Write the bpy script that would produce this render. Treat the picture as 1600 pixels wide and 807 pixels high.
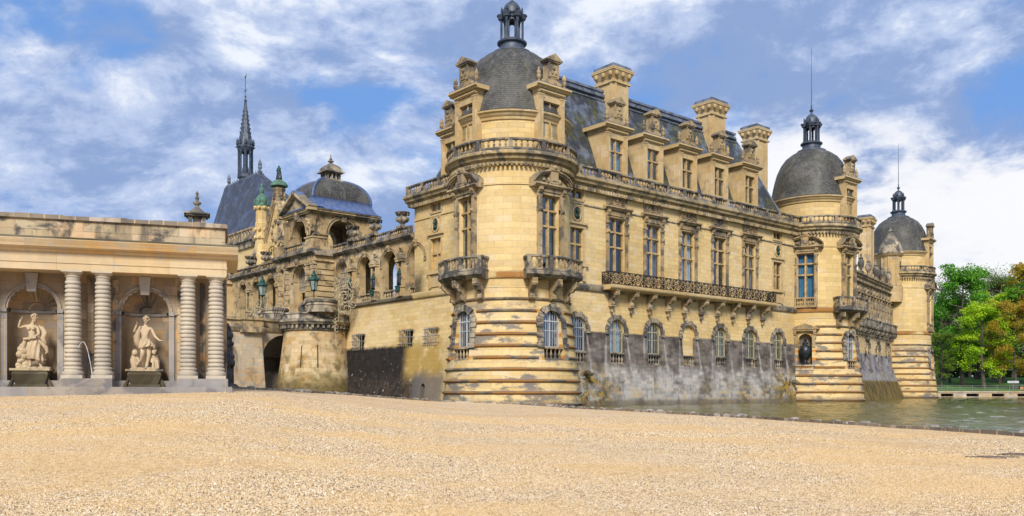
import bpy, math, random
from math import sin, cos, pi, radians, sqrt, atan2
from mathutils import Vector, Matrix, noise as mnoise
for o in list(bpy.data.objects): bpy.data.objects.remove(o)
SC = bpy.context.scene
COL = SC.collection
# ---------------------------------------------------------------- camera
EYE = 1.4
FOC = 1350.0
cam = bpy.data.cameras.new('camera'); camo = bpy.data.objects.new('camera', cam); COL.objects.link(camo)
camo.location = (0, 0, EYE); camo.rotation_euler = (pi/2, 0, 0)
cam.sensor_width = 36; cam.lens = FOC/1600*36; cam.shift_y = (610-403.5)/1600
cam.clip_start = .1; cam.clip_end = 6000
SC.camera = camo
# ---------------------------------------------------------------- light and exposure
SUN_EL, SUN_AZ = 38, -4           # azimuth from the viewer's side (-Y) towards +X
SC.view_settings.view_transform = 'Standard'; SC.view_settings.look = 'None'
SC.view_settings.exposure = 0.50; SC.view_settings.gamma = 1
sl = bpy.data.lights.new('sun', 'SUN'); sl.energy = 3.15; sl.angle = radians(16); sl.color = (1, .93, .82)
so = bpy.data.objects.new('sun', sl); COL.objects.link(so)
sd = Vector((sin(radians(SUN_AZ))*cos(radians(SUN_EL)), -cos(radians(SUN_AZ))*cos(radians(SUN_EL)), sin(radians(SUN_EL))))
so.rotation_euler = sd.to_track_quat('Z', 'Y').to_euler()

class NT:
    """tiny helper round a node tree"""
    def __init__(s, t): s.t = t; s.n = t.nodes; s.l = t.links
    def put(s, sock, v):
        if v is None: return
        if isinstance(v, bpy.types.NodeSocket): s.l.new(v, sock)
        elif isinstance(v, (tuple, list)):
            if len(sock.default_value) == 4 and len(v) == 3: v = (*v, 1)
            sock.default_value = v
        else: sock.default_value = v
    def node(s, typ, inputs=None, **props):
        n = s.n.new(typ)
        for k, v in props.items(): setattr(n, k, v)
        for k, v in (inputs or {}).items(): s.put(n.inputs[k], v)
        return n
    def math(s, op, a, b=0.0, c=None, clamp=False):
        n = s.node('ShaderNodeMath', {0: a, 1: b}, operation=op, use_clamp=clamp)
        if c is not None: s.put(n.inputs[2], c)
        return n.outputs[0]
    def mul(s, a, b): return s.math('MULTIPLY', a, b)
    def add(s, a, b): return s.math('ADD', a, b)
    def sub(s, a, b): return s.math('SUBTRACT', a, b)
    def ss(s, v, a, b, lo=0., hi=1.):
        n = s.node('ShaderNodeMapRange', {'Value': v, 'From Min': a, 'From Max': b, 'To Min': lo, 'To Max': hi}, interpolation_type='SMOOTHSTEP')
        return n.outputs[0]
    def mix(s, f, a, b, mode='MIX'):
        n = s.node('ShaderNodeMix', data_type='RGBA', blend_type=mode, clamp_factor=True)
        s.put(n.inputs[0], f); s.put(n.inputs[6], a); s.put(n.inputs[7], b)
        return n.outputs[2]
    def noise(s, vec, scale, detail=4, rough=.55, dist=0, out='Fac'):
        n = s.node('ShaderNodeTexNoise', {'Scale': scale, 'Detail': detail, 'Roughness': rough, 'Distortion': dist})
        if vec is not None: s.put(n.inputs['Vector'], vec)
        return n.outputs[out]
    def scalev(s, vec, sc, loc=(0, 0, 0)):
        n = s.node('ShaderNodeMapping'); s.put(n.inputs[0], vec); n.inputs['Scale'].default_value = sc; n.inputs['Location'].default_value = loc
        return n.outputs[0]
    def sep(s, v):
        n = s.node('ShaderNodeSeparateXYZ'); s.put(n.inputs[0], v); return n.outputs
    def comb(s, x, y, z):
        return s.node('ShaderNodeCombineXYZ', {0: x, 1: y, 2: z}).outputs[0]

# ---------------------------------------------------------------- sky
W = bpy.data.worlds.new('World'); SC.world = W; W.use_nodes = True
t = NT(W.node_tree); t.n.clear()
sky = t.node('ShaderNodeTexSky', sky_type='NISHITA', sun_disc=False, sun_elevation=radians(SUN_EL), sun_rotation=radians(180-SUN_AZ), altitude=50, air_density=1.0, dust_density=.6, ozone_density=3.0)
d = t.node('ShaderNodeTexCoord').outputs['Generated']
dx, dy, dz = t.sep(d)[0:3]
warp = t.noise(t.scalev(d, (1, 1, 1.8)), 3.0, 3, .5, 0, 'Color')
dv = t.node('ShaderNodeVectorMath', {0: d, 1: t.node('ShaderNodeVectorMath', {0: warp, 3: .10}, operation='SCALE').outputs[0]}, operation='ADD').outputs[0]
big = t.noise(t.scalev(dv, (1.0, 1.0, 1.7), (3.1, .4, 1.7)), 4.6, 6, .56)
fine = t.noise(t.scalev(dv, (1.0, 1.0, 1.6), (0, 5, 2)), 13, 9, .62)
dens = t.add(t.mul(big, .68), t.mul(fine, .32))
# a broad bank of bright cloud low on the right, a clearer band above it
az = t.math('DIVIDE', dx, t.math('MAXIMUM', dy, .05))
el = t.math('DIVIDE', dz, t.math('MAXIMUM', dy, .05))
bank = t.mul(t.ss(az, .18, .34), t.mul(t.ss(el, .36, .27), t.ss(dy, 0, .2)))
dens = t.add(dens, t.mul(bank, .09))
top = t.mul(t.ss(az, .10, .30), t.mul(t.ss(el, .27, .36), t.ss(dy, 0, .2)))
dens = t.add(dens, t.mul(top, .035))
cover = t.ss(dens, .37, .50)
shade = t.ss(t.add(t.mul(t.noise(t.scalev(dv, (1, 1, 2.0), (1, 2, 9)), 6.0, 9, .64), .62), t.sub(t.mul(dens, .38), t.mul(top, .035))), .425, .635)
cloud = t.mix(t.ss(shade, .0, .5), (2.6, 3.7, 6.3), (4.7, 5.7, 8.0)); cloud = t.mix(t.ss(shade, .42, .95), cloud, (8.2, 8.7, 9.6))
cloud = t.mix(t.mul(bank, t.ss(t.add(t.mul(dens, .6), t.mul(shade, .1)), .30, .42, 0, .9)), cloud, (9.2, 9.2, 9.4))
blue = t.node('ShaderNodeVectorMath', {0: sky.outputs[0], 1: (.95, 1.10, 1.35)}, operation='MULTIPLY').outputs[0]
blue = t.mix(.85, blue, (1.7, 3.5, 7.4))
skyc = t.mix(cover, blue, cloud)
bg = t.node('ShaderNodeBackground', {'Color': skyc, 'Strength': .075})
t.l.new(bg.outputs[0], t.node('ShaderNodeOutputWorld').inputs[0])

# ---------------------------------------------------------------- materials
def newmat(name):
    m = bpy.data.materials.new(name); m.use_nodes = True
    t = NT(m.node_tree); b = m.node_tree.nodes['Principled BSDF']
    return m, t, b
def bump(t, b, h, dist, strength=1.0):
    n = t.node('ShaderNodeBump', {'Height': h, 'Strength': strength, 'Distance': dist})
    t.put(b.inputs['Normal'], n.outputs[0])
def zone(t, u, z, u0, u1, z0, z1, su=.4, sz=.4):
    m = None
    for v, a, b_ in ((u, u0-su, u0+su), (u, u1+su, u1-su), (z, z0-sz, z0+sz), (z, z1+sz, z1-sz)):
        if abs(a) > 500: continue
        k = t.ss(v, a, b_); m = k if m is None else t.mul(m, k)
    return m
def stone(name, c1, c2, mort=(.52, .38, .19), bw=1.05, rh=.40, msz=.018, blotch=.5, grey=(.20, .185, .17), greyamt=.5, glo=.56, zones=(), rough=.85, streak=.5, extra=None, warm=(.60, .36, .10), warmamt=.45, up=.6, bd=.006, pale=.6):
    m, t, b = newmat(name)
    uv = t.node('ShaderNodeTexCoord').outputs['UV']
    pos = t.node('ShaderNodeNewGeometry')
    P = pos.outputs['Position']; Nn = t.sep(pos.outputs['Normal'])
    u, z, _ = t.sep(uv)[0:3]
    br = t.node('ShaderNodeTexBrick', {'Vector': uv, 'Color1': c1, 'Color2': c2, 'Mortar': mort, 'Scale': 1.0, 'Mortar Size': msz, 'Mortar Smooth': .3, 'Bias': 0.0, 'Brick Width': bw, 'Row Height': rh}, offset=.5)
    br2 = t.node('ShaderNodeTexBrick', {'Vector': uv, 'Color1': (.0, .0, .0), 'Color2': (1, 1, 1), 'Mortar': (.5, .5, .5), 'Scale': 1.0, 'Mortar Size': 0.0, 'Bias': 0.0, 'Brick Width': bw, 'Row Height': rh}, offset=.5)
    col = br.outputs['Color']
    n0 = t.noise(P, .45, 5, .6)
    b2 = t.sep(br2.outputs['Color'])[0]
    col = t.mix(t.ss(b2, .84, .90, 0, pale), col, t.mix(.55, c1, (.80, .76, .68)))
    col = t.mix(t.ss(b2, .16, .08, 0, pale), col, t.mix(.5, c2, (.34, .25, .15)))
    col = t.mix(t.ss(t.add(t.mul(br2.outputs['Color'], .35), t.mul(n0, .65)), .50, .74, 0, blotch), col, warm if warmamt else c2)
    nl = t.noise(P, .16, 4, .6)
    col = t.mix(t.ss(nl, .42, .62, 0, .3), col, t.mix(.6, c1, (.80, .68, .48)))
    col = t.mix(t.ss(nl, .50, .34, 0, .35), col, t.mix(.4, c2, (.42, .31, .18)))
    nf = t.noise(P, 3.2, 6, .65)
    col = t.mix(.55, col, t.mix(nf, (.58, .55, .52), (1.30, 1.28, 1.24)), 'MULTIPLY')
    # rain streaks and soot, with their own ragged shape; on trim also painted shade
    st = t.noise(t.scalev(P, (1.1, 1.1, .16)), 1.0, 6, .62)
    col = t.mix(t.ss(st, glo, glo+.2, 0, greyamt*streak), col, grey)
    ng = t.noise(P, .9, 7, .62, .6)
    col = t.mix(t.ss(ng, glo+.02, glo+.14, 0, greyamt), col, grey)
    # ledges gather dirt and lichen on their upward faces
    col = t.mix(t.mul(t.ss(Nn[2], .35, .8), t.ss(nf, .25, .6, .3*up, up)), col, (.13, .12, .10))
    rag = t.mul(t.sub(t.noise(P, .8, 5, .65), .5), 1.0)
    for (u0, u1, z0, z1, su, sz, jit, c, amt, spots) in zones:
        uu = t.add(u, t.mul(rag, jit)); zz = t.add(z, t.mul(rag, jit))
        k = zone(t, uu, zz, u0, u1, z0, z1, su, sz)
        if spots:
            k = t.mul(k, t.ss(t.noise(t.scalev(P, (1, 1, 1)), spots[0], 5, .65), spots[1], spots[2]))
        cc = c
        if isinstance(c, tuple) and isinstance(c[0], tuple):
            cc = t.mix(t.ss(t.noise(P, 1.6, 6, .7), .35, .65), c[0], c[1])
        col = t.mix(t.mul(k, amt), col, cc)
    if extra: col = extra(t, u, z, P, col, rag)
    col = t.mix(.25, col, t.mix(br.outputs['Fac'], (1, 1, 1), (.88, .86, .82)), 'MULTIPLY')
    t.put(b.inputs['Base Color'], col); b.inputs['Roughness'].default_value = rough
    h = t.add(t.mul(br.outputs['Fac'], -1.0), t.mul(t.noise(P, 9, 5, .65), .9))
    bump(t, b, h, bd)
    return m
CR1, CR2 = (.60, .43, .205), (.47, .32, .135)
CRW = (.72, .56, .32)
M = {}
M['ashlar'] = stone('pale_ashlar', (.77, .575, .265), (.585, .41, .155), blotch=.45, greyamt=.42, glo=.57, grey=(.34, .28, .20), warm=(.56, .36, .12), streak=1.0)
M['trim'] = stone('carved_stone', (.42, .305, .15), (.29, .205, .10), bw=2.2, rh=.9, msz=.006, greyamt=.9, glo=.46, grey=(.11, .095, .08), up=.85, warm=(.55, .33, .10))  # darkened for weathering and for local shade put into the colour
M['weather_shade'] = stone('weathered_shaded_stone', (.40, .335, .24), (.24, .20, .15), bw=1.6, rh=.6, msz=.008, greyamt=.95, glo=.42, grey=(.075, .070, .066), up=.9, blotch=.3, warm=(.42, .33, .16))  # dark tone carries both real weathering and painted local shade
M['cornice'] = stone('cornice_stone', (.50, .385, .20), (.36, .265, .125), bw=2.4, rh=2, msz=.006, greyamt=.9, glo=.46, grey=(.11, .10, .085), up=.9, warm=(.52, .35, .12))  # grime tone deepened to paint in the shade under the mouldings
def fac_extra(t, u, z, P, col, rag):
    # grey lime wash below the arches, white runs at the jambs, blocks and lichen near the water
    zz = t.add(z, t.mul(rag, .12))
    zone_ = t.ss(zz, 6.86, 6.72)
    n = t.ss(t.noise(P, .55, 6, .65), .36, .62)
    g = t.mix(n, (.055, .042, .036), (.19, .165, .15))
    low = t.ss(t.add(z, t.mul(rag, 1.6)), 4.2, 2.9)
    g = t.mix(low, g, t.mix(t.ss(t.noise(P, .42, 8, .68), .36, .58), (.16, .15, .14), (.42, .405, .385)))
    uu = t.math('PINGPONG', t.sub(u, 11.75), 2.715)
    wid = t.add(1.42, t.mul(t.sub(6.8, z), .10))
    run = t.ss(t.math('ABSOLUTE', t.sub(t.add(uu, t.mul(rag, .22)), wid)), t.add(.62, t.mul(z, -.075)), .0)
    run = t.mul(run, t.ss(t.noise(t.scalev(P, (1.5, 1.5, .5)), 1, 4, .6), .30, .55))
    run = t.mul(run, t.mul(t.ss(z, 1.9, 3.6), t.ss(z, 7.0, 6.4)))
    g = t.mix(t.mul(run, .6), g, (.46, .45, .43))
    brk = t.node('ShaderNodeTexBrick', {'Vector': t.node('ShaderNodeTexCoord').outputs['UV'], 'Color1': (0, 0, 0), 'Color2': (1, 1, 1), 'Mortar': (.4, .4, .4), 'Scale': 1., 'Mortar Size': .02, 'Brick Width': .8, 'Row Height': .33}).outputs[0]
    bk1 = t.sep(brk)[0]
    g = t.mix(.75, g, t.mix(bk1, (.62, .60, .57), (1.32, 1.28, 1.22)), 'MULTIPLY')
    g = t.mix(t.ss(t.noise(t.scalev(P, (1.4, 1.4, .35)), 1, 6, .7), .52, .68, 0, .55), g, (.075, .06, .05))
    blk = t.ss(t.add(t.mul(brk, .3), t.mul(t.noise(P, .5, 5, .7), .7)), .52, .62)
    g = t.mix(t.mul(blk, t.ss(z, 2.6, .9, 0.08, .8)), g, (.44, .33, .17))
    li = t.mul(t.ss(t.noise(P, .35, 6, .7), .50, .60), t.ss(z, 3.9, 2.2))
    ends = t.add(t.ss(u, 12.5, 8.0), t.ss(u, 36.5, 39.0))
    g = t.mix(t.mul(t.mul(t.ss(t.noise(P, 1.1, 6, .72), .40, .56), t.ss(z, 4.2, 2.8)), t.math('MINIMUM', t.add(ends, t.mul(li, .35)), 1.0)), g, t.mix(t.ss(t.noise(P, 2, 5, .7), .4, .6), (.33, .21, .03), (.05, .045, .02)))
    g = t.mix(t.mul(t.ss(z, .75, .2), .7), g, (.10, .075, .045))
    return t.mix(zone_, col, g)
M['facade'] = stone('facade_ashlar', (.77, .575, .265), (.585, .41, .155), rh=.36, bw=1.3, blotch=.45, greyamt=.5, glo=.57, grey=(.34, .28, .20), streak=1., extra=fac_extra, warm=(.60, .38, .13))
def tow_extra(t, u, z, P, col, rag):
    # rust runs over the ledges in front, soot on the flanks
    zz = z
    pz = t.math('FRACT', t.math('DIVIDE', t.sub(8.86, zz), .955))
    ledge = t.math('MAXIMUM', t.ss(pz, .28, .12), t.ss(pz, .80, .92))
    n1 = t.noise(t.scalev(P, (.34, .34, .55)), 1.0, 5, .62)
    rustz = t.mul(t.ss(zz, 9, 7.5), ledge)
    k = t.mul(t.ss(n1, .42, .52), rustz)
    soot = t.mul(t.ss(t.noise(t.scalev(P, (.30, .30, .8)), 1.0, 6, .66), .50, .58), t.ss(zz, 9.2, 7.8))
    col = t.mix(t.mul(soot, .85), col, t.mix(t.noise(P, 2, 4, .6), (.085, .082, .085), (.21, .20, .205)))
    col = t.mix(t.mul(k, .9), col, (.50, .20, .02))
    k2 = t.mul(t.ss(zz, 10.3, 10.6), t.ss(zz, 11.15, 10.95))
    col = t.mix(t.mul(k2, t.ss(n1, .38, .5, 0, .85)), col, (.36, .14, .02))
    col = t.mix(t.ss(t.add(zz, rag), .9, .2, 0, .6), col, (.13, .10, .06))
    return col
M['tower'] = stone('tower_ashlar', (.77, .575, .265), (.575, .405, .155), rh=.52, bw=1.45, blotch=.45, greyamt=.5, glo=.57, grey=(.34, .28, .20), streak=1., extra=tow_extra, warm=(.58, .38, .13))
M['ledge'] = stone('ledge_stone', (.33, .28, .20), (.19, .165, .13), bw=1.7, rh=5, msz=.01, greyamt=.9, glo=.42, grey=(.075, .072, .070), up=.5, extra=tow_extra, warm=(.45, .25, .06))  # dark bands: grey weathering with ledge shade mixed into the colour
M['rampart'] = stone('rampart_ashlar', (.76, .575, .28), (.58, .41, .165), rh=.42, bw=1.0, blotch=.5, greyamt=.3, glo=.6, zones=(
    (-19.5, -9.2, -999, 6.1, 1.2, .8, 2.0, (.33, .20, .02), .75, (.6, .30, .50)),
    (-99, -15.9, -999, 5.9, .8, .22, .5, ((.004, .004, .005), (.022, .015, .012)), 1.0, None),
    (-99, -12.4, -999, 2.7, 1.6, .9, 1.6, ((.010, .008, .007), (.06, .042, .03)), .95, None),
    (-99, -5, -999, 4.5, 3, 2, 1, (.55, .5, .42), .6, (1.9, .62, .68)),
    (-14.2, -9, -999, 3.0, .5, .7, 1.2, (.13, .12, .12), .8, None)))
M['bastion'] = stone('bastion_stone', (.66, .52, .32), (.50, .36, .18), rh=.42, bw=1.0, blotch=.85, greyamt=.8, glo=.50, grey=(.20, .155, .10), warm=(.52, .28, .06), pale=.8, zones=(
    (-99, 99, -999, 2.6, 9, .9, 1.2, ((.06, .045, .015), (.17, .12, .04)), .9, None),
    (-99, 99, -999, 5.5, 9, 2, 2, (.16, .13, .03), .55, (.9, .45, .6))))
M['bridge'] = stone('bridge_stone', (.40, .37, .33), (.50, .40, .27), pale=.9, rh=.40, bw=.95, blotch=.8, greyamt=.5, glo=.5, grey=(.17, .16, .15), warm=(.50, .28, .08))
M['mossy'] = stone('mossy_stone', (.040, .030, .012), (.022, .018, .008), mort=(.02, .02, .01), rh=.5, bw=1.0, greyamt=.5, glo=.50, grey=(.12, .11, .07), warm=(.20, .12, .015), blotch=.8, pale=0, streak=1.4)
M['niche'] = stone('cascade_wall_stone', (.31, .23, .15), (.19, .15, .11), rh=.34, bw=.78, mort=(.33, .19, .08), msz=.012, blotch=.85, greyamt=.6, glo=.5, grey=(.20, .18, .165), warm=(.46, .24, .06))
M['column'] = stone('banded_column_stone', (.48, .44, .37), (.40, .35, .28), rh=9, bw=9, msz=0, blotch=.5, greyamt=.5, glo=.5, grey=(.30, .28, .25), warm=(.50, .33, .13), up=.3)
M['entab'] = stone('entablature_stone', (.60, .49, .32), (.52, .34, .12), rh=1.6, bw=1.9, msz=.01, blotch=1.0, greyamt=.7, glo=.50, grey=(.42, .40, .37), warm=(.62, .30, .05), up=1.0)
M['attic'] = stone('attic_stone', (.42, .35, .23), (.48, .35, .18), rh=.36, bw=1.1, mort=(.25, .2, .12), blotch=.8, greyamt=.95, glo=.46, grey=(.075, .068, .06), warm=(.60, .30, .05), up=1.0, pale=.9, streak=.9)
M['bluestone'] = stone('grey_plinth_stone', (.30, .29, .29), (.23, .225, .23), rh=2, bw=2.2, blotch=.2, greyamt=.6, glo=.45, grey=(.10, .10, .115), warm=(.3, .28, .24))
M['marble'] = stone('statue_marble', (.52, .41, .27), (.52, .41, .27), rh=9, bw=9, msz=0, blotch=.25, greyamt=.45, glo=.52, grey=(.36, .27, .19), warm=(.60, .45, .28), up=.35, bd=.006)
M['kerb'] = stone('bank_kerb_stone', (.17, .14, .115), (.10, .085, .07), rh=2, bw=.5, msz=.03, pale=1., greyamt=.6, glo=.50, grey=(.075, .065, .06), up=.3, warm=(.30, .20, .12))

def slate(name, c1, c2, moss=.0, rw=.32, rh=.20, streakc=(.20, .24, .33), rough=.42):
    m, t, b = newmat(name)
    uv = t.node('ShaderNodeTexCoord').outputs['UV']; P = t.node('ShaderNodeNewGeometry').outputs['Position']
    br = t.node('ShaderNodeTexBrick', {'Vector': uv, 'Color1': c1, 'Color2': c2, 'Mortar': (.02, .02, .022), 'Scale': 1.0, 'Mortar Size': .016, 'Brick Width': rw, 'Row Height': rh})
    col = br.outputs[0]
    col = t.mix(t.ss(t.noise(P, .5, 6, .65), .46, .66, 0, .75), col, streakc)
    col = t.mix(t.ss(t.noise(t.scalev(P, (2.2, 2.2, .35)), 1, 5, .6), .54, .68, 0, .45), col, (.21, .19, .16))
    if moss:
        pu = t.sep(uv)[0]
        k = t.mul(t.ss(t.noise(P, .33, 6, .7), .50-.12*moss, .60), t.ss(t.noise(P, 2.6, 5, .7), .38, .58))
        col = t.mix(t.mul(k, min(1, moss)), col, t.mix(t.ss(t.noise(P, .8, 4, .6), .42, .58), (.045, .052, .014), (.13, .135, .02)))
    col = t.mix(.45, col, t.mix(t.noise(P, 5, 5, .7), (.55, .55, .55), (1.4, 1.4, 1.4)), 'MULTIPLY')
    t.put(b.inputs['Base Color'], col); b.inputs['Roughness'].default_value = rough
    bump(t, b, t.add(t.mul(br.outputs['Fac'], -1), t.mul(t.noise(P, 6, 4), .5)), .015)
    return m
M['slate'] = slate('roof_slate', (.024, .029, .040), (.050, .057, .074), moss=.75, rough=.62)
M['slate_blue'] = slate('blue_slate', (.030, .040, .070), (.055, .068, .11), moss=.0, streakc=(.085, .12, .21), rough=.6)
M['slate_dome'] = slate('dome_slate', (.040, .039, .036), (.095, .09, .078), moss=.2, rw=.26, rh=.17, streakc=(.13, .125, .115), rough=.6)
def plain(name, c, rough=.6, metal=0, c2=None, sc=2., amt=1., bd=.0, spec=None):
    m, t, b = newmat(name)
    P = t.node('ShaderNodeNewGeometry').outputs['Position']
    if c2: t.put(b.inputs['Base Color'], t.mix(t.ss(t.noise(P, sc, 6, .65), .36, .64, 0, amt), c, c2))
    else: t.put(b.inputs['Base Color'], c)
    b.inputs['Roughness'].default_value = rough; b.inputs['Metallic'].default_value = metal
    if spec is not None: b.inputs['Specular IOR Level'].default_value = spec
    if bd: bump(t, b, t.noise(P, sc*4, 5, .6), bd)
    return m
M['rubble'] = plain('bank_rubble', (.36, .33, .29), .9, 0, (.11, .09, .07), 2.4)
M['lead'] = plain('sheet_lead', (.075, .09, .12), .55, 0, (.19, .22, .28), 1.2)
M['leadblue'] = plain('blue_lead_flashing', (.055, .10, .24), .75, 0, (.11, .15, .27), 2.2)
M['lantern'] = plain('painted_lead_lantern', (.030, .042, .065), .5, 0, (.075, .095, .13), 1.5)
M['court'] = stone('weathered_court_stone', (.54, .405, .21), (.36, .255, .12), bw=1.2, rh=.55, msz=.01, greyamt=.8, glo=.48, grey=(.12, .10, .07), up=.95, warm=(.58, .34, .10), blotch=.6)
M['bronze'] = plain('green_bronze', (.012, .045, .04), .6, .2, (.022, .09, .075), 3)
M['darkbronze'] = plain('dark_bronze', (.02, .022, .03), .4, .5, (.05, .06, .07), 4)
M['copper'] = plain('verdigris_copper', (.09, .24, .17), .75, 0, (.06, .09, .06), 1.6)
M['iron'] = plain('black_wrought_iron', (.018, .017, .016), .5, .4, (.05, .035, .025), 5)
M['whiteiron'] = plain('cream_painted_iron', (.55, .47, .30), .55, 0, (.20, .16, .11), 4)
M['greyiron'] = plain('grey_bars', (.30, .30, .29), .6, .2, (.16, .15, .14), 5)
M['wood'] = plain('ochre_window_wood', (.55, .39, .18), .6, 0, (.34, .23, .10), 2)
M['cream'] = plain('cream_window_paint', (.46, .42, .28), .6, 0, (.32, .30, .20), 3)
M['white'] = plain('white_window_paint', (.48, .50, .52), .5)
M['curtain'] = plain('pale_curtain', (.66, .72, .76), .9, 0, (.48, .56, .62), .7)
M['dimcurtain'] = plain('dim_curtain', (.20, .23, .25), .9, 0, (.12, .14, .16), .7)
M['bluecurtain'] = plain('blue_curtain', (.07, .20, .32), .9, 0, (.12, .28, .40), .7)
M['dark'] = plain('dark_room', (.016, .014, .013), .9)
M['gold'] = plain('lantern_glass', (.22, .28, .27), .15, 0, (.32, .37, .34), 3)
M['mossygreen'] = plain('dark_wet_stone', (.03, .027, .03), .45, 0, (.12, .11, .11), 2.2, bd=.03)
m, t, b = newmat('window_glass'); M['glass'] = m
P = t.node('ShaderNodeNewGeometry').outputs['Position']
gl = t.node('ShaderNodeBsdfGlossy', {'Color': (.82, .88, .95), 'Roughness': .03})
nb = t.node('ShaderNodeBump', {'Height': t.noise(P, .5, 1), 'Strength': 1, 'Distance': .03}); t.put(gl.inputs['Normal'], nb.outputs[0])
tr = t.node('ShaderNodeBsdfTransparent', {'Color': (.86, .90, .93)})
fr = t.node('ShaderNodeFresnel', {'IOR': 1.5})
mx = t.node('ShaderNodeMixShader', {0: t.add(t.mul(fr.outputs[0], .25), .006)}); t.l.new(tr.outputs[0], mx.inputs[1]); t.l.new(gl.outputs[0], mx.inputs[2])
t.l.new(mx.outputs[0], m.node_tree.nodes['Material Output'].inputs[0])

# ---------------------------------------------------------------- mesh helpers
class MB:
    def __init__(s): s.V = []; s.F = []; s.U = []; s.ix = {}; s.S = []
    def v(s, p):
        k = (round(p[0], 4), round(p[1], 4), round(p[2], 4))
        i = s.ix.get(k)
        if i is None: i = len(s.V); s.V.append(k); s.ix[k] = i
        return i
    def face(s, pts, uv=None, sm=True):
        idx = [s.v(p) for p in pts]
        ii, uu = [], []
        for j, i in enumerate(idx):
            if i not in ii: ii.append(i); uu.append(uv[j] if uv else None)
        if len(ii) < 3: return
        s.F.append(ii); s.U.append(uu if uv else None); s.S.append(sm)
    def box(s, x0, x1, y0, y1, z0, z1, f=None):
        c = [(x, y, z) for z in (z0, z1) for y in (y0, y1) for x in (x0, x1)]
        if f: c = [f(p) for p in c]
        for q in ((0, 2, 3, 1), (4, 5, 7, 6), (0, 1, 5, 4), (1, 3, 7, 5), (3, 2, 6, 7), (2, 0, 4, 6)): s.face([c[i] for i in q], sm=False)
    def taper(s, cx, cy, z0, z1, ax, ay, bx, by):
        lo = [(cx-ax, cy-ay, z0), (cx+ax, cy-ay, z0), (cx+ax, cy+ay, z0), (cx-ax, cy+ay, z0)]
        hi = [(cx-bx, cy-by, z1), (cx+bx, cy-by, z1), (cx+bx, cy+by, z1), (cx-bx, cy+by, z1)]
        for i in range(4):
            j = (i+1) % 4; s.face([lo[i], lo[j], hi[j], hi[i]], sm=False)
        s.face(lo[::-1], sm=False); s.face(hi, sm=False)
    def prism(s, poly, y0, y1, f=None):
        """poly in (x, z), counter-clockwise seen from -y; extruded from y0 (front) to y1"""
        A = [(x, y0, z) for x, z in poly]; B = [(x, y1, z) for x, z in poly]
        if f: A = [f(p) for p in A]; B = [f(p) for p in B]
        n = len(poly)
        s.face(A, sm=False); s.face(B[::-1], sm=False)
        for i in range(n):
            j = (i+1) % n; s.face([A[j], A[i], B[i], B[j]], sm=False)
    def extx(s, poly, x0, x1):
        """profile in (y, z) extruded along x"""
        A = [(x0, y, z) for y, z in poly]; B = [(x1, y, z) for y, z in poly]; n = len(poly)
        s.face(A, sm=False); s.face(B[::-1], sm=False)
        for i in range(n):
            j = (i+1) % n; s.face([A[j], A[i], B[i], B[j]], sm=False)
    def lathe(s, prof, c=(0, 0, 0), a0=0., a1=360., n=16, caps=True, f=None):
        """angle a: outward direction (sin a, -cos a); profile (r, z) bottom to top"""
        full = abs(a1-a0) >= 359.9
        ang = [radians(a0+(a1-a0)*i/n) for i in range(n+1)]
        def pt(a, r, z):
            p = (c[0]+r*sin(a), c[1]-r*cos(a), c[2]+z)
            return f(p) if f else p
        ll = 0
        for k in range(len(prof)-1):
            (r0, z0), (r1, z1) = prof[k], prof[k+1]
            dl = sqrt((r1-r0)**2+(z1-z0)**2); rr = max(r0, r1)
            vert = abs(z1-z0) > abs(r1-r0)
            va, vb = (c[2]+z0, c[2]+z1) if vert else (ll, ll+dl)
            ll += dl
            for i in range(n):
                A, B = ang[i], ang[i+1]
                s.face([pt(A, r0, z0), pt(B, r0, z0), pt(B, r1, z1), pt(A, r1, z1)],
                       [(A*rr, va), (B*rr, va), (B*rr, vb), (A*rr, vb)])
        if caps and full:
            for (r, z), rev in ((prof[0], 1), (prof[-1], 0)):
                if r > 1e-4:
                    L = [pt(a, r, z) for a in ang[:-1]]
                    s.face(L[::-1] if rev else L, sm=False)
        elif caps:
            s.face([pt(ang[0], r, z) for r, z in prof], sm=False)
            s.face([pt(ang[-1], r, z) for r, z in prof][::-1], sm=False)
    def tube(s, pts, r, n=5, taper=None):
        pts = [Vector(p) for p in pts]; rings = []
        for i, p in enumerate(pts):
            d = (pts[min(i+1, len(pts)-1)]-pts[max(i-1, 0)])
            if d.length < 1e-6: d = Vector((0, 0, 1))
            d.normalize(); a = d.orthogonal().normalized()
            if i and rings:
                a = (prev-d*prev.dot(d))
                a = a.normalized() if a.length > 1e-5 else d.orthogonal().normalized()
            prev = a; b = d.cross(a)
            rr = r if taper is None else r*(1+(taper-1)*i/(len(pts)-1))
            if isinstance(r, (list, tuple)): rr = r[i]
            rings.append([tuple(p+a*(rr*cos(2*pi*k/n))+b*(rr*sin(2*pi*k/n))) for k in range(n)])
        for i in range(len(rings)-1):
            for k in range(n):
                j = (k+1) % n
                s.face([rings[i][k], rings[i][j], rings[i+1][j], rings[i+1][k]])
        s.face(rings[0][::-1]); s.face(rings[-1])
    def ball(s, c, r, n=8, m=6, sc=(1, 1, 1)):
        prof = [(r*sin(pi*k/m), -r*cos(pi*k/m)) for k in range(m+1)]
        prof[0] = (0, -r); prof[-1] = (0, r)
        s.lathe(prof, (0, 0, 0), 0, 360, n, False, f=lambda p: (c[0]+p[0]*sc[0], c[1]+p[1]*sc[1], c[2]+p[2]*sc[2]))
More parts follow.
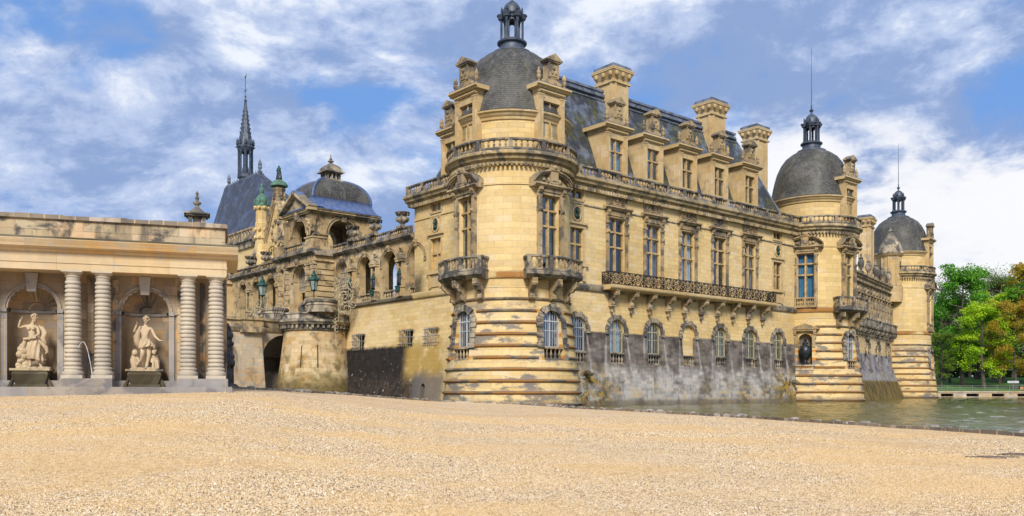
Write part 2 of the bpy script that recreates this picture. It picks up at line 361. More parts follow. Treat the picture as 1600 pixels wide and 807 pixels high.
    def mesh(s, name, mat, smooth=True, angle=38):
        me = bpy.data.meshes.new(name); me.from_pydata(s.V, [], s.F)
        ul = me.uv_layers.new(name='UVMap')
        co = s.V; out = []
        for f, u in zip(s.F, s.U):
            if u: out += u; continue
            # newell normal, box projection in metres
            nx = ny = nz = 0.
            for i in range(len(f)):
                a = co[f[i]]; b = co[f[(i+1) % len(f)]]
                nx += (a[1]-b[1])*(a[2]+b[2]); ny += (a[2]-b[2])*(a[0]+b[0]); nz += (a[0]-b[0])*(a[1]+b[1])
            L = sqrt(nx*nx+ny*ny+nz*nz) or 1; nx /= L; ny /= L; nz /= L
            if abs(nz) > .75: out += [(co[i][0], co[i][1]) for i in f]
            else:
                h = sqrt(nx*nx+ny*ny); tx, ty = -ny/h, nx/h
                out += [(co[i][0]*tx+co[i][1]*ty, co[i][2]/(h if abs(nz) > .3 else 1)) for i in f]
        flat = [c for p in out for c in p]
        ul.data.foreach_set('uv', flat)
        me.materials.append(M[mat] if isinstance(mat, str) else mat)
        me.update()
        if smooth:
            me.polygons.foreach_set('use_smooth', s.S)
            me.set_sharp_from_angle(angle=radians(angle))
        return me
def place(name, mesh, parent=None, loc=(0, 0, 0), rz=0., label=None, sc=None):
    o = bpy.data.objects.new(name, mesh); COL.objects.link(o)
    o.location = loc; o.rotation_euler = (0, 0, radians(rz))
    if sc: o.scale = sc
    if parent: o.parent = parent
    if label: o['label'] = label
    return o
def thing(name, label, cat, loc=(0, 0, 0), rz=0., group=None, mesh=None):
    o = place(name, mesh, None, loc, rz)
    o['label'] = label; o['category'] = cat
    if group: o['group'] = group
    return o
def part(name, mb, mat, parent, loc=(0, 0, 0), rz=0., **k):
    return place(name, mb.mesh(name, mat, **k), parent, loc, rz)
def structure(name, mb, mat, **k):
    o = place(name, mb.mesh(name, mat, **k)); o['kind'] = 'structure'; return o

def wall(mb, x0, x1, zs, holes, P, depth, dx=2., uvof=(0, 0)):
    """skin from x0 to x1 with rectangular or round-headed openings and their reveals.
    holes: (xa, xb, za, zb, arched); P(x, z, d) maps to a point, d = 0 face .. 1 back of the reveal"""
    xs = {round(x0, 4), round(x1, 4)}
    k = max(1, int(math.ceil((x1-x0)/dx)))
    for i in range(k+1): xs.add(round(x0+(x1-x0)*i/k, 4))
    for h in holes:
        n = 14 if h[4] else 2
        for i in range(n+1):
            q = (1-cos(pi*i/n))/2 if h[4] else i/n
            xs.add(round(h[0]+(h[1]-h[0])*q, 4))
    xs = sorted(x for x in xs if x0-1e-4 <= x <= x1+1e-4)
    xs = [x for i, x in enumerate(xs) if i == 0 or x-xs[i-1] > .004]
    def top(h, x):
        if not h[4]: return h[3]
        r = (h[1]-h[0])/2; c = (h[0]+h[1])/2
        return h[3]-r+sqrt(max(0, r*r-(x-c)**2))
    uv = lambda x, z: (x+uvof[0], z+uvof[1])
    def quad(xa, xb, la, lb, ha, hb):
        cuts = [z for z in zs if max(la, lb)+1e-3 < z < min(ha, hb)-1e-3]
        pa, pb = la, lb
        for z in cuts+[None]:
            na, nb_ = (z, z) if z is not None else (ha, hb)
            mb.face([P(xa, pa, 0), P(xb, pb, 0), P(xb, nb_, 0), P(xa, na, 0)], [uv(xa, pa), uv(xb, pb), uv(xb, nb_), uv(xa, na)])
            pa, pb = na, nb_
    for xa, xb in zip(xs, xs[1:]):
        mid = (xa+xb)/2; ca = cb = zs[0]
        for h in sorted((h for h in holes if h[0] < mid < h[1]), key=lambda h: h[2]):
            if h[2] > ca+1e-3: quad(xa, xb, ca, cb, h[2], h[2])
            ta, tb = top(h, xa), top(h, xb)
            mb.face([P(xa, h[2], 0), P(xb, h[2], 0), P(xb, h[2], 1), P(xa, h[2], 1)], [(xa, h[2]), (xb, h[2]), (xb, h[2]+.1), (xa, h[2]+.1)])
            mb.face([P(xb, tb, 0), P(xa, ta, 0), P(xa, ta, 1), P(xb, tb, 1)], [(xb, tb), (xa, ta), (xa, ta+depth), (xb, tb+depth)])
            ca, cb = ta, tb
        quad(xa, xb, ca, cb, zs[-1], zs[-1])
    for h in holes:
        zt = h[3]-((h[1]-h[0])/2 if h[4] else 0)
        for x, s in ((h[0], 1), (h[1], -1)):
            q = [P(x, h[2], 0), P(x, h[2], 1), P(x, zt, 1), P(x, zt, 0)]
            u = [(x, h[2]), (x+s*depth, h[2]), (x+s*depth, zt), (x, zt)]
            if s < 0: q = q[::-1]; u = u[::-1]
            mb.face(q, u)
def planar(depth, batter=None):
    def P(x, z, d):
        b = batter(z) if batter else 0.
        return (x, -b*(1-d)+depth*d, z)
    return P
def archring(mb, cx, zsp, r, w, n, base=0., dep=(.16, .10), legs=0, bz=None, Pf=None):
    """rusticated voussoirs round an arch, alternately proud"""
    Pf = Pf or (lambda x, z, o: (x, -o, z))
    for i in range(n):
        a0, a1 = pi*i/n, pi*(i+1)/n; g = .03
        a0 += g; a1 -= g; o = base+(dep[0] if i % 2 == 0 else dep[1]); ww = w if i % 2 == 0 else w*.85
        q = []
        am = (a0+a1)/2
        for a, rr in ((a0, r), (a1, r), (a1, r+ww), (am, r+ww), (a0, r+ww)):
            q.append((cx-rr*cos(a), zsp+rr*sin(a)))
        q = q[::-1]
        A = [Pf(x, z, o) for x, z in q]; B = [Pf(x, z, base-.12) for x, z in q]
        mb.face(A, sm=False)
        for j in range(len(q)):
            k = (j+1) % len(q); mb.face([A[k], A[j], B[j], B[k]], sm=False)
    z = zsp
    for i in range(legs):
        h = .42; o = base+dep[i % 2]; e = .0 if i % 2 == 0 else .07
        for s in (-1, 1):
            xa, xb = sorted((cx+s*r, cx+s*(r+w-e)))
            q = [(xa, z-h+.03), (xb, z-h+.03), (xb, z), (xa, z)]
            A = [Pf(x, zz, o) for x, zz in q]; B = [Pf(x, zz, base-.12) for x, zz in q]
            mb.face(A, sm=False)
            for j in range(4):
                k = (j+1) % 4; mb.face([A[k], A[j], B[j], B[k]], sm=False)
        z -= h
BAL = [(.115, 0), (.115, .06), (.06, .10), (.075, .16), (.115, .26), (.10, .36), (.055, .46), (.05, .52), (.085, .56), (.085, .60), (.115, .63), (.115, .68)]
_bal = {}
def baluster_mesh(mat='trim', h=.68, w=1.):
    k = (mat, h, w)
    if k not in _bal:
        mb = MB(); mb.lathe([(r*w, z*h/.68) for r, z in BAL], n=8); _bal[k] = mb.mesh('baluster', mat)
    return _bal[k]
# ---------------------------------------------------------------- setting: ground, bank, water, far bank
def px2x(px, Y): return (px-800)/FOC*Y
# edge of the forecourt, seen from the camera: (pixel column used for its bearing, distance, height)
EDGE = [(-2600, 40, 1.50), (-400, 42, 1.50), (352, 37, 1.50), (440, 40, 1.37), (540, 48, 1.15), (690, 58, .63), (797, 60, .44), (900, 47, .40),
        (1060, 37, .37), (1240, 29.5, .34), (1400, 24.8, .32), (1600, 20.6, .30), (1900, 16.5, .28), (2600, 10.5, .28), (5200, 5, .28)]
rays = []
def lerp(a, b, t): return a+(b-a)*t
def edge_at(px):
    for (p0, y0, z0), (p1, y1, z1) in zip(EDGE, EDGE[1:]):
        if p0 <= px <= p1:
            q = (px-p0)/(p1-p0); qs = q
            return lerp(y0, y1, qs), lerp(z0, z1, qs)
mb = MB(); NR = 26
cols_ = list(range(-2600, -400, 200))+list(range(-400, 1900, 20))+list(range(1900, 5201, 150))
def rad(px):
    Y, z = edge_at(px); R = sqrt(px2x(px, Y)**2+Y*Y); a = atan2(px-800, FOC); return a, R, z
grid = []
Z0 = .20
for px in cols_:
    a, R, z = rad(px); row = []
    for k in range(NR+1):
        q = (k/NR)**1.5; r = .3+(R-.3)*q
        h = Z0+(z-Z0)*(max(0, (r-6)/(R-6))**1.0 if R > 6.5 else 0)
        if 0 < k < NR-1: h += .005*mnoise.noise(Vector((r*sin(a)*.3, r*cos(a)*.3, 0)))*min(1, r/8)
        row.append((r*sin(a), r*cos(a), h))
    grid.append(row)
for A, B in zip(grid, grid[1:]):
    for k in range(NR): mb.face([A[k], B[k], B[k+1], A[k+1]])
# the part behind the viewer
sa, sb = grid[0], grid[-1]
a0, a1 = atan2(sb[-1][0], sb[-1][1]), atan2(sa[-1][0], sa[-1][1])+2*pi
prev = None
for i in range(25):
    a = a0+(a1-a0)*i/24; q = i/24
    R = 7+60*q if i else sqrt(sb[-1][0]**2+sb[-1][1]**2)
    if i == 24: cur = [sa[0], sa[-1]]
    elif i == 0: cur = [sb[0], sb[-1]]
    else: cur = [(.3*sin(a), .3*cos(a), Z0), (R*sin(a), R*cos(a), Z0+.3*q)]
    if prev: mb.face([prev[0], cur[0], cur[1], prev[1]])
    prev = cur
def gravel():
    m, t, b = newmat('forecourt_gravel')
    P = t.node('ShaderNodeNewGeometry').outputs['Position']
    Pf = t.node('ShaderNodeMapping'); t.put(Pf.inputs[0], P); Pf.inputs['Scale'].default_value = (1, 1, 0)
    v = Pf.outputs[0]
    def stones(sc, seed):
        vo = t.node('ShaderNodeTexVoronoi', {'Vector': v, 'Scale': sc, 'Randomness': 1.0})
        return vo.outputs['Color'], vo.outputs['Distance']
    c1, d1 = stones(26, 0); c2, d2 = stones(12.0, 1)
    s1 = t.sep(c1)[0]; s2 = t.sep(c2)[1]
    def ramp(s):
        n = t.node('ShaderNodeValToRGB', {0: s}); e = n.color_ramp.elements
        e[0].position = 0; e[0].color = (.16, .11, .07, 1); e[1].position = 1; e[1].color = (.92, .84, .70, 1)
        for p, c in ((.10, (.33, .22, .12)), (.28, (.62, .45, .25)), (.5, (.74, .56, .33)), (.75, (.85, .70, .48))):
            x = e.new(p); x.color = (*c, 1)
        return n.outputs[0]
    col = t.mix(.42, ramp(s1), ramp(s2))
    patch = t.noise(v, .22, 5, .6)
    patch2 = t.noise(t.scalev(v, (.35, 1, 1)), .55, 5, .62)
    col = t.mix(t.ss(patch, .46, .62, 0, .45), col, (.70, .46, .19))
    col = t.mix(t.ss(patch2, .52, .68, 0, .45), col, (.86, .76, .60))
    # smoother, swept lanes running along the bank
    lx, ly, lz = t.sep(v)[0:3]
    ln = t.noise(t.comb(t.mul(t.add(lx, t.mul(ly, .28)), .05), t.mul(t.add(ly, t.mul(lx, .75)), .8), 0), 1.0, 4, .6)
    col = t.mix(t.ss(ln, .52, .66, 0, .55), col, (.84, .70, .50))
    col = t.mix(.75, col, (.95, .84, .69), 'MULTIPLY')
    tiny = t.noise(v, 60, 2, .8)
    col = t.mix(.6, col, t.mix(t.ss(tiny, .35, .65), (.55, .52, .5), (1.3, 1.3, 1.3)), 'MULTIPLY')
    t.put(b.inputs['Base Color'], col); b.inputs['Roughness'].default_value = .95
    h = t.add(t.mul(d1, -.6), t.add(t.mul(d2, -1.0), t.mul(tiny, .4)))
    bump(t, b, h, .03)
    return m
M['gravel'] = gravel()
structure('ground', mb, 'gravel')
# loose pebbles lying on the forecourt, real stones where single stones can be seen
import numpy as np
def ground_h(x, y):
    px = 800+FOC*x/y; a_, R, z = rad(px); r = sqrt(x*x+y*y); return Z0+(z-Z0)*max(0, (r-6)/(R-6))
def pebbles():
    g = np.random.default_rng(5); N = 700000
    Y = 5.5*(34/5.5)**g.random(N)          # thinning out with distance
    X = Y*g.uniform(-.66, .66, N)
    s = g.uniform(.0048, .0110, N)*np.where(g.random(N) < .04, 1.5, 1)*(1+.03*np.maximum(0, Y-8))
    PX = np.arange(-300, 1950, 10); E = np.array([rad(p)[1:] for p in PX])
    px = 800+FOC*X/Y; Rr = np.interp(px, PX, E[:, 0]); Zr = np.interp(px, PX, E[:, 1]); r = np.hypot(X, Y)
    lane = np.sin((Rr-r)*1.15+.5*np.sin(X*.35))+.6*np.sin((Rr-r)*2.3+1)   # swept lanes along the bank
    ok = (r < Rr-.4) & ((g.random(N) > .75) | (lane < .15) | (Rr-r > 11)); X, Y, s, Rr, Zr, r = (v[ok] for v in (X, Y, s, Rr, Zr, r)); N = len(X)
    Z = Z0+(Zr-Z0)*np.maximum(0, (r-6)/(Rr-6))
    base = np.array([(1, 0, 0), (0, 1, 0), (-1, 0, 0), (0, -1, 0), (0, 0, 1)], float)
    a = g.uniform(0, 6.28, N); ex = g.uniform(.7, 1.35, N); ez = g.uniform(.55, 1.1, N)
    V = np.empty((N, 5, 3)); jit = g.uniform(.7, 1.25, (N, 5))
    bx = base[None, :, 0]*ex[:, None]*jit; by_ = base[None, :, 1]*jit
    ca, sa_ = np.cos(a)[:, None], np.sin(a)[:, None]
    V[:, :, 0] = X[:, None]+s[:, None]*(bx*ca-by_*sa_); V[:, :, 1] = Y[:, None]+s[:, None]*(bx*sa_+by_*ca)
    V[:, :, 2] = (Z-.002)[:, None]+s[:, None]*(base[None, :, 2]*ez[:, None]*1.3)+np.array([0, 0, 0, 0, 0])[None]
    F = np.array([(0, 1, 4), (1, 2, 4), (2, 3, 4), (3, 0, 4)])
    idx = (F[None]+(np.arange(N)*5)[:, None, None]).reshape(-1)
    me = bpy.data.meshes.new('pebbles'); nf = N*4
    me.vertices.add(N*5); me.vertices.foreach_set('co', V.reshape(-1).astype(np.float32))
    me.loops.add(nf*3); me.loops.foreach_set('vertex_index', idx.astype(np.int32))
    me.polygons.add(nf); me.polygons.foreach_set('loop_start', np.arange(0, nf*3, 3, dtype=np.int32)); me.polygons.foreach_set('loop_total', np.full(nf, 3, np.int32))
    me.update(); me.validate()
    m, t, b = newmat('pebble_stone')
    gm = t.node('ShaderNodeNewGeometry'); r_ = gm.outputs['Random Per Island']; P = gm.outputs['Position']
    n = t.node('ShaderNodeValToRGB', {0: r_}); e = n.color_ramp.elements; n.color_ramp.interpolation = 'CONSTANT'
    e[0].position = 0; e[0].color = (.10, .065, .045, 1); e[1].position = .93; e[1].color = (.92, .86, .74, 1)
    for p_, c in ((.13, (.25, .16, .09)), (.27, (.52, .36, .19)), (.42, (.64, .455, .235)), (.60, (.72, .53, .29)), (.78, (.78, .62, .39))): x = e.new(p_); x.color = (*c, 1)
    col = n.outputs[0]
    Pm = t.node('ShaderNodeMapping'); t.put(Pm.inputs[0], P); Pm.inputs['Scale'].default_value = (1, 1, 0)
    col = t.mix(t.ss(t.noise(Pm.outputs[0], .22, 5, .6), .42, .60, 0, .55), col, (.70, .44, .16))
    col = t.mix(t.ss(t.noise(Pm.outputs[0], .09, 3, .5), .40, .60, .0, .30), col, (.52, .38, .24))
    t.put(b.inputs['Base Color'], col); b.inputs['Roughness'].default_value = .85
    me.materials.append(m)
    o = bpy.data.objects.new('gravel', me); COL.objects.link(o); o['kind'] = 'stuff'; o['label'] = 'loose pebbles on the forecourt'
pebbles()
# kerb stones and mossy bank down to the water
mb = MB(); rng = random.Random(4)
pts = []
for px in range(-2600, 5201, 25):
    a, R, z = rad(px); pts.append((a, R, z))
for i, ((a, R, z), (a2, R2, z2)) in enumerate(zip(pts, pts[1:])):
    j0, j1 = rng.uniform(-.03, .05), rng.uniform(.0, .06)
    A = [((R-.25)*sin(a), (R-.25)*cos(a)), ((R+.22+j0)*sin(a), (R+.22+j0)*cos(a)), ((R+.35)*sin(a), (R+.35)*cos(a))]
    B = [((R2-.25)*sin(a2), (R2-.25)*cos(a2)), ((R2+.22+j0)*sin(a2), (R2+.22+j0)*cos(a2)), ((R2+.35)*sin(a2), (R2+.35)*cos(a2))]
    h = .075+j1*.5
    za, zb = z+h, z2+h
    mb.face([(*A[0], z-.08), (*B[0], z2-.08), (*B[0], zb), (*A[0], za)], sm=False)
    mb.face([(*A[0], za), (*B[0], zb), (*B[1], zb-.03), (*A[1], za-.03)], sm=False)
    mb.face([(*A[1], za-.03), (*B[1], zb-.03), (*B[2], -1.5), (*A[2], -1.5)], sm=False)
rb_ = MB()
for (a, R, z), (a2, R2, z2) in zip(pts[60:], pts[61:]):
    if a > .85: break
    L = sqrt((R*sin(a)-R2*sin(a2))**2+(R*cos(a)-R2*cos(a2))**2); n = max(1, int(L/.30))
    for k in range(n):
        q = rng.random(); aa, r_, zz = lerp(a, a2, q), lerp(R, R2, q)+rng.uniform(-.1, .32), lerp(z, z2, q)
        s_ = rng.uniform(.06, .13)*(1+.008*r_); rb_.ball((r_*sin(aa), r_*cos(aa), zz+.04+rng.uniform(-.03, .03)), s_, 6, 4, (rng.uniform(.8, 1.6), rng.uniform(.8, 1.4), rng.uniform(.45, .8)))
structure('bank_rubble', rb_, 'rubble', smooth=False)['kind'] = 'stuff'
structure('kerb', mb, 'kerb', smooth=False)
def water_mat():
    m, t, b = newmat('moat_water')
    P = t.node('ShaderNodeNewGeometry').outputs['Position']
    deep = t.noise(P, .06, 3, .5)
    t.put(b.inputs['Base Color'], t.mix(deep, (.065, .062, .0), (.12, .108, .0)))
    b.inputs['Roughness'].default_value = .05; b.inputs['IOR'].default_value = 1.33
    w1 = t.noise(t.scalev(P, (1, 1, 1)), 2.2, 7, .75, .4); w2 = t.noise(t.scalev(P, (1, 1, 1)), .7, 4, .55)
    calm = t.ss(t.noise(P, .045, 2, .5), .38, .60, .35, 1.0)
    h = t.mul(t.add(t.mul(w1, .6), w2), calm)
    bump(t, b, h, .12, 1.0)
    return m
M['water'] = water_mat()
mb = MB()
for (xa, xb, ya, yb) in ((-900, -60, -200, 1500), (-60, 300, -30, 400), (300, 1500, -200, 1500), (-60, 300, 400, 1500)):
    mb.face([(xa, ya, -.06), (xb, ya, -.06), (xb, yb, -.06), (xa, yb, -.06)])
# wind ripples as real relief on the open part of the moat
gw = np.random.default_rng(8); WV = []
for i in range(34):
    L = .38*(9.0)**gw.random(); th_ = gw.normal(1.1, .75); WV.append((2*pi/L*cos(th_), 2*pi/L*sin(th_), .0135*L**.9*(.35+gw.random()), gw.uniform(0, 6.28)))
def wave(x, y):
    h = 0.
    for kx, ky, am, ph in WV: h = h+am*np.sin(kx*x+ky*y+ph)
    gust = .45+.55*np.clip(.5+.9*np.sin(x*.11+.6)*np.sin(y*.07-x*.04+1.), 0, 1)
    return h*.42*gust
az_ = np.linspace(-.10, .80, 300); rr_ = [7.5]
while rr_[-1] < 235: rr_.append(rr_[-1]+max(.09, .20*rr_[-1]**2/1890))
R_g = np.array(rr_)
AA, RR = np.meshgrid(az_, R_g, indexing='ij'); XX = RR*np.sin(AA); YY = RR*np.cos(AA); ZZ = wave(XX, YY)
off = len(mb.V); nr = len(R_g)
mb.V += [tuple(v) for v in np.stack([XX, YY, ZZ], -1).reshape(-1, 3).tolist()]
for i in range(len(az_)-1):
    for j in range(nr-1):
        q = off+i*nr+j; mb.F.append([q, q+nr, q+nr+1, q+1][::-1]); mb.U.append([(0, 0)]*4); mb.S.append(True)
structure('water', mb, 'water', angle=180)
# land behind: lawn rising beyond the far quay, sheet to the horizon
m, t, b = newmat('lawn_grass'); M['grass'] = m
P = t.node('ShaderNodeNewGeometry').outputs['Position']
g = t.mix(t.ss(t.noise(P, .12, 5, .6), .35, .65), (.035, .105, .010), (.075, .19, .016))
g = t.mix(.5, g, t.mix(t.noise(P, 3, 5, .7), (.6, .6, .6), (1.4, 1.4, 1.2)), 'MULTIPLY')
t.put(b.inputs['Base Color'], g); b.inputs['Roughness'].default_value = .9; bump(t, b, t.noise(P, 8, 4), .06)
mb = MB()
qA = (84., 173.0); qB = (175., 166.0)     # quay line from the tower side to the right
def lawn(x, y):
    yq = 173-(x-84)*.077
    return 1.15+max(0, min(3.6, (y-yq-6)*.075))
X = [40+8*i for i in range(46)]; Yv = [0, 3, 8, 14, 20, 28, 40, 60, 90, 140, 300, 1500]
for xa, xb in zip(X, X[1:]):
    for ya, yb in zip(Yv, Yv[1:]):
        q = []
        for x, dy_ in ((xa, ya), (xb, ya), (xb, yb), (xa, yb)):
            y = 173-(x-84)*.077+.4+dy_; q.append((x, y, lawn(x, y)))
        mb.face(q)
for xa, xb in ((-900, 40),):
    mb.face([(xa, 190, 1.4), (xb, 190, 1.4), (xb, 1500, 1.6), (xa, 1500, 1.6)])
structure('lawn', mb, 'grass')

# ---------------------------------------------------------------- windows (shared meshes)
WK = {}
def window_meshes(kind):
    if kind in WK: return WK[kind]
    spec = {'main': (2.2, 5.2, (2.48, 3.9), 'wood', .15), 'tower': (1.95, 6.4, (3.9, 5.2), 'wood', .15), 'narrow': (1.7, 3.2, (1.72,), 'wood', .15),
            'dormer': (1.9, 3.0, (1.85,), 'wood', .15), 'attic': (1.7, .85, (), 'wood', .28), 'arched': (2.0, 3.1, (1.35, 2.1), 'cream', .09),
            'arched_white': (2.0, 3.1, (1.35, 2.1), 'white', .07), 'far': (1.95, 6.4, (3.9, 5.2), 'wood', .18), 'far_dormer': (1.9, 3.0, (1.85,), 'wood', .17)}[kind]
    w, h, tr_, mat, th = spec; arch = kind.startswith('arched')
    f = MB(); g = MB(); c = MB(); r = MB()
    if arch:
        f.box(-.035, .035, -.05, .06, 0, h-.02); f.box(-w/2, w/2, -.05, .06, 0, .07)
        for s in (-1, 1): f.box(*sorted((s*w/2, s*(w/2-.06))), -.05, .06, 0, h-w/2)
        rad_ = w/2
        f.tube([(-(rad_-.05)*cos(pi*i/10), 0, h-rad_+(rad_-.05)*sin(pi*i/10)) for i in range(11)], .04, 5)
        f.box(-w/2, w/2, -.07, .06, h-rad_-.01, h-rad_+.08)
        f.box(-w/2, w/2, -.03, .03, tr_[0]-.025, tr_[0]+.025)
        ng = 8
        for i in range(1, ng):                       # upright security bars
            x = -w/2+w*i/ng
            if abs(x) > .08: f.box(x-.013, x+.013, -.10, -.07, .05, h-rad_+sqrt(max(0, (rad_-.06)**2-x*x)))
        g.prism([(-w/2, 0), (w/2, 0)]+[(rad_*cos(pi*i/10), h-rad_+rad_*sin(pi*i/10)) for i in range(11)], .05, .06)
    else:
        f.box(-.085, .085, -.08, .10, 0, h)
        for z in tr_: f.box(-w/2, w/2, -.10, .08, z-.07, z+.07)
        for s in (-1, 1):
            xs_ = sorted((s*w/2, s*(w/2-.04))); f.box(xs_[0], xs_[1], -.02, .10, 0, h)
        f.box(-w/2, w/2, -.02, .1, 0, .06); f.box(-w/2, w/2, -.02, .1, h-.04, h)
        zz = [0]+list(tr_)+[h]                         # thin casements
        for a, b_ in zip(zz, zz[1:]):
            for s in (-1, 1):
                xa, xb = sorted((s*.13, s*(w/2-.10)))
                for q in ((xa, xa+.035, a+.08, b_-.08), (xb-.035, xb, a+.08, b_-.08), (xa, xb, b_-.12, b_-.08), (xa, xb, a+.08, a+.12)): f.box(q[0], q[1], .04, .08, q[2], q[3])
        g.box(-w/2, w/2, .06, .07, 0, h)
    for s in (-1, 1):                                     # drawn curtains, gathered to the sides
        n = 7; xa, xb = (.06, w/2-.05)
        for i in range(n):
            x0, x1 = xa+(xb-xa)*i/n, xa+(xb-xa)*(i+1)/n
            y0, y1 = (.26, .33) if i % 2 else (.33, .26)
            q = [(s*x0, y0, .08), (s*x1, y1, .08), (s*x1, y1, h-.15), (s*x0, y0, h-.15)]
            if arch: q = [(x, y, min(z, h-w/2+sqrt(max(0, (w/2-.05)**2-x*x)))) for x, y, z in q]
            c.face(q, sm=False)
    hw = w/2+.25                                          # the dark room behind
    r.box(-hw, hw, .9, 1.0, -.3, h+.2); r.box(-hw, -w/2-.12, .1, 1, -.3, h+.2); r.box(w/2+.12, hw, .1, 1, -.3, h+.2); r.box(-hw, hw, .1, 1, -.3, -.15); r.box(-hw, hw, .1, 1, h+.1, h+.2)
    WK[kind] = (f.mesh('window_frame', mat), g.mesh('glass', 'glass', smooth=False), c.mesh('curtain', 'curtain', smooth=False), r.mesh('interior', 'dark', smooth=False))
    return WK[kind]
_bluec = {}
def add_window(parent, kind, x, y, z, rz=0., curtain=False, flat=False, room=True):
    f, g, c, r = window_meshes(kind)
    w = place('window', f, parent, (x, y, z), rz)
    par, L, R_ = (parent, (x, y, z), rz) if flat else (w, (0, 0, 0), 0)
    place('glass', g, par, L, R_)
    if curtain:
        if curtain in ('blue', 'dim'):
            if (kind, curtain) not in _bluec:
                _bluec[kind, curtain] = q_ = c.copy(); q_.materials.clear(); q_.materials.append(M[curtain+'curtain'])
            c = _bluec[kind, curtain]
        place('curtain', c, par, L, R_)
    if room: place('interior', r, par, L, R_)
    return w

# ---------------------------------------------------------------- ornament
def carved_panel(mb, x0, x1, z0, z1, y, n=3):
    """a row of scrolled reliefs in a frame"""
    mb.box(x0, x1, y-.06, y, z0, z0+.08); mb.box(x0, x1, y-.06, y, z1-.08, z1)
    for i in range(n+1):
        x = x0+(x1-x0)*i/n; mb.box(x-.04, x+.04, y-.07, y, z0, z1)
    for i in range(n):
        cx = x0+(x1-x0)*(i+.5)/n; cz = (z0+z1)/2; r = min((x1-x0)/n, z1-z0)*.28
        if i == n//2:
            mb.ball((cx, y-.03, cz+.06), r*.75, 7, 5, (1, .9, 1.25)); mb.box(cx-r, cx+r, y-.1, y, cz-r*1.3, cz-r*.9)
        else:
            mb.tube([(cx+r*cos(q), y-.05, cz+r*1.1*sin(q)) for q in [pi*2*k/9 for k in range(10)]], r*.28, 4)
            mb.ball((cx, y-.03, cz), r*.4, 6, 4)
def capital(mb, x, y, z, w):
    mb.taper(x, y, z, z+.34, w*.48, .10, w*.62, .17)
    for s in (-1, 1): mb.ball((x+s*w*.45, y-.1, z+.30), .085, 6, 4)
    mb.box(x-w*.68, x+w*.68, y-.2, y+.05, z+.34, z+.42)
def scroll_bracket(mb, x, y, z, w, D, H):
    k = [(0, 0), (-1, 0), (-1, -.13), (-.93, -.22), (-.72, -.26), (-.80, -.38), (-.66, -.50), (-.42, -.52), (-.34, -.64), (-.42, -.76), (-.38, -.86), (-.2, -.95), (-.08, -1), (0, -1)]
    mb.extx([(y+a*D, z+b*H) for a, b in k][::-1], x-w/2, x+w/2)
    mb.tube([(x-w/2-.03, y-D*.80, z-H*.22), (x+w/2+.03, y-D*.80, z-H*.22)], D*.20, 8)
    mb.tube([(x-w/2-.03, y-D*.30, z-H*.84), (x+w/2+.03, y-D*.30, z-H*.84)], D*.12, 8)
def urn_profile(s=1.):
    return [(r*s, z*s) for r, z in [(.26, 0), (.26, .10), (.12, .2), (.10, .34), (.30, .52), (.40, .78), (.36, 1.0), (.24, 1.12), (.30, 1.2), (.34, 1.3), (.2, 1.36), (.0, 1.4)]]
def pinnacle(mb, x, y, z, s=1.):
    mb.box(x-.16*s, x+.16*s, y-.16*s, y+.16*s, z, z+.16*s)
    mb.lathe([(r*s, h*s) for r, h in [(.10, .16), (.07, .26), (.16, .36), (.19, .5), (.12, .62), (.17, .7), (.15, .86), (.09, 1.0), (.03, 1.16), (0, 1.2)]], (x, y, z), n=8)
_c = {}
def surround_mesh():
    if 'sur' in _c: return _c['sur']
    mb = MB()
    for s in (-1, 1):
        xa, xb = sorted((s*1.12, s*1.50)); mb.box(xa, xb, -.13, 0, 11.25, 17.7)
        xa, xb = sorted((s*1.19, s*1.42)); mb.box(xa, xb, -.19, -.12, 11.6, 16.1)
        mb.box(s*1.31-.24, s*1.31+.24, -.24, 0, 16.1, 16.42); mb.box(s*1.31-.22, s*1.31+.22, -.2, 0, 11.25, 11.6)
        scroll_bracket(mb, s*1.31, 0, 18.3, .3, .38, 1.0)
        mb.box(s*1.31-.24, s*1.31+.24, -.22, 0, 17.05, 17.25)
        mb.ball((s*1.31, -.2, 16.26), .17, 8, 6)
    mb.box(-1.12, 1.12, -.10, 0, 17.62, 17.72); mb.box(-1.0, 1.0, -.14, 0, 17.8, 18.2)
    mb.extx([(0, 18.3), (0, 18.66), (-.50, 18.62), (-.52, 18.5), (-.36, 18.42), (-.30, 18.3)], -1.85, 1.85)
    mb.box(-1.45, 1.45, -.05, 0, 18.66, 19.72)
    carved_panel(mb, -1.2, 1.2, 18.78, 19.66, -.05)
    _c['sur'] = mb.mesh('window_surround', 'trim'); return _c['sur']
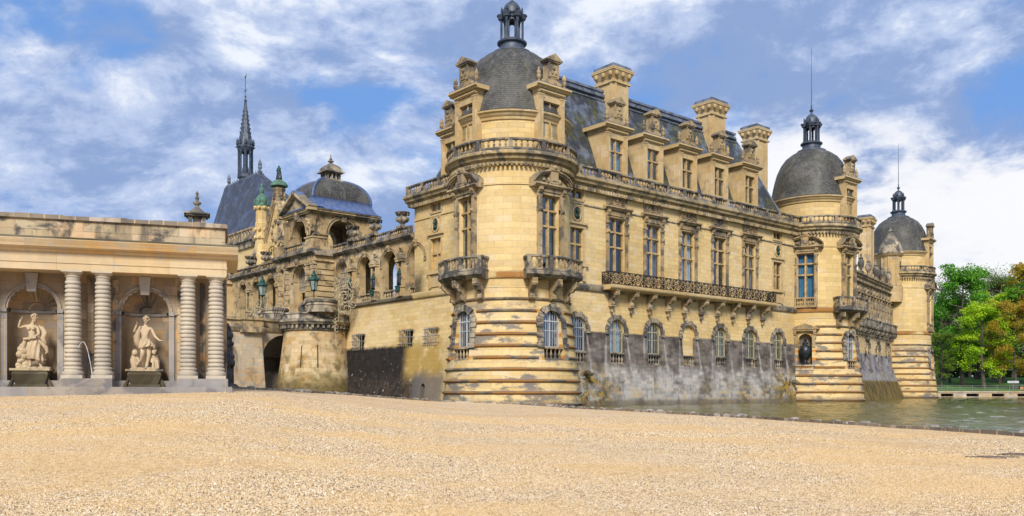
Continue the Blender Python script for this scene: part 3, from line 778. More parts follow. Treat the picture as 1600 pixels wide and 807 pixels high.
def tower_surround_mesh():
    if 'tsur' in _c: return _c['tsur']
    mb = MB()
    for s in (-1, 1):
        xa, xb = sorted((s*1.0, s*1.36)); mb.box(xa, xb, -.10, .25, 11.0, 17.9)
        mb.box(s*1.2-.2, s*1.2+.2, -.2, .2, 16.0, 16.35); mb.box(s*1.2-.12, s*1.2+.12, -.17, -.08, 11.4, 16.0)
        mb.ball((s*1.2, -.2, 16.18), .16, 8, 6)
        scroll_bracket(mb, s*1.3, .1, 17.95, .32, .5, .85)
    mb.box(-1.0, 1.0, -.06, .2, 17.4, 17.65); mb.box(-1.1, 1.1, -.15, .2, 17.65, 17.95)
    mb.extx([(.45, 17.95), (.45, 18.28), (-.48, 18.25), (-.5, 18.12), (-.3, 17.95)], -2.0, 2.0)
    n = 10                                      # segmental pediment, broken by a cartouche
    def arc(x): return 18.28+1.0*sqrt(max(0, 1-(x/2.05)**2))
    for i in range(n):
        xa = -2.0+4.0*i/n; xb = -2.0+4.0*(i+1)/n
        if -.42 < (xa+xb)/2 < .42: continue
        za, zb = max(arc(xa), 18.30), max(arc(xb), 18.30)
        for (o, t0, t1) in ((-.55, 0, .13), (-.42, -.13, 0), (-.2, -.24, -.13)):
            A = [(xa, o, za+t0), (xb, o, zb+t0), (xb, o, zb+t1), (xa, o, za+t1)]; B = [(x, .45, z) for x, _, z in A]
            mb.face(A, sm=False)
            for j in range(4):
                k = (j+1) % 4; mb.face([A[k], A[j], B[j], B[k]], sm=False)
    mb.prism([(-1.85, 18.28), (1.85, 18.28), (1.2, 18.85), (.4, 19.0), (-.4, 19.0), (-1.2, 18.85)], -.06, .4)
    mb.box(-.42, .42, -.5, .3, 18.28, 19.45); mb.box(-.52, .52, -.58, .3, 19.35, 19.5); mb.box(-.25, .25, -.56, -.5, 18.5, 19.2)
    mb.ball((0, -.55, 19.62), .2, 8, 6, (1.3, .8, 1))
    for s in (-1, 1): mb.ball((s*.9, -.12, 18.62), .17, 7, 5, (1.3, .8, 1)); mb.ball((s*.62, -.4, 18.5), .16, 7, 5, (.8, .9, 1.6))
    _c['tsur'] = mb.mesh('window_surround', 'trim'); return _c['tsur']
def dormer_meshes():
    if 'dor' in _c: return _c['dor']
    mb = MB()
    for s in (-1, 1):
        xa, xb = sorted((s*.95, s*1.45)); mb.box(xa, xb, -.04, .5, 0, 4.95)
        xa, xb = sorted((s*1.02, s*1.38)); mb.box(xa, xb, -.16, -.03, .5, 4.35); capital(mb, s*1.2, -.02, 4.35, .42)
        mb.box(s*1.2-.25, s*1.2+.25, -.2, 0, 0, .5)
        xa, xb = sorted((s*1.1, s*1.45)); mb.extx([(.5, 0), (.7, 0), (2.75, 5.5), (.5, 5.5)][::-1], xa, xb)
        xa, xb = sorted((s*1.45, s*1.50)); mb.extx([(.55, .6), (.8, .6), (2.1, 4.4), (.55, 4.4)][::-1], xa, xb)
    mb.box(-.95, .95, -.02, .5, 4.3, 4.95); mb.box(-.95, .95, -.06, .4, .9, 1.3)
    mb.box(-1.50, 1.50, -.16, 2.5, 4.92, 5.22); mb.box(-1.42, 1.42, -.24, -.1, 5.0, 5.12)
    mb.extx([(2.75, 5.22), (2.75, 5.58), (-.50, 5.56), (-.53, 5.42), (-.36, 5.34), (-.3, 5.22)], -1.9, 1.9)
    top = MB()
    top.prism([(-1.15, 5.58), (1.15, 5.58), (.75, 5.95), (.6, 6.25), (-.6, 6.25), (-.75, 5.95)], -.22, .5)
    top.box(-.52, .52, -.25, .45, 6.2, 7.5); top.box(-.38, .38, -.31, -.24, 6.35, 7.3)
    for s in (-1, 1):
        xa, xb = sorted((s*.40, s*.56)); top.box(xa, xb, -.34, -.2, 6.25, 7.45); top.ball((s*.48, -.3, 7.35), .10, 6, 4)
        top.ball((s*.85, -.05, 5.85), .26, 8, 6, (1.2, .9, .9)); top.ball((s*.2, -.33, 6.7), .11, 6, 5, (1, 1, 1.8))
        pinnacle(top, s*1.42, -.05, 5.58, 1.15)
    top.ball((0, -.33, 7.05), .15, 7, 5)
    top.box(-.72, .72, -.42, .5, 7.5, 7.64)
    top.prism([(-.84, 7.62), (.84, 7.62), (.84, 7.74), (0, 8.22), (-.84, 7.74)], -.50, .5)
    hood = MB(); hood.box(-1.88, 1.88, -.45, 2.9, 5.585, 5.64)
    _c['dor'] = (mb.mesh('dormer', 'ashlar_trim' if 'ashlar_trim' in M else 'trim2'), top.mesh('dormer_crest', 'trim'), hood.mesh('lead_cover', 'lead')); return _c['dor']
M['trim2'] = stone('dormer_stone', (.58, .425, .205), (.46, .32, .14), bw=1.2, rh=.6, msz=.006, greyamt=.55, glo=.54, up=.8, warm=(.58, .36, .12))
def add_dormer(parent, x, y, z, rz=0., curtain=False):
    a, b_, c = dormer_meshes()
    d = place('dormer', a, parent, (x, y, z), rz)
    place('crest', b_, d); place('lead_cover', c, d)
    add_window(d, 'dormer', 0, .22, 1.3, 0, curtain, flat=True)
    return d
def cornice_profile(z0=19.72, z1=20.78, out=.85):
    h = z1-z0
    return [(-.02, z0), (-out*.30, z0+.05), (-out*.34, z0+h*.30), (-out*.72, z0+h*.42), (-out*.78, z0+h*.62), (-out, z0+h*.74), (-out*1.02, z0+h*.93), (-out*.95, z1)]
def straight_cornice(mb, x0, x1, z0=19.72, z1=20.78, out=.85, back=.6, dentil=True, m0=0., m1=0.):
    pr = cornice_profile(z0, z1, out)
    mb.extx([(back, z0)]+pr+[(back, z1)], x0-m0, x1+m1)
    if dentil:
        n = int((x1-x0)/.36)
        for i in range(n):
            x = x0+(i+.5)*(x1-x0)/n; mb.box(x-.09, x+.09, -out*.62, 0, z0-.20, z0+.12)
def straight_balustrade(parent, loc, L, rz=0., h=.95, bay=2.7, nb=5, mat='weather_shade', pier=.36, name='balustrade', ends=(1, 1), balmat='trim', w=.30):
    mb = MB(); n = max(1, round(L/bay)); b = L/n
    mb.box(0, L, -w/2, w/2, 0, .16)
    mb.extx([(-w/2-.03, h-.17), (w/2+.03, h-.17), (w/2+.05, h-.04), (w/2-.03, h), (-w/2+.03, h), (-w/2-.05, h-.04)], 0, L)
    o = place(name, None, parent, loc, rz)
    for i in range(n+1):
        if (i == 0 and not ends[0]) or (i == n and not ends[1]): continue
        x = min(max(b*i, pier/2), L-pier/2); mb.box(x-pier/2, x+pier/2, -w/2-.02, w/2+.02, .16, h-.17); mb.box(x-pier*.3, x+pier*.3, -w/2-.05, -w/2, .26, h-.27)
    bm = baluster_mesh(balmat, h-.33)
    o.data = None
    COL.objects.unlink(o); bpy.data.objects.remove(o)
    o = place(name, mb.mesh(name, mat), parent, loc, rz)
    for i in range(n):
        for j in range(nb):
            x = b*i+pier/2+(b-pier)*(j+.5)/nb
            place('baluster', bm, o, (x, 0, .16))
    return o
def ring_balustrade(parent, loc, R, a0, a1, h=.9, n=8, nb=5, mat='weather_shade', w=.28, balmat='trim', pierw=.34, name='balustrade'):
    mb = MB()
    seg = max(8, int((a1-a0)/4))
    mb.lathe([(R-w/2, 0), (R+w/2, 0), (R+w/2, .16), (R-w/2, .16), (R-w/2, 0)], a0=a0, a1=a1, n=seg)
    mb.lathe([(R-w/2, h-.17), (R+w/2+.03, h-.17), (R+w/2+.05, h-.04), (R+w/2-.03, h), (R-w/2+.03, h), (R-w/2, h-.17)], a0=a0, a1=a1, n=seg)
    st = (a1-a0)/n; hp = math.degrees(pierw/2/R)
    for i in range(n+1):
        a = a0+st*i; a = min(max(a, a0+hp), a1-hp)
        mb.lathe([(R-w/2-.02, .16), (R+w/2+.02, .16), (R+w/2+.02, h-.17), (R-w/2-.02, h-.17)], a0=a-hp, a1=a+hp, n=2)
    o = place(name, mb.mesh(name, mat), parent, loc)
    bm = baluster_mesh(balmat, h-.33)
    for i in range(n):
        for j in range(nb):
            a = radians(a0+st*i+hp+(st-2*hp)*(j+.5)/nb)
            place('baluster', bm, o, (R*sin(a), -R*cos(a), .16))
    return o
def az(a, r, z=0.): a = radians(a); return (r*sin(a), -r*cos(a), z)

# ---------------------------------------------------------------- round towers
DOME = [(4.98, 24.22), (4.86, 24.6), (4.66, 25.3), (4.55, 25.9), (4.36, 26.8), (4.08, 27.8), (3.62, 28.8), (3.05, 29.57), (2.35, 30.1), (1.75, 30.42), (1.62, 30.5)]
def lantern(parent, z0=30.45):
    mb = MB()
    mb.lathe([(1.75, z0), (1.7, z0+.12), (1.30, z0+.30), (1.08, z0+.42), (1.06, z0+.85), (1.28, z0+.92), (1.30, z0+1.05), (1.12, z0+1.18), (0, z0+1.2)], n=24)
    zb = z0+1.18
    R = .72
    holes = [(-.26+radians(60*k)*R, .26+radians(60*k)*R, zb+.10, zb+1.75, True) for k in range(-2, 4)]
    P = lambda x, z, d: ((R-.14*d)*sin(x/R), -(R-.14*d)*cos(x/R), z)
    wall(mb, -radians(150)*R, radians(210)*R, [zb, zb+2.1], holes, P, .14, .12)
    for k in range(6):
        a = 30+60*k
        for r_, sp in ((.92, 0),):
            c = az(a, r_); mb.lathe([(.16, 0), (.16, .12), (.10, .18), (.095, 1.65), (.15, 1.78), (.16, 1.9)], (c[0], c[1], zb), n=8)
    zt = zb+1.9
    for k in range(6):
        a = 30+60*k; c = az(a, .86)
        mb.lathe([(.10, 0), (.34, .0), (.36, .14), (.46, .26), (.48, .36), (.1, .40)], (c[0], c[1], zt), n=8)
        pinnacle(mb, *az(a, .88)[:2], zt+.40, .62)
    mb.lathe([(.60, zt), (.86, zt+.05), (.88, zt+.2), (1.02, zt+.32), (1.02, zt+.40), (.6, zt+.44)], n=24)
    mb.lathe([(.80, zt+.42), (.80, zt+.62), (.74, zt+.95), (.58, zt+1.28), (.34, zt+1.5), (.16, zt+1.58), (.10, zt+1.8), (.24, zt+1.98), (.26, zt+2.06), (.10, zt+2.2), (.07, zt+2.5), (.10, zt+2.6), (.05, zt+2.7), (0, zt+2.72)], n=20)
    o = part('lantern', mb, 'lantern', parent)
    r = MB(); r.tube([(0, 0, zt+2.6), (0, 0, zt+5.5), (0, 0, zt+9.6)], [.055, .04, .018], 6); part('lightning_rod', r, 'lantern', parent)
def round_tower(label, c, mains, arches, dormers, bal, niche=None, lowz=(-.6), wallrange=(-180, 180), far=False, oriel=None):
    T = thing('round_tower', label, 'tower', (c[0], c[1], 0), 0, 'round towers of the chateau')
    R0 = 5.0
    def Rz(z): return R0+.12*max(0, 8.8-z)
    def P1(x, z, d): r = Rz(z)*(1-d)+(Rz(6.5)-.62)*d; return (r*sin(x/R0), -r*cos(x/R0), z)
    def Pu(x, z, d): r = R0-.5*d; return (r*sin(x/R0), -r*cos(x/R0), z)
    A = lambda a: radians(a)*R0
    cut = A(min(mains[0]['az'], -60)-90)
    # lower, battered storey
    mb = MB(); holes = []
    for a in arches: holes.append((A(a)-.98, A(a)+.98, 3.85, 8.05, True))
    if niche is not None: holes.append((A(niche)-.75, A(niche)+.75, 4.3, 8.0, True))
    z_l = [-.6]+[8.86-.955*k for k in range(9, -1, -1)]
    wall(mb, cut, cut+2*pi*R0, z_l, holes, P1, .6, .35)
    part('battered_base', mb, 'tower', T, angle=20)
    led = MB()
    for k in range(0, 10):
        z = 8.86-.955*k
        if z < -.2: continue
        r = Rz(z); blocked = []
        if 3.4 < z < 8.8:
            for a in arches: blocked.append((a-17, a+17))
        if niche is not None and 4.1 < z < 9: blocked.append((niche-13, niche+13))
        a = math.degrees(cut/R0); end = a+360
        for b0, b1 in sorted(blocked)+[(end, end)]:
            if b0 > a: led.lathe([(r-.08, z-.16), (r+.09, z-.14), (r+.17, z-.06), (r+.18, z+.0), (r+.10, z+.06), (r-.05, z+.12)], a0=a, a1=b0, n=max(4, int((b0-a)/4)))
            a = b1
    part('stone_ledges', led, 'ledge', T)
    for a in arches:
        v = MB(); rr = Rz(7)
        archring(v, 0, 6.95, 1.0, .55, 9, 0, (.20, .12), 5, Pf=lambda x, z, o, a=a: ((Rz(z)+o)*sin(x/R0+radians(a)), -(Rz(z)+o)*cos(x/R0+radians(a)), z))
        part('arch_stones', v, 'weather_shade', T)
        w = add_window(T, 'arched_white', *az(a, Rz(6.5)-.42, 4.95), a, curtain=False)
        b = MB(); b.box(-1., 1., -.1, .22, .92, 1.06); b.box(-1., 1., -.1, .22, -.02, .12)
        bb = place('window_balustrade', b.mesh('window_balustrade', 'trim'), T, az(a, Rz(4.4)-.18, 3.88), a)
        for j in range(4): place('baluster', baluster_mesh('trim', .80), bb, (-.69+.46*j, .05, .12))
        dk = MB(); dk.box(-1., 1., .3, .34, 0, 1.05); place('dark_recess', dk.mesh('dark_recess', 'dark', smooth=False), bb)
    # main storey
    mb = MB(); holes = []
    for q in mains:
        if q.get('low', 1): holes.append((A(q['az'])-.97, A(q['az'])+.97, 11.0 if q['kind'] == 'balcony' else 12.2, 17.4, False))
    wall(mb, cut, cut+2*pi*R0, [8.86, 10.5, 14, 18, 19.9], holes, Pu, .5, .30)
    part('drum_wall', mb, 'tower', T)
    bd = MB()
    bd.lathe([(R0-.02, 10.48), (R0+.10, 10.52), (R0+.16, 10.62), (R0+.16, 11.02), (R0+.05, 11.10), (R0-.02, 11.12)], n=72)
    part('string_course', bd, 'tower', T); bd = MB()
    bd.lathe([(R0-.02, 18.06), (R0+.08, 18.10), (R0+.08, 18.18), (R0-.02, 18.22)], n=72)
    for z in (9.75,): bd.lathe([(R0-.02, z-.03), (R0+.03, z), (R0-.02, z+.03)], n=72)
    part('upper_string_course', bd, 'tower', T)
    for q in mains:
        a = q['az']
        place('window_surround', tower_surround_mesh(), T, az(a, R0+.02), a)
        add_window(T, 'tower', *az(a, R0-.36, 11.0), a, curtain=q.get('curtain', False))
        if q['kind'] == 'balcony':
            bk = MB(); h0, h1 = a-29, a+29; RB = 6.35
            bk.lathe([(R0-.1, 10.42), (RB-.35, 10.42), (RB-.2, 10.5), (RB-.05, 10.62), (RB+.08, 10.72), (RB+.10, 10.98), (RB-.0, 11.04), (R0-.1, 11.06)], a0=h0, a1=h1, n=16)
            part('balcony', bk, 'weather_shade', T)
            for da in (-22, 0, 22):
                br = MB()
                f = MB(); scroll_bracket(f, 0, 0, 0, .42, 1.25, 1.75)
                aa = radians(a+da); base = Vector(az(a+da, R0-.02, 10.42))
                for F_, U_, S_ in zip(f.F, f.U, f.S):
                    br.face([(base.x+f.V[i][0]*cos(aa)-f.V[i][1]*sin(aa), base.y+f.V[i][0]*sin(aa)+f.V[i][1]*cos(aa), base.z+f.V[i][2]) for i in F_], None, S_)
                part('balcony_bracket', br, 'trim', T)
            ring_balustrade(T, (0, 0, 11.05), RB-.10, h0+.6, h1-.6, h=1.2, n=3 if not far else 2, nb=4, mat='weather_shade', pierw=.30)
            for s in (h0+1.2, h1-1.2):           # short returns to the wall
                rt = MB(); rt.box(-.13, .13, 0, RB-R0-.1, 1.03, 1.2); rt.box(-.13, .13, 0, RB-R0-.1, 0, .16)
                o_ = place('balustrade_return', rt.mesh('balustrade_return', 'weather_shade'), T, az(s, RB-.08, 11.05), s)
                for j in range(3): place('baluster', baluster_mesh('trim', .87), o_, (0, .3+.34*j, .16))
        else:
            b = MB(); b.box(-1.3, 1.3, -.34, .2, 0, .22); b.box(-1.2, 1.2, -.26, .2, 1.02, 1.2)
            for x in (-1.15, 0, 1.15): b.box(x-.13, x+.13, -.25, .15, .22, 1.02)
            b.box(-1.0, 1.0, .12, .16, .2, 1.05)
            bb = place('window_balustrade', b.mesh('window_balustrade', 'trim'), T, az(a, R0, 11.05), a)
            for x in (-.85, -.57, -.29, .29, .57, .85): place('baluster', baluster_mesh('trim', .80), bb, (x, -.1, .22))
    # crowning cornice, parapet, drum and dome
    cn = MB()
    cn.lathe([(R0-.05, 19.68), (R0+.22, 19.74), (R0+.24, 19.98), (R0+.52, 20.10), (R0+.58, 20.32), (R0+.82, 20.44), (R0+.84, 20.62), (R0+.78, 20.72), (R0+.3, 20.80), (3.5, 20.82)], n=84)
    nd = 88
    for i in range(nd):
        a = 360/nd*i; h = 1.0
        cn.lathe([(R0-.02, 19.52), (R0+.44, 19.56), (R0+.46, 19.84), (R0-.02, 19.86)], a0=a-h, a1=a+h, n=1)
    part('cornice', cn, 'cornice', T)
    ring_balustrade(T, (0, 0, 20.80), R0+.50, bal[0], bal[1], h=.92, n=bal[2], nb=5)
    dr = MB(); dr.lathe([(4.72, 20.78), (4.72, 23.5)], n=60)
    part('upper_drum', dr, 'ashlar', T)
    dc = MB(); dc.lathe([(4.70, 23.42), (4.84, 23.46), (4.88, 23.66), (5.02, 23.76), (5.08, 23.92), (5.22, 24.0), (5.24, 24.14), (5.12, 24.2), (4.9, 24.24)], n=72)
    part('drum_cornice', dc, 'trim2', T)
    dm = MB(); dm.lathe(DOME, n=72); dm.lathe([(5.18, 24.21), (4.98, 24.30), (4.9, 24.32)], n=72)
    part('dome', dm, 'slate_dome', T)
    for a in dormers: add_dormer(T, *az(a, 4.98, 20.8), a)
    lantern(T)
    if niche is not None:
        v = MB(); r = Rz(7.5)
        nb_ = place
        q = MB()
        for s in (-1, 1):
            xa, xb = sorted((s*.78, s*1.15)); q.box(xa, xb, -.14, .3, 6.4, 7.9); scroll_bracket(q, s*1.1, 0, 8.35, .3, .35, 1.0)
        q.box(-1.3, 1.3, -.30, .3, 8.3, 8.5); q.prism([(-1.6, 8.5), (1.6, 8.5), (1.6, 8.62), (0, 9.2), (-1.6, 8.62)], -.38, .3); 
        sq_ = MB(); sq_.box(-1.0, 1.0, -.5, .5, 3.7, 4.2); sq_.box(-1.15, 1.15, -.6, .5, 4.2, 4.36); place('niche_sill', sq_.mesh('niche_sill', 'trim'), T, az(niche, r, 0), niche)
        place('niche_frame', q.mesh('niche_frame', 'trim'), T, az(niche, r, 0), niche)
        bk = MB(); bk.box(-1, 1, .0, .05, 3.9, 8.3); place('niche_back', bk.mesh('niche_back', 'trim'), T, az(niche, r-.75, 0), niche)
    return T
T1 = (0., 75.); T2 = (36.6, 105.6); T3 = (65.3, 146.)
round_tower('nearest round tower, slate dome between two dormers, over the gravel forecourt', T1,
            [dict(az=-51, kind='balcony'), dict(az=39.5, kind='balcony', curtain=False)], [-51, 39.5], [-49.5, 40.5], (-115, 113, 8))
round_tower('middle round tower in the water, black vase in its niche, tall rod on top', T2,
            [dict(az=-27, kind='plain', curtain='blue'), dict(az=38, kind='balcony')], [38], [40.5, 135], (-80, 130, 7), niche=-27)
round_tower('farthest round tower beside the trees, smallest slate dome', T3,
            [dict(az=50, kind='plain')], [50], [50, 140], (-70, 130, 7), far=True)
# ---------------------------------------------------------------- main wing with the iron balcony
TH = 40.5
OF = (.89, 73.96)
WING = thing('chateau_wing', 'long pale stone wing with black iron balcony, five dormers and three tall chimneys', 'palace wing', (*OF, 0), TH, 'wings of the chateau')
mainx = [11.84, 17.11, 22.52, 27.9, 33.47]
archx = [6.61, 11.78, 17.15, 22.58, 28.01, 33.52, 38.96]
narx = [6.49, 38.9]
bat = lambda z: .095*max(0, 7.0-z)
D = .5
PL = planar(D, bat)
mb = MB()
hl = [(x-1.03, x+1.03, 3.85, 8.05, True) for x in archx]
wall(mb, 3.0, 45.0, [-.6, 1, 3, 5, 7, 9, 10.6], hl, PL, D, 1.5)
part('lower_wall', mb, 'facade', WING)
mb = MB()
hl = [(x-1.1, x+1.1, 11.3, 17.6, False) for x in mainx]+[(x-.85, x+.85, 12.9, 16.1, False) for x in narx]+[(x-.85, x+.85, 18.75, 19.5, False) for x in narx]
wall(mb, 3.0, 45.0, [10.6, 14, 18, 20], hl, planar(.4), .4, 2)
part('upper_wall', mb, 'ashlar', WING)
mb = MB()   # string course and stain line over it
mb.extx([(.2, 10.5), (-.16, 10.52), (-.26, 10.66), (-.28, 10.95), (-.12, 11.12), (.2, 11.16)][::-1][::-1], 3, 45)
part('string_course', mb, 'weather_shade', WING); mb = MB(); mb.extx([(.1, 18.22), (-.07, 18.22), (-.10, 18.28), (-.07, 18.36), (.1, 18.38)], 3, 45)
part('upper_string_course', mb, 'weather_shade', WING)
for i, x in enumerate(mainx):
    place('window_surround', surround_mesh(), WING, (x, 0, 0))
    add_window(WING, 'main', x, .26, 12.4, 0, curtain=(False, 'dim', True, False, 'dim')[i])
    lw = MB(); lw.box(-1.1, 1.1, .18, .4, 11.2, 12.42); place('window_apron', lw.mesh('window_apron', 'trim2'), WING, (x, 0, 0))
def narrow_bay(parent, x, off=(0, 0, 0), rz=0.):
    b = MB()
    for s in (-1, 1):
        xa, xb = sorted((s*.85, s*1.12)); b.box(xa, xb, -.08, .0, 12.9, 16.15); b.box(xa, xb, -.06, 0, 18.7, 19.55); b.box(s*.9-.14, s*.9+.14, -.22, 0, 11.3, 12.6)
        xa, xb = sorted((s*.62, s*.9)); b.box(xa, xb, -.06, 0, 16.65, 18.3)
    b.box(-1.12, 1.12, -.10, 0, 16.1, 16.42); b.box(-1.3, 1.3, -.26, 0, 16.42, 16.6); b.box(-1.3, 1.3, -.30, .25, 12.62, 12.9); b.box(-1.0, 1.0, -.10, 0, 11.4, 12.5)
    b.box(-.95, .95, -.08, 0, 19.48, 19.58); b.box(-.95, .95, -.09, 0, 18.52, 18.72); b.box(-.9, .9, -.07, 0, 18.1, 18.2)
    b.tube([(.52*cos(q), -.06, 17.4+.66*sin(q)) for q in [2*pi*k/18 for k in range(19)]], .11, 6)
    o = place('window_surround', b.mesh('window_surround', 'trim2'), parent, (x+off[0], off[1], off[2]), rz)
    return o
def bust(parent_loc, label):
    mb = MB()
    mb.ball((0, -.12, .28), .17, 10, 8, (.85, .95, 1.2)); mb.tube([(0, -.08, -.02), (0, -.1, .16)], .09, 8)
    mb.ball((0, -.04, -.16), .30, 10, 6, (1.05, .6, .62)); mb.ball((0, -.27, .27), .035, 6, 4, (.8, 1, 1.2)); mb.ball((0, -.06, .38), .17, 8, 6, (1, 1, .8))
    return mb
def back_disc():
    d = MB(); d.prism([(.5*cos(2*pi*k/20), 17.4+.64*sin(2*pi*k/20)) for k in range(20)], -.03, .02); return d
for i, x in enumerate(narx):
    s = narrow_bay(WING, x)
    place('oculus_back', back_disc().mesh('oculus_back', 'mossy'), s)
    add_window(WING, 'narrow', x, .24, 12.9); add_window(WING, 'attic', x, .2, 18.72)
    bo = place('bust', bust(None, '').mesh('bust', 'bronze'), WING, (x, -.08, 17.28))
for i, x in enumerate(archx):
    v = MB()
    archring(v, x, 7.02, 1.05, .50, 11, 0, (.17, .11), 1, Pf=lambda X, z, o: (X, -bat(z)-o, z))
    part('arch_stones', v, 'weather_shade', WING)
    fr = MB(); fr.box(-1.0, 1.0, -.12, .2, .95, 1.08); fr.box(-1.0, 1.0, -.14, .2, 0, .1); 
    bb = place('window_balustrade', fr.mesh('window_balustrade', 'weather_shade'), WING, (x, -.0, 3.86), 0)
    for j in range(5): place('baluster', baluster_mesh('weather_shade', .85), bb, (-.78+.39*j, .02, .10))
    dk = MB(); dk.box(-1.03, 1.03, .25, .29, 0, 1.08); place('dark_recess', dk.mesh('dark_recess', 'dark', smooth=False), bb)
    if i == 3:
        bl = MB(); bl.box(-1.03, 1.03, .2, .3, 3.8, 8.1); place('blind_panel', bl.mesh('blind_panel', 'ashlar'), WING, (x, 0, 0))
    else:
        add_window(WING, 'arched' if i else 'arched_white', x, .18, 4.95, 0, curtain=(True if i == 1 else 'dim' if i in (0, 4) else False))
mb = MB(); straight_cornice(mb, 3.5, 45.0); part('cornice', mb, 'cornice', WING)
straight_balustrade(WING, (3.9, -.55, 20.78), 39.3, 0, h=.94, bay=2.45, nb=5)
# side facing the causeway
SD = place('side_front', None, WING, (0, 1.37, 0), -90)
def spart(name, mb, mat): return part(name, mb, mat, SD)
mb = MB()
hl = [(-12.15, -10.45, 12.9, 16.1, False), (-12.15, -10.45, 18.75, 19.5, False)]
wall(mb, -15.0, -3, [10.6, 14, 18, 20], hl, planar(.4), .4, 2)
mb.extx([(.2, 10.5), (-.16, 10.52), (-.26, 10.66), (-.28, 10.95), (-.12, 11.12), (.2, 11.16)], -15.2, -3)
mb.extx([(.1, 18.22), (-.07, 18.22), (-.10, 18.28), (-.07, 18.36), (.1, 18.38)], -15.0, -3)
mb.face([(-15, 0, 10.6), (-15, 0, 20), (-15, 13, 20), (-15, 13, 10.6)], sm=False)
# everything behind this Empty is one level deeper, so its meshes are the sub-parts
part('side_wall', mb, 'ashlar', SD)
narrow_bay(SD, -11.3)
place('oculus_back', back_disc().mesh('oculus_back', 'mossy'), SD, (-11.3, 0, 0))
place('bust', bust(None, '').mesh('bust', 'bronze'), SD, (-11.3, -.08, 17.28))
add_window(SD, 'narrow', -11.3, .24, 12.9, flat=True); add_window(SD, 'attic', -11.3, .2, 18.72, flat=True)
mb = MB(); straight_cornice(mb, -15.0, -3, m0=.85); part('side_cornice', mb, 'cornice', SD)
straight_balustrade(SD, (-15.5, -.55, 20.78), 11.2, 0, h=.94, bay=2.8, nb=6)
mb = MB(); mb.box(.3, 45, 13.9, 14.3, -1, 20.8); mb.box(44.6, 45, 1, 14, -1, 20.8); mb.box(.1, 44.6, .6, 14.2, 20.5, 20.77); mb.box(.3, .7, 2, 14, -1, 20.5)
part('rear_wall', mb, 'ashlar', WING)
# roof
mb = MB()
b0 = [(.35, .55), (41.9, .55), (41.9, 14.6), (.35, 14.6)]; t0 = [(4.6, 4.65), (36.9, 4.65), (36.9, 10.4), (4.6, 10.4)]
mb2 = MB()
def roofquad(p, q, z0=20.8, z1=31.2, n=1):
    (ax, ay), (bx, by) = p; (cx, cy), (dx_, dy_) = q
    L = sqrt((bx-ax)**2+(by-ay)**2); ex, ey = (bx-ax)/L, (by-ay)/L
    H = sqrt((z1-z0)**2+4.1**2)
    f = lambda x, y: (x-ax)*ex+(y-ay)*ey
    mb.face([(ax, ay, z0), (bx, by, z0), (dx_, dy_, z1), (cx, cy, z1)], [(0, 0), (L, 0), (f(dx_, dy_), H), (f(cx, cy), H)], sm=False)
for i in range(4): j = (i+1) % 4; roofquad((b0[i], b0[j]), (t0[i], t0[j]))
mb.face([(x, y, 31.2) for x, y in t0], sm=False)
part('roof', mb, 'slate', WING)
mb = MB()
x0, y0, x1, y1 = 4.45, 4.5, 37.05, 10.55
mb.box(x0, x1, y0, y1, 31.15, 31.32); mb.box(x0-.12, x1+.12, y0-.12, y1+.12, 31.32, 31.55); mb.box(x0+.05, x1-.05, y0+.05, y0+.3, 30.6, 31.2)
n = 90
for i in range(n): x = x0+(x1-x0)*(i+.5)/n; mb.box(x-.08, x+.08, y0-.28, y0-.02, 30.85, 31.05)
mb.tube([(x0, y0-.22, 30.82), (x1, y0-.22, 30.82)], .09, 6)
mb.tube([(x0-.05, y0-.30, 30.35), (x1, y0-.30, 30.35)], .05, 5)
for a, b_ in ((b0[0], t0[0]), (b0[1], t0[1]), (b0[3], t0[3]), (b0[2], t0[2])): mb.tube([(*a, 20.8), (*b_, 31.2)], .13, 6)
part('ridge_cap', mb, 'lead', WING)
mb = MB(); mb.extx([(-.2, 20.8), (.5, 21.55), (.78, 21.5), (.4, 20.8)], 4.6, 42); mb.extx([(.82, 21.52), (.86, 21.56), (.98, 21.9), (.95, 21.9)], 6, 41); part('lead_gutter', mb, 'leadblue', WING)
for i, x in enumerate(mainx): add_dormer(WING, x+.05, .05, 20.8, 0, curtain='blue' if i == 0 else False)
add_dormer(WING, .45, 10.9, 20.8, -90)
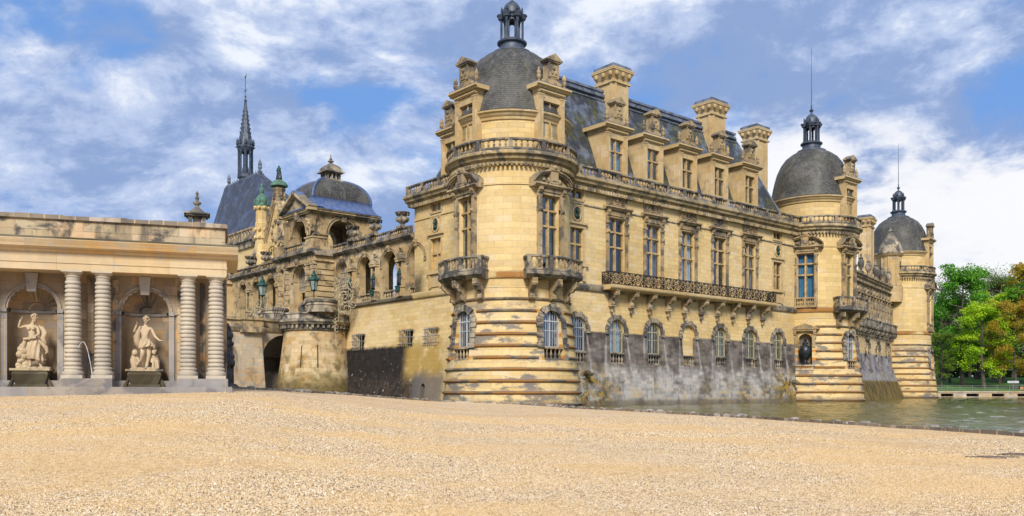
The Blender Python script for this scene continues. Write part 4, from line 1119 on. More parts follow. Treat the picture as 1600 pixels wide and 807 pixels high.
def chimney(parent, x, y, w, d, z0, z1):
    mb = MB()
    mb.box(x, x+w, y, y+d, z0, z1-1.55); mb.box(x-.12, x+w+.12, y-.12, y+d+.12, z0, z0+1.9)
    for s in ((x+.35, x+w-.35, y-.06, y),): pass
    for q in ((x+.12, x+.40), (x+w-.40, x+w-.12)): mb.box(q[0], q[1], y-.10, y, z0+1.9, z1-1.7)
    for q in ((y+.12, y+.40), (y+d-.40, y+d-.12)): mb.box(x-.10, x, q[0], q[1], z0+1.9, z1-1.7)
    mb.box(x+.55, x+w-.55, y-.05, y, z0+2.5, z1-2.5); mb.box(x-.05, x, y+.55, y+d-.55, z0+2.5, z1-2.5)
    mb.box(x-.18, x+w+.18, y-.18, y+d+.18, z1-1.72, z1-1.52)
    mb.box(x-.02, x+w+.02, y-.02, y+d+.02, z1-1.52, z1-.5)
    cx, cy = x+w/2, y+d/2
    mb.taper(cx, cy, z1-1.25, z1-.55, w/2+.05, d/2+.05, w/2+.38, d/2+.38)
    for s in (-1, 0, 1):
        mb.ball((cx+s*w*.42, y-.28, z1-.85), .22, 8, 6, (1, .8, 1.3)); mb.ball((x-.28, cy+s*d*.42, z1-.85), .22, 8, 6, (.8, 1, 1.3)); mb.ball((x+w+.28, cy+s*d*.42, z1-.85), .22, 8, 6, (.8, 1, 1.3))
    mb.box(x-.42, x+w+.42, y-.42, y+d+.42, z1-.55, z1-.40); mb.box(x-.44, x+w+.44, y-.44, y+d+.44, z1-.40, z1-.28)
    o = part('chimney', mb, 'trim2', parent)
    c = MB(); c.box(x-.22, x+w+.22, y-.22, y+d+.22, z1-.28, z1+.10); c.taper(cx, cy, z1+.1, z1+.22, w/2+.12, d/2+.12, w/2, d/2)
    part('lead_cap', c, 'lead', o)
chimney(WING, 14.75, 3.1, 2.2, 2.3, 22, 33.8)
chimney(WING, 30.75, 3.1, 2.5, 2.0, 22, 33.9)
chimney(WING, 41.7, 4.6, 2.3, 2.0, 20.8, 33.5)
# the wrought iron balcony
bx0, bx1, by = 9.75, 36.9, -1.2
mb = MB(); mb.extx([(.1, 10.72), (by+.15, 10.72), (by-.02, 10.84), (by-.08, 10.95), (by-.05, 11.16), (.1, 11.18)], bx0, bx1)
part('balcony_slab', mb, 'trim2', WING)
ir = MB()
def scroll(c, r, a0, turns, s=1, n=14, t=.022):
    pts = []
    for k in range(n+1):
        q = k/n; a = a0+s*turns*2*pi*q; rr = r*(1-.75*q); pts.append((c[0]+rr*cos(a), 0, c[1]+rr*sin(a)))
    return pts
def iron_panel(mb, x0, x1, f, z0=.05, z1=1.18):
    w = x1-x0; cx = (x0+x1)/2; cz = (z0+z1)/2; T_ = .042
    for x in (x0, x1): mb.tube([f((x, 0, 0)), f((x, 0, z1+.02))], .035, 4)
    def tb(p, r=T_): mb.tube([f(q) for q in p], r, 4)
    tb([(cx+.26*cos(2*pi*k/12), 0, cz+.30*sin(2*pi*k/12)) for k in range(13)])
    tb([(cx+.12*cos(2*pi*k/8), 0, cz+.14*sin(2*pi*k/8)) for k in range(9)], .04)
    for sx in (-1, 1):
        for sz in (-1, 1):
            tb([(cx+sx*w*.34+px_, 0, cz+sz*.28+pz) for px_, _, pz in scroll((0, 0), .21, pi/2 if sz > 0 else -pi/2, 1.1, sx*sz)])
            tb([(cx+sx*w*.17+px_, 0, cz+sz*.44+pz) for px_, _, pz in scroll((0, 0), .12, 0 if sx < 0 else pi, .9, -sx*sz)])
        tb([(cx+sx*.26, 0, cz), (cx+sx*w*.4, 0, cz), (cx+sx*w*.5, 0, cz+.2)])
        tb([(cx+sx*w*.5, 0, cz-.45), (cx+sx*w*.42, 0, cz-.2), (cx+sx*w*.3, 0, cz)])
n = 18
for i in range(n):
    iron_panel(ir, bx0+.06+(bx1-bx0-.12)*i/n, bx0+.06+(bx1-bx0-.12)*(i+1)/n, lambda p: (p[0], by+.06, 11.18+p[2]))
for xe in (bx0+.06, bx1-.06): iron_panel(ir, .0, 1.1, lambda p, xe=xe: (xe, by+.06+p[0], 11.18+p[2]))
ir.box(bx0, bx1, by+.02, by+.10, 12.33, 12.40); ir.box(bx0, bx1, by+.03, by+.09, 11.22, 11.27); ir.box(bx0, bx1, by+.035, by+.085, 12.22, 12.25)
for xe in (bx0+.06, bx1-.06): ir.box(xe-.04, xe+.04, by+.1, 0, 12.33, 12.40)
part('balcony_railing', ir, 'iron', WING)
for x in (10.94, 13.65, 16.32, 19.15, 21.71, 24.5, 27.27, 30.06, 32.91, 35.66):
    if 'brk' not in _c:
        b = MB(); scroll_bracket(b, 0, 0, 0, .42, 1.05, 1.45); b.taper(0, -.24, -1.75, -1.42, .05, .05, .24, .22); b.box(-.28, .28, -.5, 0, -1.46, -1.36); b.ball((0, -.22, -1.9), .16, 8, 6, (1, 1, 1.3)); b.box(-.26, .26, -1.1, 0, -.06, .02)
        _c['brk'] = b.mesh('balcony_bracket', 'trim')
    place('balcony_bracket', _c['brk'], WING, (x, 0, 10.72))
# stone spouts near the water
for x, z in ((7.2, 2.9), (41.3, 2.3)):
    b = MB(); b.tube([(x, .1, z), (x, -.9, z+.05), (x, -1.3, z-.1)], [.26, .22, .16], 8); b.ball((x, -.75, z+.1), .28, 8, 6, (.8, 1.6, .9)); part('water_spout', b, 'mossy', WING)

# ---------------------------------------------------------------- rampart below the gallery
LR = -49.5
RAMP = thing('rampart_wall', 'tall sloping rampart with three grilled windows and a black soot stained foot', 'wall', (T1[0], T1[1], 0), LR)
batl = lambda z: .11*max(0, 9.2-z)
mb = MB()
gw = [(-26.3, -24.2, 5.75, 7.5), (-16.95, -14.9, 5.8, 7.5), (-12.5, -10.6, 5.75, 7.45)]
hl = [(a, b_, c, d_, False) for a, b_, c, d_ in gw]+[(-12.75, -12.05, .3, 2.05, True)]
wall(mb, -29.5, -4.0, [-.6, 1, 2, 3, 4, 5, 6, 7, 8, 9.2, 10.55], hl, planar(.5, batl), .5, 1.5)
part('wall_face', mb, 'rampart', RAMP)
mb = MB(); mb.extx([(.4, 10.5), (-.16, 10.52), (-.26, 10.62), (-.28, 10.85), (-.12, 10.95), (.4, 10.98)], -29.6, -15.0); part('wall_coping', mb, 'mossy', RAMP)
for a, b_, c, d_ in gw:
    g = MB()
    for k in range(6): x = a+.1+(b_-a-.2)*k/5; g.tube([(x, -batl(7)-.32, c-.05), (x, -batl(7)-.32, d_+.05)], .035, 5)
    for k in range(3): z = c+.25+(d_-c-.4)*k/2; g.tube([(a-.3, -batl(z)-.26, z), (b_+.3, -batl(z)-.26, z)], .045, 5)
    for k in range(3):
        z = c+.25+(d_-c-.4)*k/2
        for x in (a-.26, b_+.26): g.tube([(x, -batl(z)-.26, z), (x, -batl(z)+.1, z)], .04, 5)
    o = part('window_grille', g, 'greyiron', RAMP)
    g = MB(); g.box(a-.1, b_+.1, .40, .46, c-.1, d_+.1); part('window_pane', g, 'dark', o)
g = MB(); g.box(-13, -11.9, .6, .7, .2, 2.2); part('door_recess', g, 'dark', RAMP)

# ---------------------------------------------------------------- open arcade on the rampart
GAL = thing('arcade_gallery', 'open stone arcade with balustrade and urns between the pavilion and the near wing', 'gallery', (T1[0], T1[1], 0), LR, 'arcades of the entrance court')
ga = [(-15.95, -13.3), (-20.95, -18.2), (-25.65, -23.2), (-30.5, -28.1)]
def gallery(root, x0, x1, arches, piers, depth=3.6, closed=(), back=True, zf=10.95):
    mb = MB(); hl = [(a, b_, zf if (a, b_) in closed else 10.97, 15.85, True) for a, b_ in arches]
    wall(mb, x0, x1, [10.9, 13, 16, 17.2], hl, planar(.75), .75, 2)
    part('arcade_wall', mb, 'court', root)
    if back:
        mb = MB(); P = lambda x, z, d: (x, depth-.75*d*-1, z)
        wall(mb, x0, x1, [10.9, 13, 16, 17.2], hl, lambda x, z, d: (x, depth+.7*d, z), .7, 2)
        wall(mb, x0, x1, [10.9, 13, 16, 17.2], hl, lambda x, z, d: (x, .75+.002*d, z), .1, 2)
        part('rear_arcade', mb, 'court', root)
    mb = MB(); mb.box(x0, x1, .1, depth+.8, 16.6, 17.2); mb.box(x0, x1, .1, depth+.8, 10.6, 10.96)
    straight_cornice(mb, x0, x1, 16.55, 17.0, .55, back=.3, dentil=False); part('gallery_cornice', mb, 'weather_shade', root)
    for a, b_ in arches:
        c = (a+b_)/2; r = (b_-a)/2
        ar = MB()
        for rr, oo in ((r+.08, .08), (r+.30, .12)):
            q = [(c-rr*cos(pi*k/16), -oo, 15.85-r+rr*sin(pi*k/16)) for k in range(17)]
            ar.tube(q, .07, 5)
        ar.box(c-.16, c+.16, -.28, 0, 15.75, 16.45); ar.ball((c, -.3, 16.2), .18, 7, 5)
        for s in (-1, 1): xa, xb = sorted((c+s*r-.04, c+s*(r+.42))); ar.box(xa, xb, -.12, .3, 14.2, 14.42)
        o = part('arch_moulding', ar, 'trim', root)
        if (a, b_) in closed:
            s = MB(); s.prism([(a, 12.9), (b_, 12.9)]+[(c+r*cos(pi*k/10), 15.85-r+r*sin(pi*k/10)) for k in range(11)], .45, .5)
            part('arch_infill', s, 'greyglass', root)
            s = MB()
            for k in range(1, 5): x = a+(b_-a)*k/5; s.box(x-.025, x+.025, .38, .45, 12.9, 15.85-r+sqrt(max(0, r*r-(x-c)**2)))
            for z in (13.5, 14.1, 14.7, 15.3): h = sqrt(max(.01, r*r-max(0, z-15.85+r)**2)); s.box(c-h, c+h, .38, .45, z-.025, z+.025)
            s.box(a, b_, .3, .5, 12.8, 12.95)
            part('arch_glazing', s, 'whiteiron', root)
        elif root is GAL:
            bb = MB(); L = b_-a; bb.box(a, b_, .1, .34, 10.97, 11.1); bb.box(a, b_, .06, .38, 11.7, 11.85)
            o = part('arch_balustrade', bb, 'trim', root)
            for j in range(6): place('baluster', baluster_mesh('trim', .60), o, (a+L*(j+.5)/6, .22, 11.1))
    for x in piers:
        p = MB()
        p.box(x-.5, x+.5, -.42, 0, 10.95, 11.9); p.box(x-.58, x+.58, -.5, 0, 11.85, 11.98)
        for s in (-1, 1): p.box(x+s*.42-.1, x+s*.42+.1, -.32, 0, 11.98, 14.5)
        p.lathe([(.42, 0), (.42, .0)], (x, -.0, 14.4), n=6)
        p.box(x-.62, x+.62, -.45, 0, 14.5, 14.75); p.prism([(x-.7, 14.75), (x+.7, 14.75), (x+.7, 14.84), (x, 15.3), (x-.7, 14.84)], -.5, 0)
        p.tube([(x+.34*cos(q), -.2, 14.15+.34*sin(q)) for q in [pi*k/8 for k in range(9)]], .07, 5)
        p.box(x-.34, x+.34, -.1, 0, 15.6, 16.3); p.ball((x, -.12, 15.95), .22, 8, 6)
        part('pier_niche', p, 'court', root)
M['greyglass'] = plain('clouded_glazing', (.30, .27, .21), .35, 0, (.20, .19, .16), 1.3)
gallery(GAL, -31.4, -15.0, ga, (-17.29, -22.3, -27.1), closed=(ga[3],))
straight_balustrade(GAL, (-31.4, -.32, 17.0), 16.4, 0, h=.85, bay=4.1, nb=9, pier=.6)
LG = thing('arcade_gallery', 'shadowed stone arcade left of the entrance pavilion, partly behind the cascade wall', 'gallery', (T1[0], T1[1], 0), LR, 'arcades of the entrance court')
la = [(-48.9, -46.2), (-53.3, -50.8), (-57.5, -55.0)]
gallery(LG, -60.3, -40.3, la+[(-44.6, -42.0)], (-49.9, -54.2, -45.3), back=True)
straight_balustrade(LG, (-60.3, -.32, 17.0), 20, 0, h=.85, bay=4.5, nb=10, pier=.6)
mb = MB(); mb.box(-60.3, -29.5, .2, 5, 9.6, 10.95); mb.box(-60.3, -29.5, 0, 1, -.6, 10.0); part('terrace_base', mb, 'bridge', LG)
mb = MB(); mb.box(-62, -60.3, -1.2, 2, 9, 16.2); mb.box(-62.3, -60.0, -1.5, 2.2, 16.2, 16.7); mb.box(-61.9, -60.5, -1.35, -1.2, 10, 15); part('end_pier', mb, 'court', LG)
mb = MB(); mb.box(-61.9, -60.4, -1.1, .4, 16.7, 17.8); mb.lathe([(2.0, 0), (1.95, .7), (1.6, 1.4), (1.0, 1.9), (.4, 2.2), (.25, 2.4), (.3, 2.9), (.45, 3.3), (.2, 3.8), (.25, 4.2), (0, 4.7)], (-60.2, 3.2, 16.7), n=20); part('stone_cupola', mb, 'weather_shade', LG)

# ---------------------------------------------------------------- entrance pavilion with the square dome
PAV = thing('entrance_pavilion', 'entrance pavilion with open arches under a square slate dome and small stone lantern', 'pavilion', (T1[0], T1[1], 0), LR)
px0, px1, py = -40.4, -31.4, -2.3
mb = MB()
hl = [(-36.8, -33.4, 10.2, 15.85, True)]
wall(mb, px0, px1, [9.4, 12, 15, 17.1], hl, lambda x, z, d: (x, py+.9*d, z), .9, 1)
mb.box(px1-.02, px1, py, 0, 9.4, 17.1); mb.box(px0, px0+.02, py, 0, 9.4, 17.1)
part('gate_front', mb, 'court', PAV)
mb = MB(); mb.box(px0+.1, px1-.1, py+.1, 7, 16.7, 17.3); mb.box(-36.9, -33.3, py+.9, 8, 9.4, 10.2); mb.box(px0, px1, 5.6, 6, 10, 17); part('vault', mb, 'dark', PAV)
mb = MB()
for x in (-40.0, -38.3, -32.9, -31.7):
    w = .72
    for k in range(9):
        z = 10.1+k*.62; mb.box(x-w/2, x+w/2, py-.34, py+.05, z+.06, z+.56); mb.box(x-w/2+.06, x+w/2-.06, py-.28, py, z-.06, z+.06)
    mb.box(x-.5, x+.5, py-.45, py, 9.4, 10.1); mb.box(x-.48, x+.48, py-.42, py, 15.62, 15.8)
for k in range(9):
    z = 10.1+k*.62; mb.box(px1-.05, px1+.22, py+.15, -.1, z+.06, z+.56)
mb.extx([(py, 15.8), (py-.45, 15.8), (py-.5, 16.0), (py, 16.0)], px0-.1, px1+.1)
for x in range(26):
    xx = px0+.2+x*.345
    if not -37.2 < xx < -33.0: mb.box(xx-.09, xx+.09, py-.42, py, 16.05, 16.6)
mb.box(px0-.15, px1+.2, py-.3, 0, 16.0, 16.62)
mb.box(-36.8-.0, -33.4, py-.33, py-.3, 16.0, 16.05)
part('rusticated_columns', mb, 'court', PAV)
mb = MB()
pr = [(0, 16.62)]+[(py+q*1.0, z) for q, z in ((-.35, 16.62), (-.55, 16.85), (-.9, 16.95), (-.92, 17.2), (-.8, 17.3))]+[(0, 17.3)]
mb.extx(pr, px0-.5, px1+.55)
part('gate_cornice', mb, 'weather_shade', PAV)
mb = MB(); c, r = -35.1, 1.7
for rr, tt in ((r+.12, .12), (r+.42, .10)): mb.tube([(c-rr*cos(pi*k/18), py-.12, 14.15+rr*sin(pi*k/18)) for k in range(19)], tt, 6)
mb.box(c-.25, c+.25, py-.5, py, 15.7, 16.7); mb.ball((c, py-.5, 16.2), .3, 8, 6)
for s in (-1, 1): mb.ball((c+s*.8, py-.35, 16.1), .3, 8, 6, (1.6, .6, .8)); xa, xb = sorted((c+s*r, c+s*(r+.55))); mb.box(xa, xb, py-.16, py+.6, 13.95, 14.2)
part('gate_archivolt', mb, 'trim', PAV)
mb = MB(); mb.prism([(c-r, 13.0), (c+r, 13.0), (c+r, 14.15)]+[(c+r*cos(pi*k/12), 14.15+r*sin(pi*k/12)) for k in range(13)], py+.75, py+.8); part('arch_infill', mb, 'greyglass', PAV)
mb = MB()
for k in range(1, 7): x = c-r+2*r*k/7; mb.box(x-.03, x+.03, py+.68, py+.74, 13, 14.15+sqrt(max(0, r*r-(x-c)**2)))
for z in (13.5, 14.1, 14.7, 15.3): h = sqrt(max(.01, r*r-max(0, z-14.15)**2)); mb.box(c-h, c+h, py+.68, py+.74, z-.03, z+.03)
part('arch_glazing', mb, 'whiteiron', PAV)
mb = MB(); mb.box(c-r, c+r, py+.72, py+.9, 12.8, 13.02); mb.box(c-r, c-r+.5, py+.7, py+.9, 10.2, 12.8); mb.box(c+.25, c+.4, py+1.0, py+1.2, 10.2, 12.8); part('gate_door', mb, 'wood', PAV)
# upper, domed storey
ux0, ux1, uy0, uy1 = -38.5, -32.5, -2.2, 5.9
mb = MB()
cu = (ux0+ux1)/2
wall(mb, ux0, ux1, [17.3, 19, 21.6], [(cu-1.75, cu+1.75, 17.35, 21.15, True)], lambda x, z, d: (x, uy0+.9*d, z), .9, 1)
wall(mb, -ux1, -ux0, [17.3, 19, 21.6], [(-cu-1.75, -cu+1.75, 17.35, 21.15, True)], lambda x, z, d: (-x, uy1-.9*d, z), .9, 1)
cy = (uy0+uy1)/2
wall(mb, uy0, uy1, [17.3, 19, 21.6], [(cy-1.95, cy+1.95, 17.35, 21.25, True)], lambda y, z, d: (ux1-.9*d, y, z), .9, 1)
wall(mb, -uy1, -uy0, [17.3, 19, 21.6], [(-cy-1.95, -cy+1.95, 17.35, 21.25, True)], lambda y, z, d: (ux0+.9*d, -y, z), .9, 1)
part('belvedere_walls', mb, 'court', PAV)
mb = MB()     # inner faces
for (a, b_, q0, q1, hh, f) in ((uy0+.9, uy1-.9, cy-1.95, cy+1.95, 21.25, lambda y, z, d: (ux1-.9, -y, z)), ):
    pass
mb.box(ux0+.2, ux1-.2, uy0+.2, uy1-.2, 21.3, 21.55)
for sx in (ux0+.9, ux1-.9):
    for sy in (uy0+.9, uy1-.9): mb.box(sx-.3, sx+.3, sy-.3, sy+.3, 17.3, 21.4)
part('vault_piers', mb, 'trim', PAV)
mb = MB()
for x in (ux0, ux1):
    for y in (uy0, uy1):
        mb.box(x-.32, x+.32, y-.32, y+.32, 17.3, 21.2); mb.taper(x, y, 20.8, 21.3, .34, .34, .48, .48)
am = MB()
for rr in (2.02, 2.3): am.tube([(ux1+.08, cy-rr*cos(pi*k/18), 19.3+rr*sin(pi*k/18)) for k in range(19)], .10, 6)
part('arch_moulding', am, 'trim', PAV); am = MB()
for rr in (1.82, 2.1): am.tube([(cu-rr*cos(pi*k/18), uy0-.08, 19.4+rr*sin(pi*k/18)) for k in range(19)], .10, 6)
part('arch_moulding', am, 'trim', PAV)
mb.box(ux1, ux1+.3, cy-.3, cy+.3, 21.0, 21.7); mb.tube([(ux1+.3, cy+.22*cos(q), 21.4+.22*sin(q)) for q in [2*pi*k/10 for k in range(11)]], .07, 5)
mb.box(ux1-.1, ux1+.16, uy0, cy-1.98, 19.2, 19.42); mb.box(ux1-.1, ux1+.16, cy+1.98, uy1, 19.2, 19.42)
mb.box(cu-.45, cu+.45, uy0-.4, uy0, 20.9, 22.0); mb.ball((cu, uy0-.45, 21.5), .38, 9, 7, (.9, .7, 1.5))
part('belvedere_pilasters', mb, 'trim', PAV)
mb = MB()
mb.box(ux0-.35, ux1+.35, uy0-.35, uy1+.35, 21.6, 21.8); mb.box(ux0-.62, ux1+.62, uy0-.5, uy1+.62, 21.8, 22.0); mb.box(ux0-.72, ux1+.72, uy0-.6, uy1+.72, 22.0, 22.12)
hw = 3.75
for s in (-1, 1):      # raking cornice of the pediment
    A = [(cu+s*hw, 22.0), (cu, 24.1), (cu, 24.5), (cu+s*(hw+.25), 22.22)]
    if s > 0: A = A[::-1]
    mb.prism(A[::-1] if s < 0 else A[::-1], uy0-.95, uy0+.3)
mb.prism([(cu-hw, 22.0), (cu+hw, 22.0), (cu, 24.15)], uy0-.30, uy0+.2)
for s in (-1, 1): mb.box(cu+s*hw-.4 if s > 0 else cu+s*hw-.25, cu+s*hw+.25 if s > 0 else cu+s*hw+.4, uy0-.95, uy0+.2, 21.75, 22.05)
part('belvedere_cornice', mb, 'cornice', PAV)
mb = MB()
hx, hy = (ux1-ux0)/2, (uy1-uy0)/2
def ring4(k): s, z = k; return [(cu+sx*(hx*s[0]), cy+sy*(hy*s[1]), z) for sx, sy in ((-1, -1), (1, -1), (1, 1), (-1, 1))]
def rings(mb, L):
    R_ = [ring4(k) for k in L]; h = 0
    for a, b_ in zip(R_, R_[1:]):
        for i in range(4):
            j = (i+1) % 4; mb.face([a[i], a[j], b_[j], b_[i]])
rings(mb, [((1.26, 1.17), 22.12), ((1.16, 1.1), 22.3), ((1.06, 1.03), 22.7), ((.99, .98), 23.1), ((.97, .965), 23.5), ((.99, .98), 23.6)])
# little roof behind the pediment
mb.face([(cu-hw, uy0-.9, 22.3), (cu, uy0-.9, 24.52), (cu, uy0+1.2, 24.52), (cu-hw, uy0+1.2, 22.3)], sm=False); mb.face([(cu, uy0-.9, 24.52), (cu+hw, uy0-.9, 22.3), (cu+hw, uy0+1.2, 22.3), (cu, uy0+1.2, 24.52)], sm=False)
part('lead_skirt', mb, 'leadblue', PAV, angle=50)
mb = MB(); L = [((.95, .945), 23.55)]
for k in range(1, 11): q = pi/2*k/10; L.append(((.95*(1-.80*(1-cos(q))), .945*(1-.80*(1-cos(q)))), 23.55+2.75*sin(q)))
rings(mb, L)
part('slate_dome', mb, 'slate_dome', PAV)
mb = MB()
for sx in (-1, 1):
    for sy in (-1, 1): mb.tube([(cu+sx*hx*s[0], cy+sy*hy*s[1], z) for s, z in L], .16, 6)
part('hip_rolls', mb, 'leadblue', PAV)
mb = MB(); z = 26.2
mb.box(cu-1.05, cu+1.05, cy-1.05, cy+1.05, z, z+.22); mb.box(cu-.9, cu+.9, cy-.9, cy+.9, z+.22, z+.42)
for i in range(4):
    for sx in (-1, 1):
        q = -.78+.52*i; mb.box(cu+sx*.78-.09, cu+sx*.78+.09, cy+q-.09, cy+q+.09, z+.42, z+1.45); mb.box(cu+q-.09, cu+q+.09, cy+sx*.78-.09, cy+sx*.78+.09, z+.42, z+1.45)
mb.box(cu-.9, cu+.9, cy-.9, cy+.9, z+1.45, z+1.62); mb.box(cu-1.22, cu+1.22, cy-1.22, cy+1.22, z+1.62, z+1.8)
def sq(z, h): return [(cu+a*h, cy+b_*h, z) for a, b_ in ((-1, -1), (1, -1), (1, 1), (-1, 1))]
pp = [(z+1.8, 1.12), (z+2.0, 1.0), (z+2.4, .95), (z+2.8, .78), (z+3.1, .5), (z+3.3, .28), (z+3.45, .2)]
for (za, ha), (zb, hb) in zip(pp, pp[1:]):
    A, B = sq(za, ha), sq(zb, hb)
    for i in range(4): j = (i+1) % 4; mb.face([A[i], A[j], B[j], B[i]])
mb.lathe([(.2, 3.4), (.12, 3.55), (.35, 3.75), (.38, 3.85), (.12, 4.0), (.2, 4.2), (.1, 4.4), (.02, 5.2)], (cu, cy, z), n=10)
mb.V = [(p[0], p[1], z+(p[2]-z)*.66) for p in mb.V]
part('stone_lantern', mb, 'weather_shade', PAV)
o = straight_balustrade(PAV, (ux0+.4, py-.55, 17.3), 5.2, 0, h=.95, bay=5.2, nb=11, pier=.4)
mb = MB(); mb.box(-32.9, -30.9, py-.75, py+1.4, 17.3, 17.65); mb.box(-32.7, -31.05, py-.6, py+1.25, 17.65, 18.55); mb.box(-32.85, -30.95, py-.7, py+1.35, 18.55, 18.72); part('statue_plinth', mb, 'court', PAV); mb = MB(); mb.box(-40.6, -39.0, py-.7, py+.9, 17.3, 18.5); part('statue_plinth', mb, 'court', PAV)
# ---------------------------------------------------------------- round bastion and causeway bridge
def Lp(u, y, z=0.):      # point of the rampart frame in the world
    a = radians(LR); return (T1[0]+u*cos(a)-y*sin(a), T1[1]+u*sin(a)+y*cos(a), z)
BC = (-21.9, 96.0)
BAS = thing('bastion', 'squat round bastion with arrow slits and dark corbelled rim below the entrance', 'bastion', (*BC, 0))
mb = MB()
Rb = lambda z: 3.35+.125*max(0, 7.6-z)
R0b = 3.6
sl = [(-.70, -.58, 3.8, 6.2, False), (1.05, 1.17, 3.8, 6.2, False)]
wall(mb, -pi*R0b, pi*R0b, [-.6, 1, 2, 3.5, 5, 6.5, 7.6, 8.0], sl, lambda x, z, d: ((Rb(z)-.4*d)*sin(x/R0b), -(Rb(z)-.4*d)*cos(x/R0b), z), .4, .4)
part('bastion_wall', mb, 'bastion', BAS)
mb = MB(); mb.lathe([(2.8, 0), (2.8, 8)], n=24); part('dark_core', mb, 'dark', BAS)
mb = MB()
mb.lathe([(3.3, 7.85), (3.55, 7.9), (3.6, 8.0), (3.3, 8.02)], n=48)
for i in range(40):
    a = 9*i; c = az(a, 3.5); mb.box(-.12, .12, -.22, .2, 8.1, 8.42, lambda p, a=radians(a), c=c: (c[0]+p[0]*cos(a)-p[1]*sin(a), c[1]+p[0]*sin(a)+p[1]*cos(a), p[2]))
mb.lathe([(3.3, 8.0), (3.42, 8.4), (3.75, 8.5), (3.85, 8.7), (3.95, 8.78), (3.92, 9.0), (3.7, 9.12), (3.66, 9.55), (3.75, 9.6), (3.75, 9.75), (3.6, 9.8), (0, 9.82)], n=60)
part('corbelled_rim', mb, 'weather_shade', BAS)

BR = (-25.2, 96.0)
BRG = thing('causeway_bridge', 'grey stone causeway bridge with two arches between the cascade wall and the bastion', 'bridge', (*BR, 0), TH)
mb = MB()
def bu(px): # column of the photograph to a distance along the bridge face
    k = (px-800)/FOC; c, s = cos(radians(TH)), sin(radians(TH)); return (k*BR[1]-BR[0])/(c-k*s)
h1 = (bu(410), bu(410)+5.2, -.6, 7.5, True); h2 = (bu(373)-5.2, bu(373), -.6, 7.1, True)
wall(mb, -30, 3, [-.6, 1, 3, 5, 7.8, 8.2], [h2, h1], planar(3.5), 3.5, 1)
cxp = (h1[0]+h2[1])/2
mb.taper(cxp, .3, -.6, 7.6, 1.55, 1.0, 1.05, .75)
part('bridge_wall', mb, 'bridge', BRG)
mb = MB(); mb.extx([(.2, 7.7), (-.12, 7.75), (-.25, 7.95), (-.3, 8.15), (-.12, 8.25), (-.1, 8.85), (-.3, 8.95), (-.3, 9.15), (-.1, 9.25), (.3, 9.25)], -30, 3)
mb.box(cxp-1.25, cxp+1.25, -.95, 0, 7.6, 8.2); mb.box(cxp-1.15, cxp+1.15, -.8, 0, 8.2, 9.2); mb.box(cxp-1.3, cxp+1.3, -.95, 0, 8.95, 9.2); mb.box(-30, 3, .3, 4, 8.9, 9.0)
part('bridge_parapet', mb, 'trim', BRG)
mb = MB(); mb.box(-30, 3, 4.6, 5, -.6, 8.8); mb.box(-2.8, 3, 3.6, 4.4, -.6, 3.6); part('inner_wall', mb, 'bridge', BRG)
mb = MB(); mb.box(-2.7, 3, 3.3, 4.5, 3.6, 3.8); mb.box(-2.6, 3, 3.45, 3.6, 3.8, 5.0)
for i in range(12): mb.box(-2.5+.45*i, -2.25+.45*i, 3.38, 3.45, 3.9, 4.9)
mb.box(-2.8, 3, 3.35, 3.65, 5.0, 5.15); part('inner_balustrade', mb, 'mossy', BRG)
rk = random.Random(9)
mb = MB()
for i in range(46):
    z = .3+6.2*rk.random(); w = .55-.05*abs(z-2); mb.ball((rk.uniform(-w, w), rk.uniform(-.3, .3), z), rk.uniform(.16, .36), 7, 5, (1, 1, rk.uniform(1, 1.9)))
mb.tube([(0, 0, 0), (.05, 0, 3), (0, 0, 6.4)], [.5, .4, .25], 8)
o = thing('weeping_rock', 'dark dripping rockwork figure in the arch right of the last column', 'sculpture', (px2x(357, 74), 74, .3), 0, None, mb.mesh('weeping_rock', 'mossygreen'))

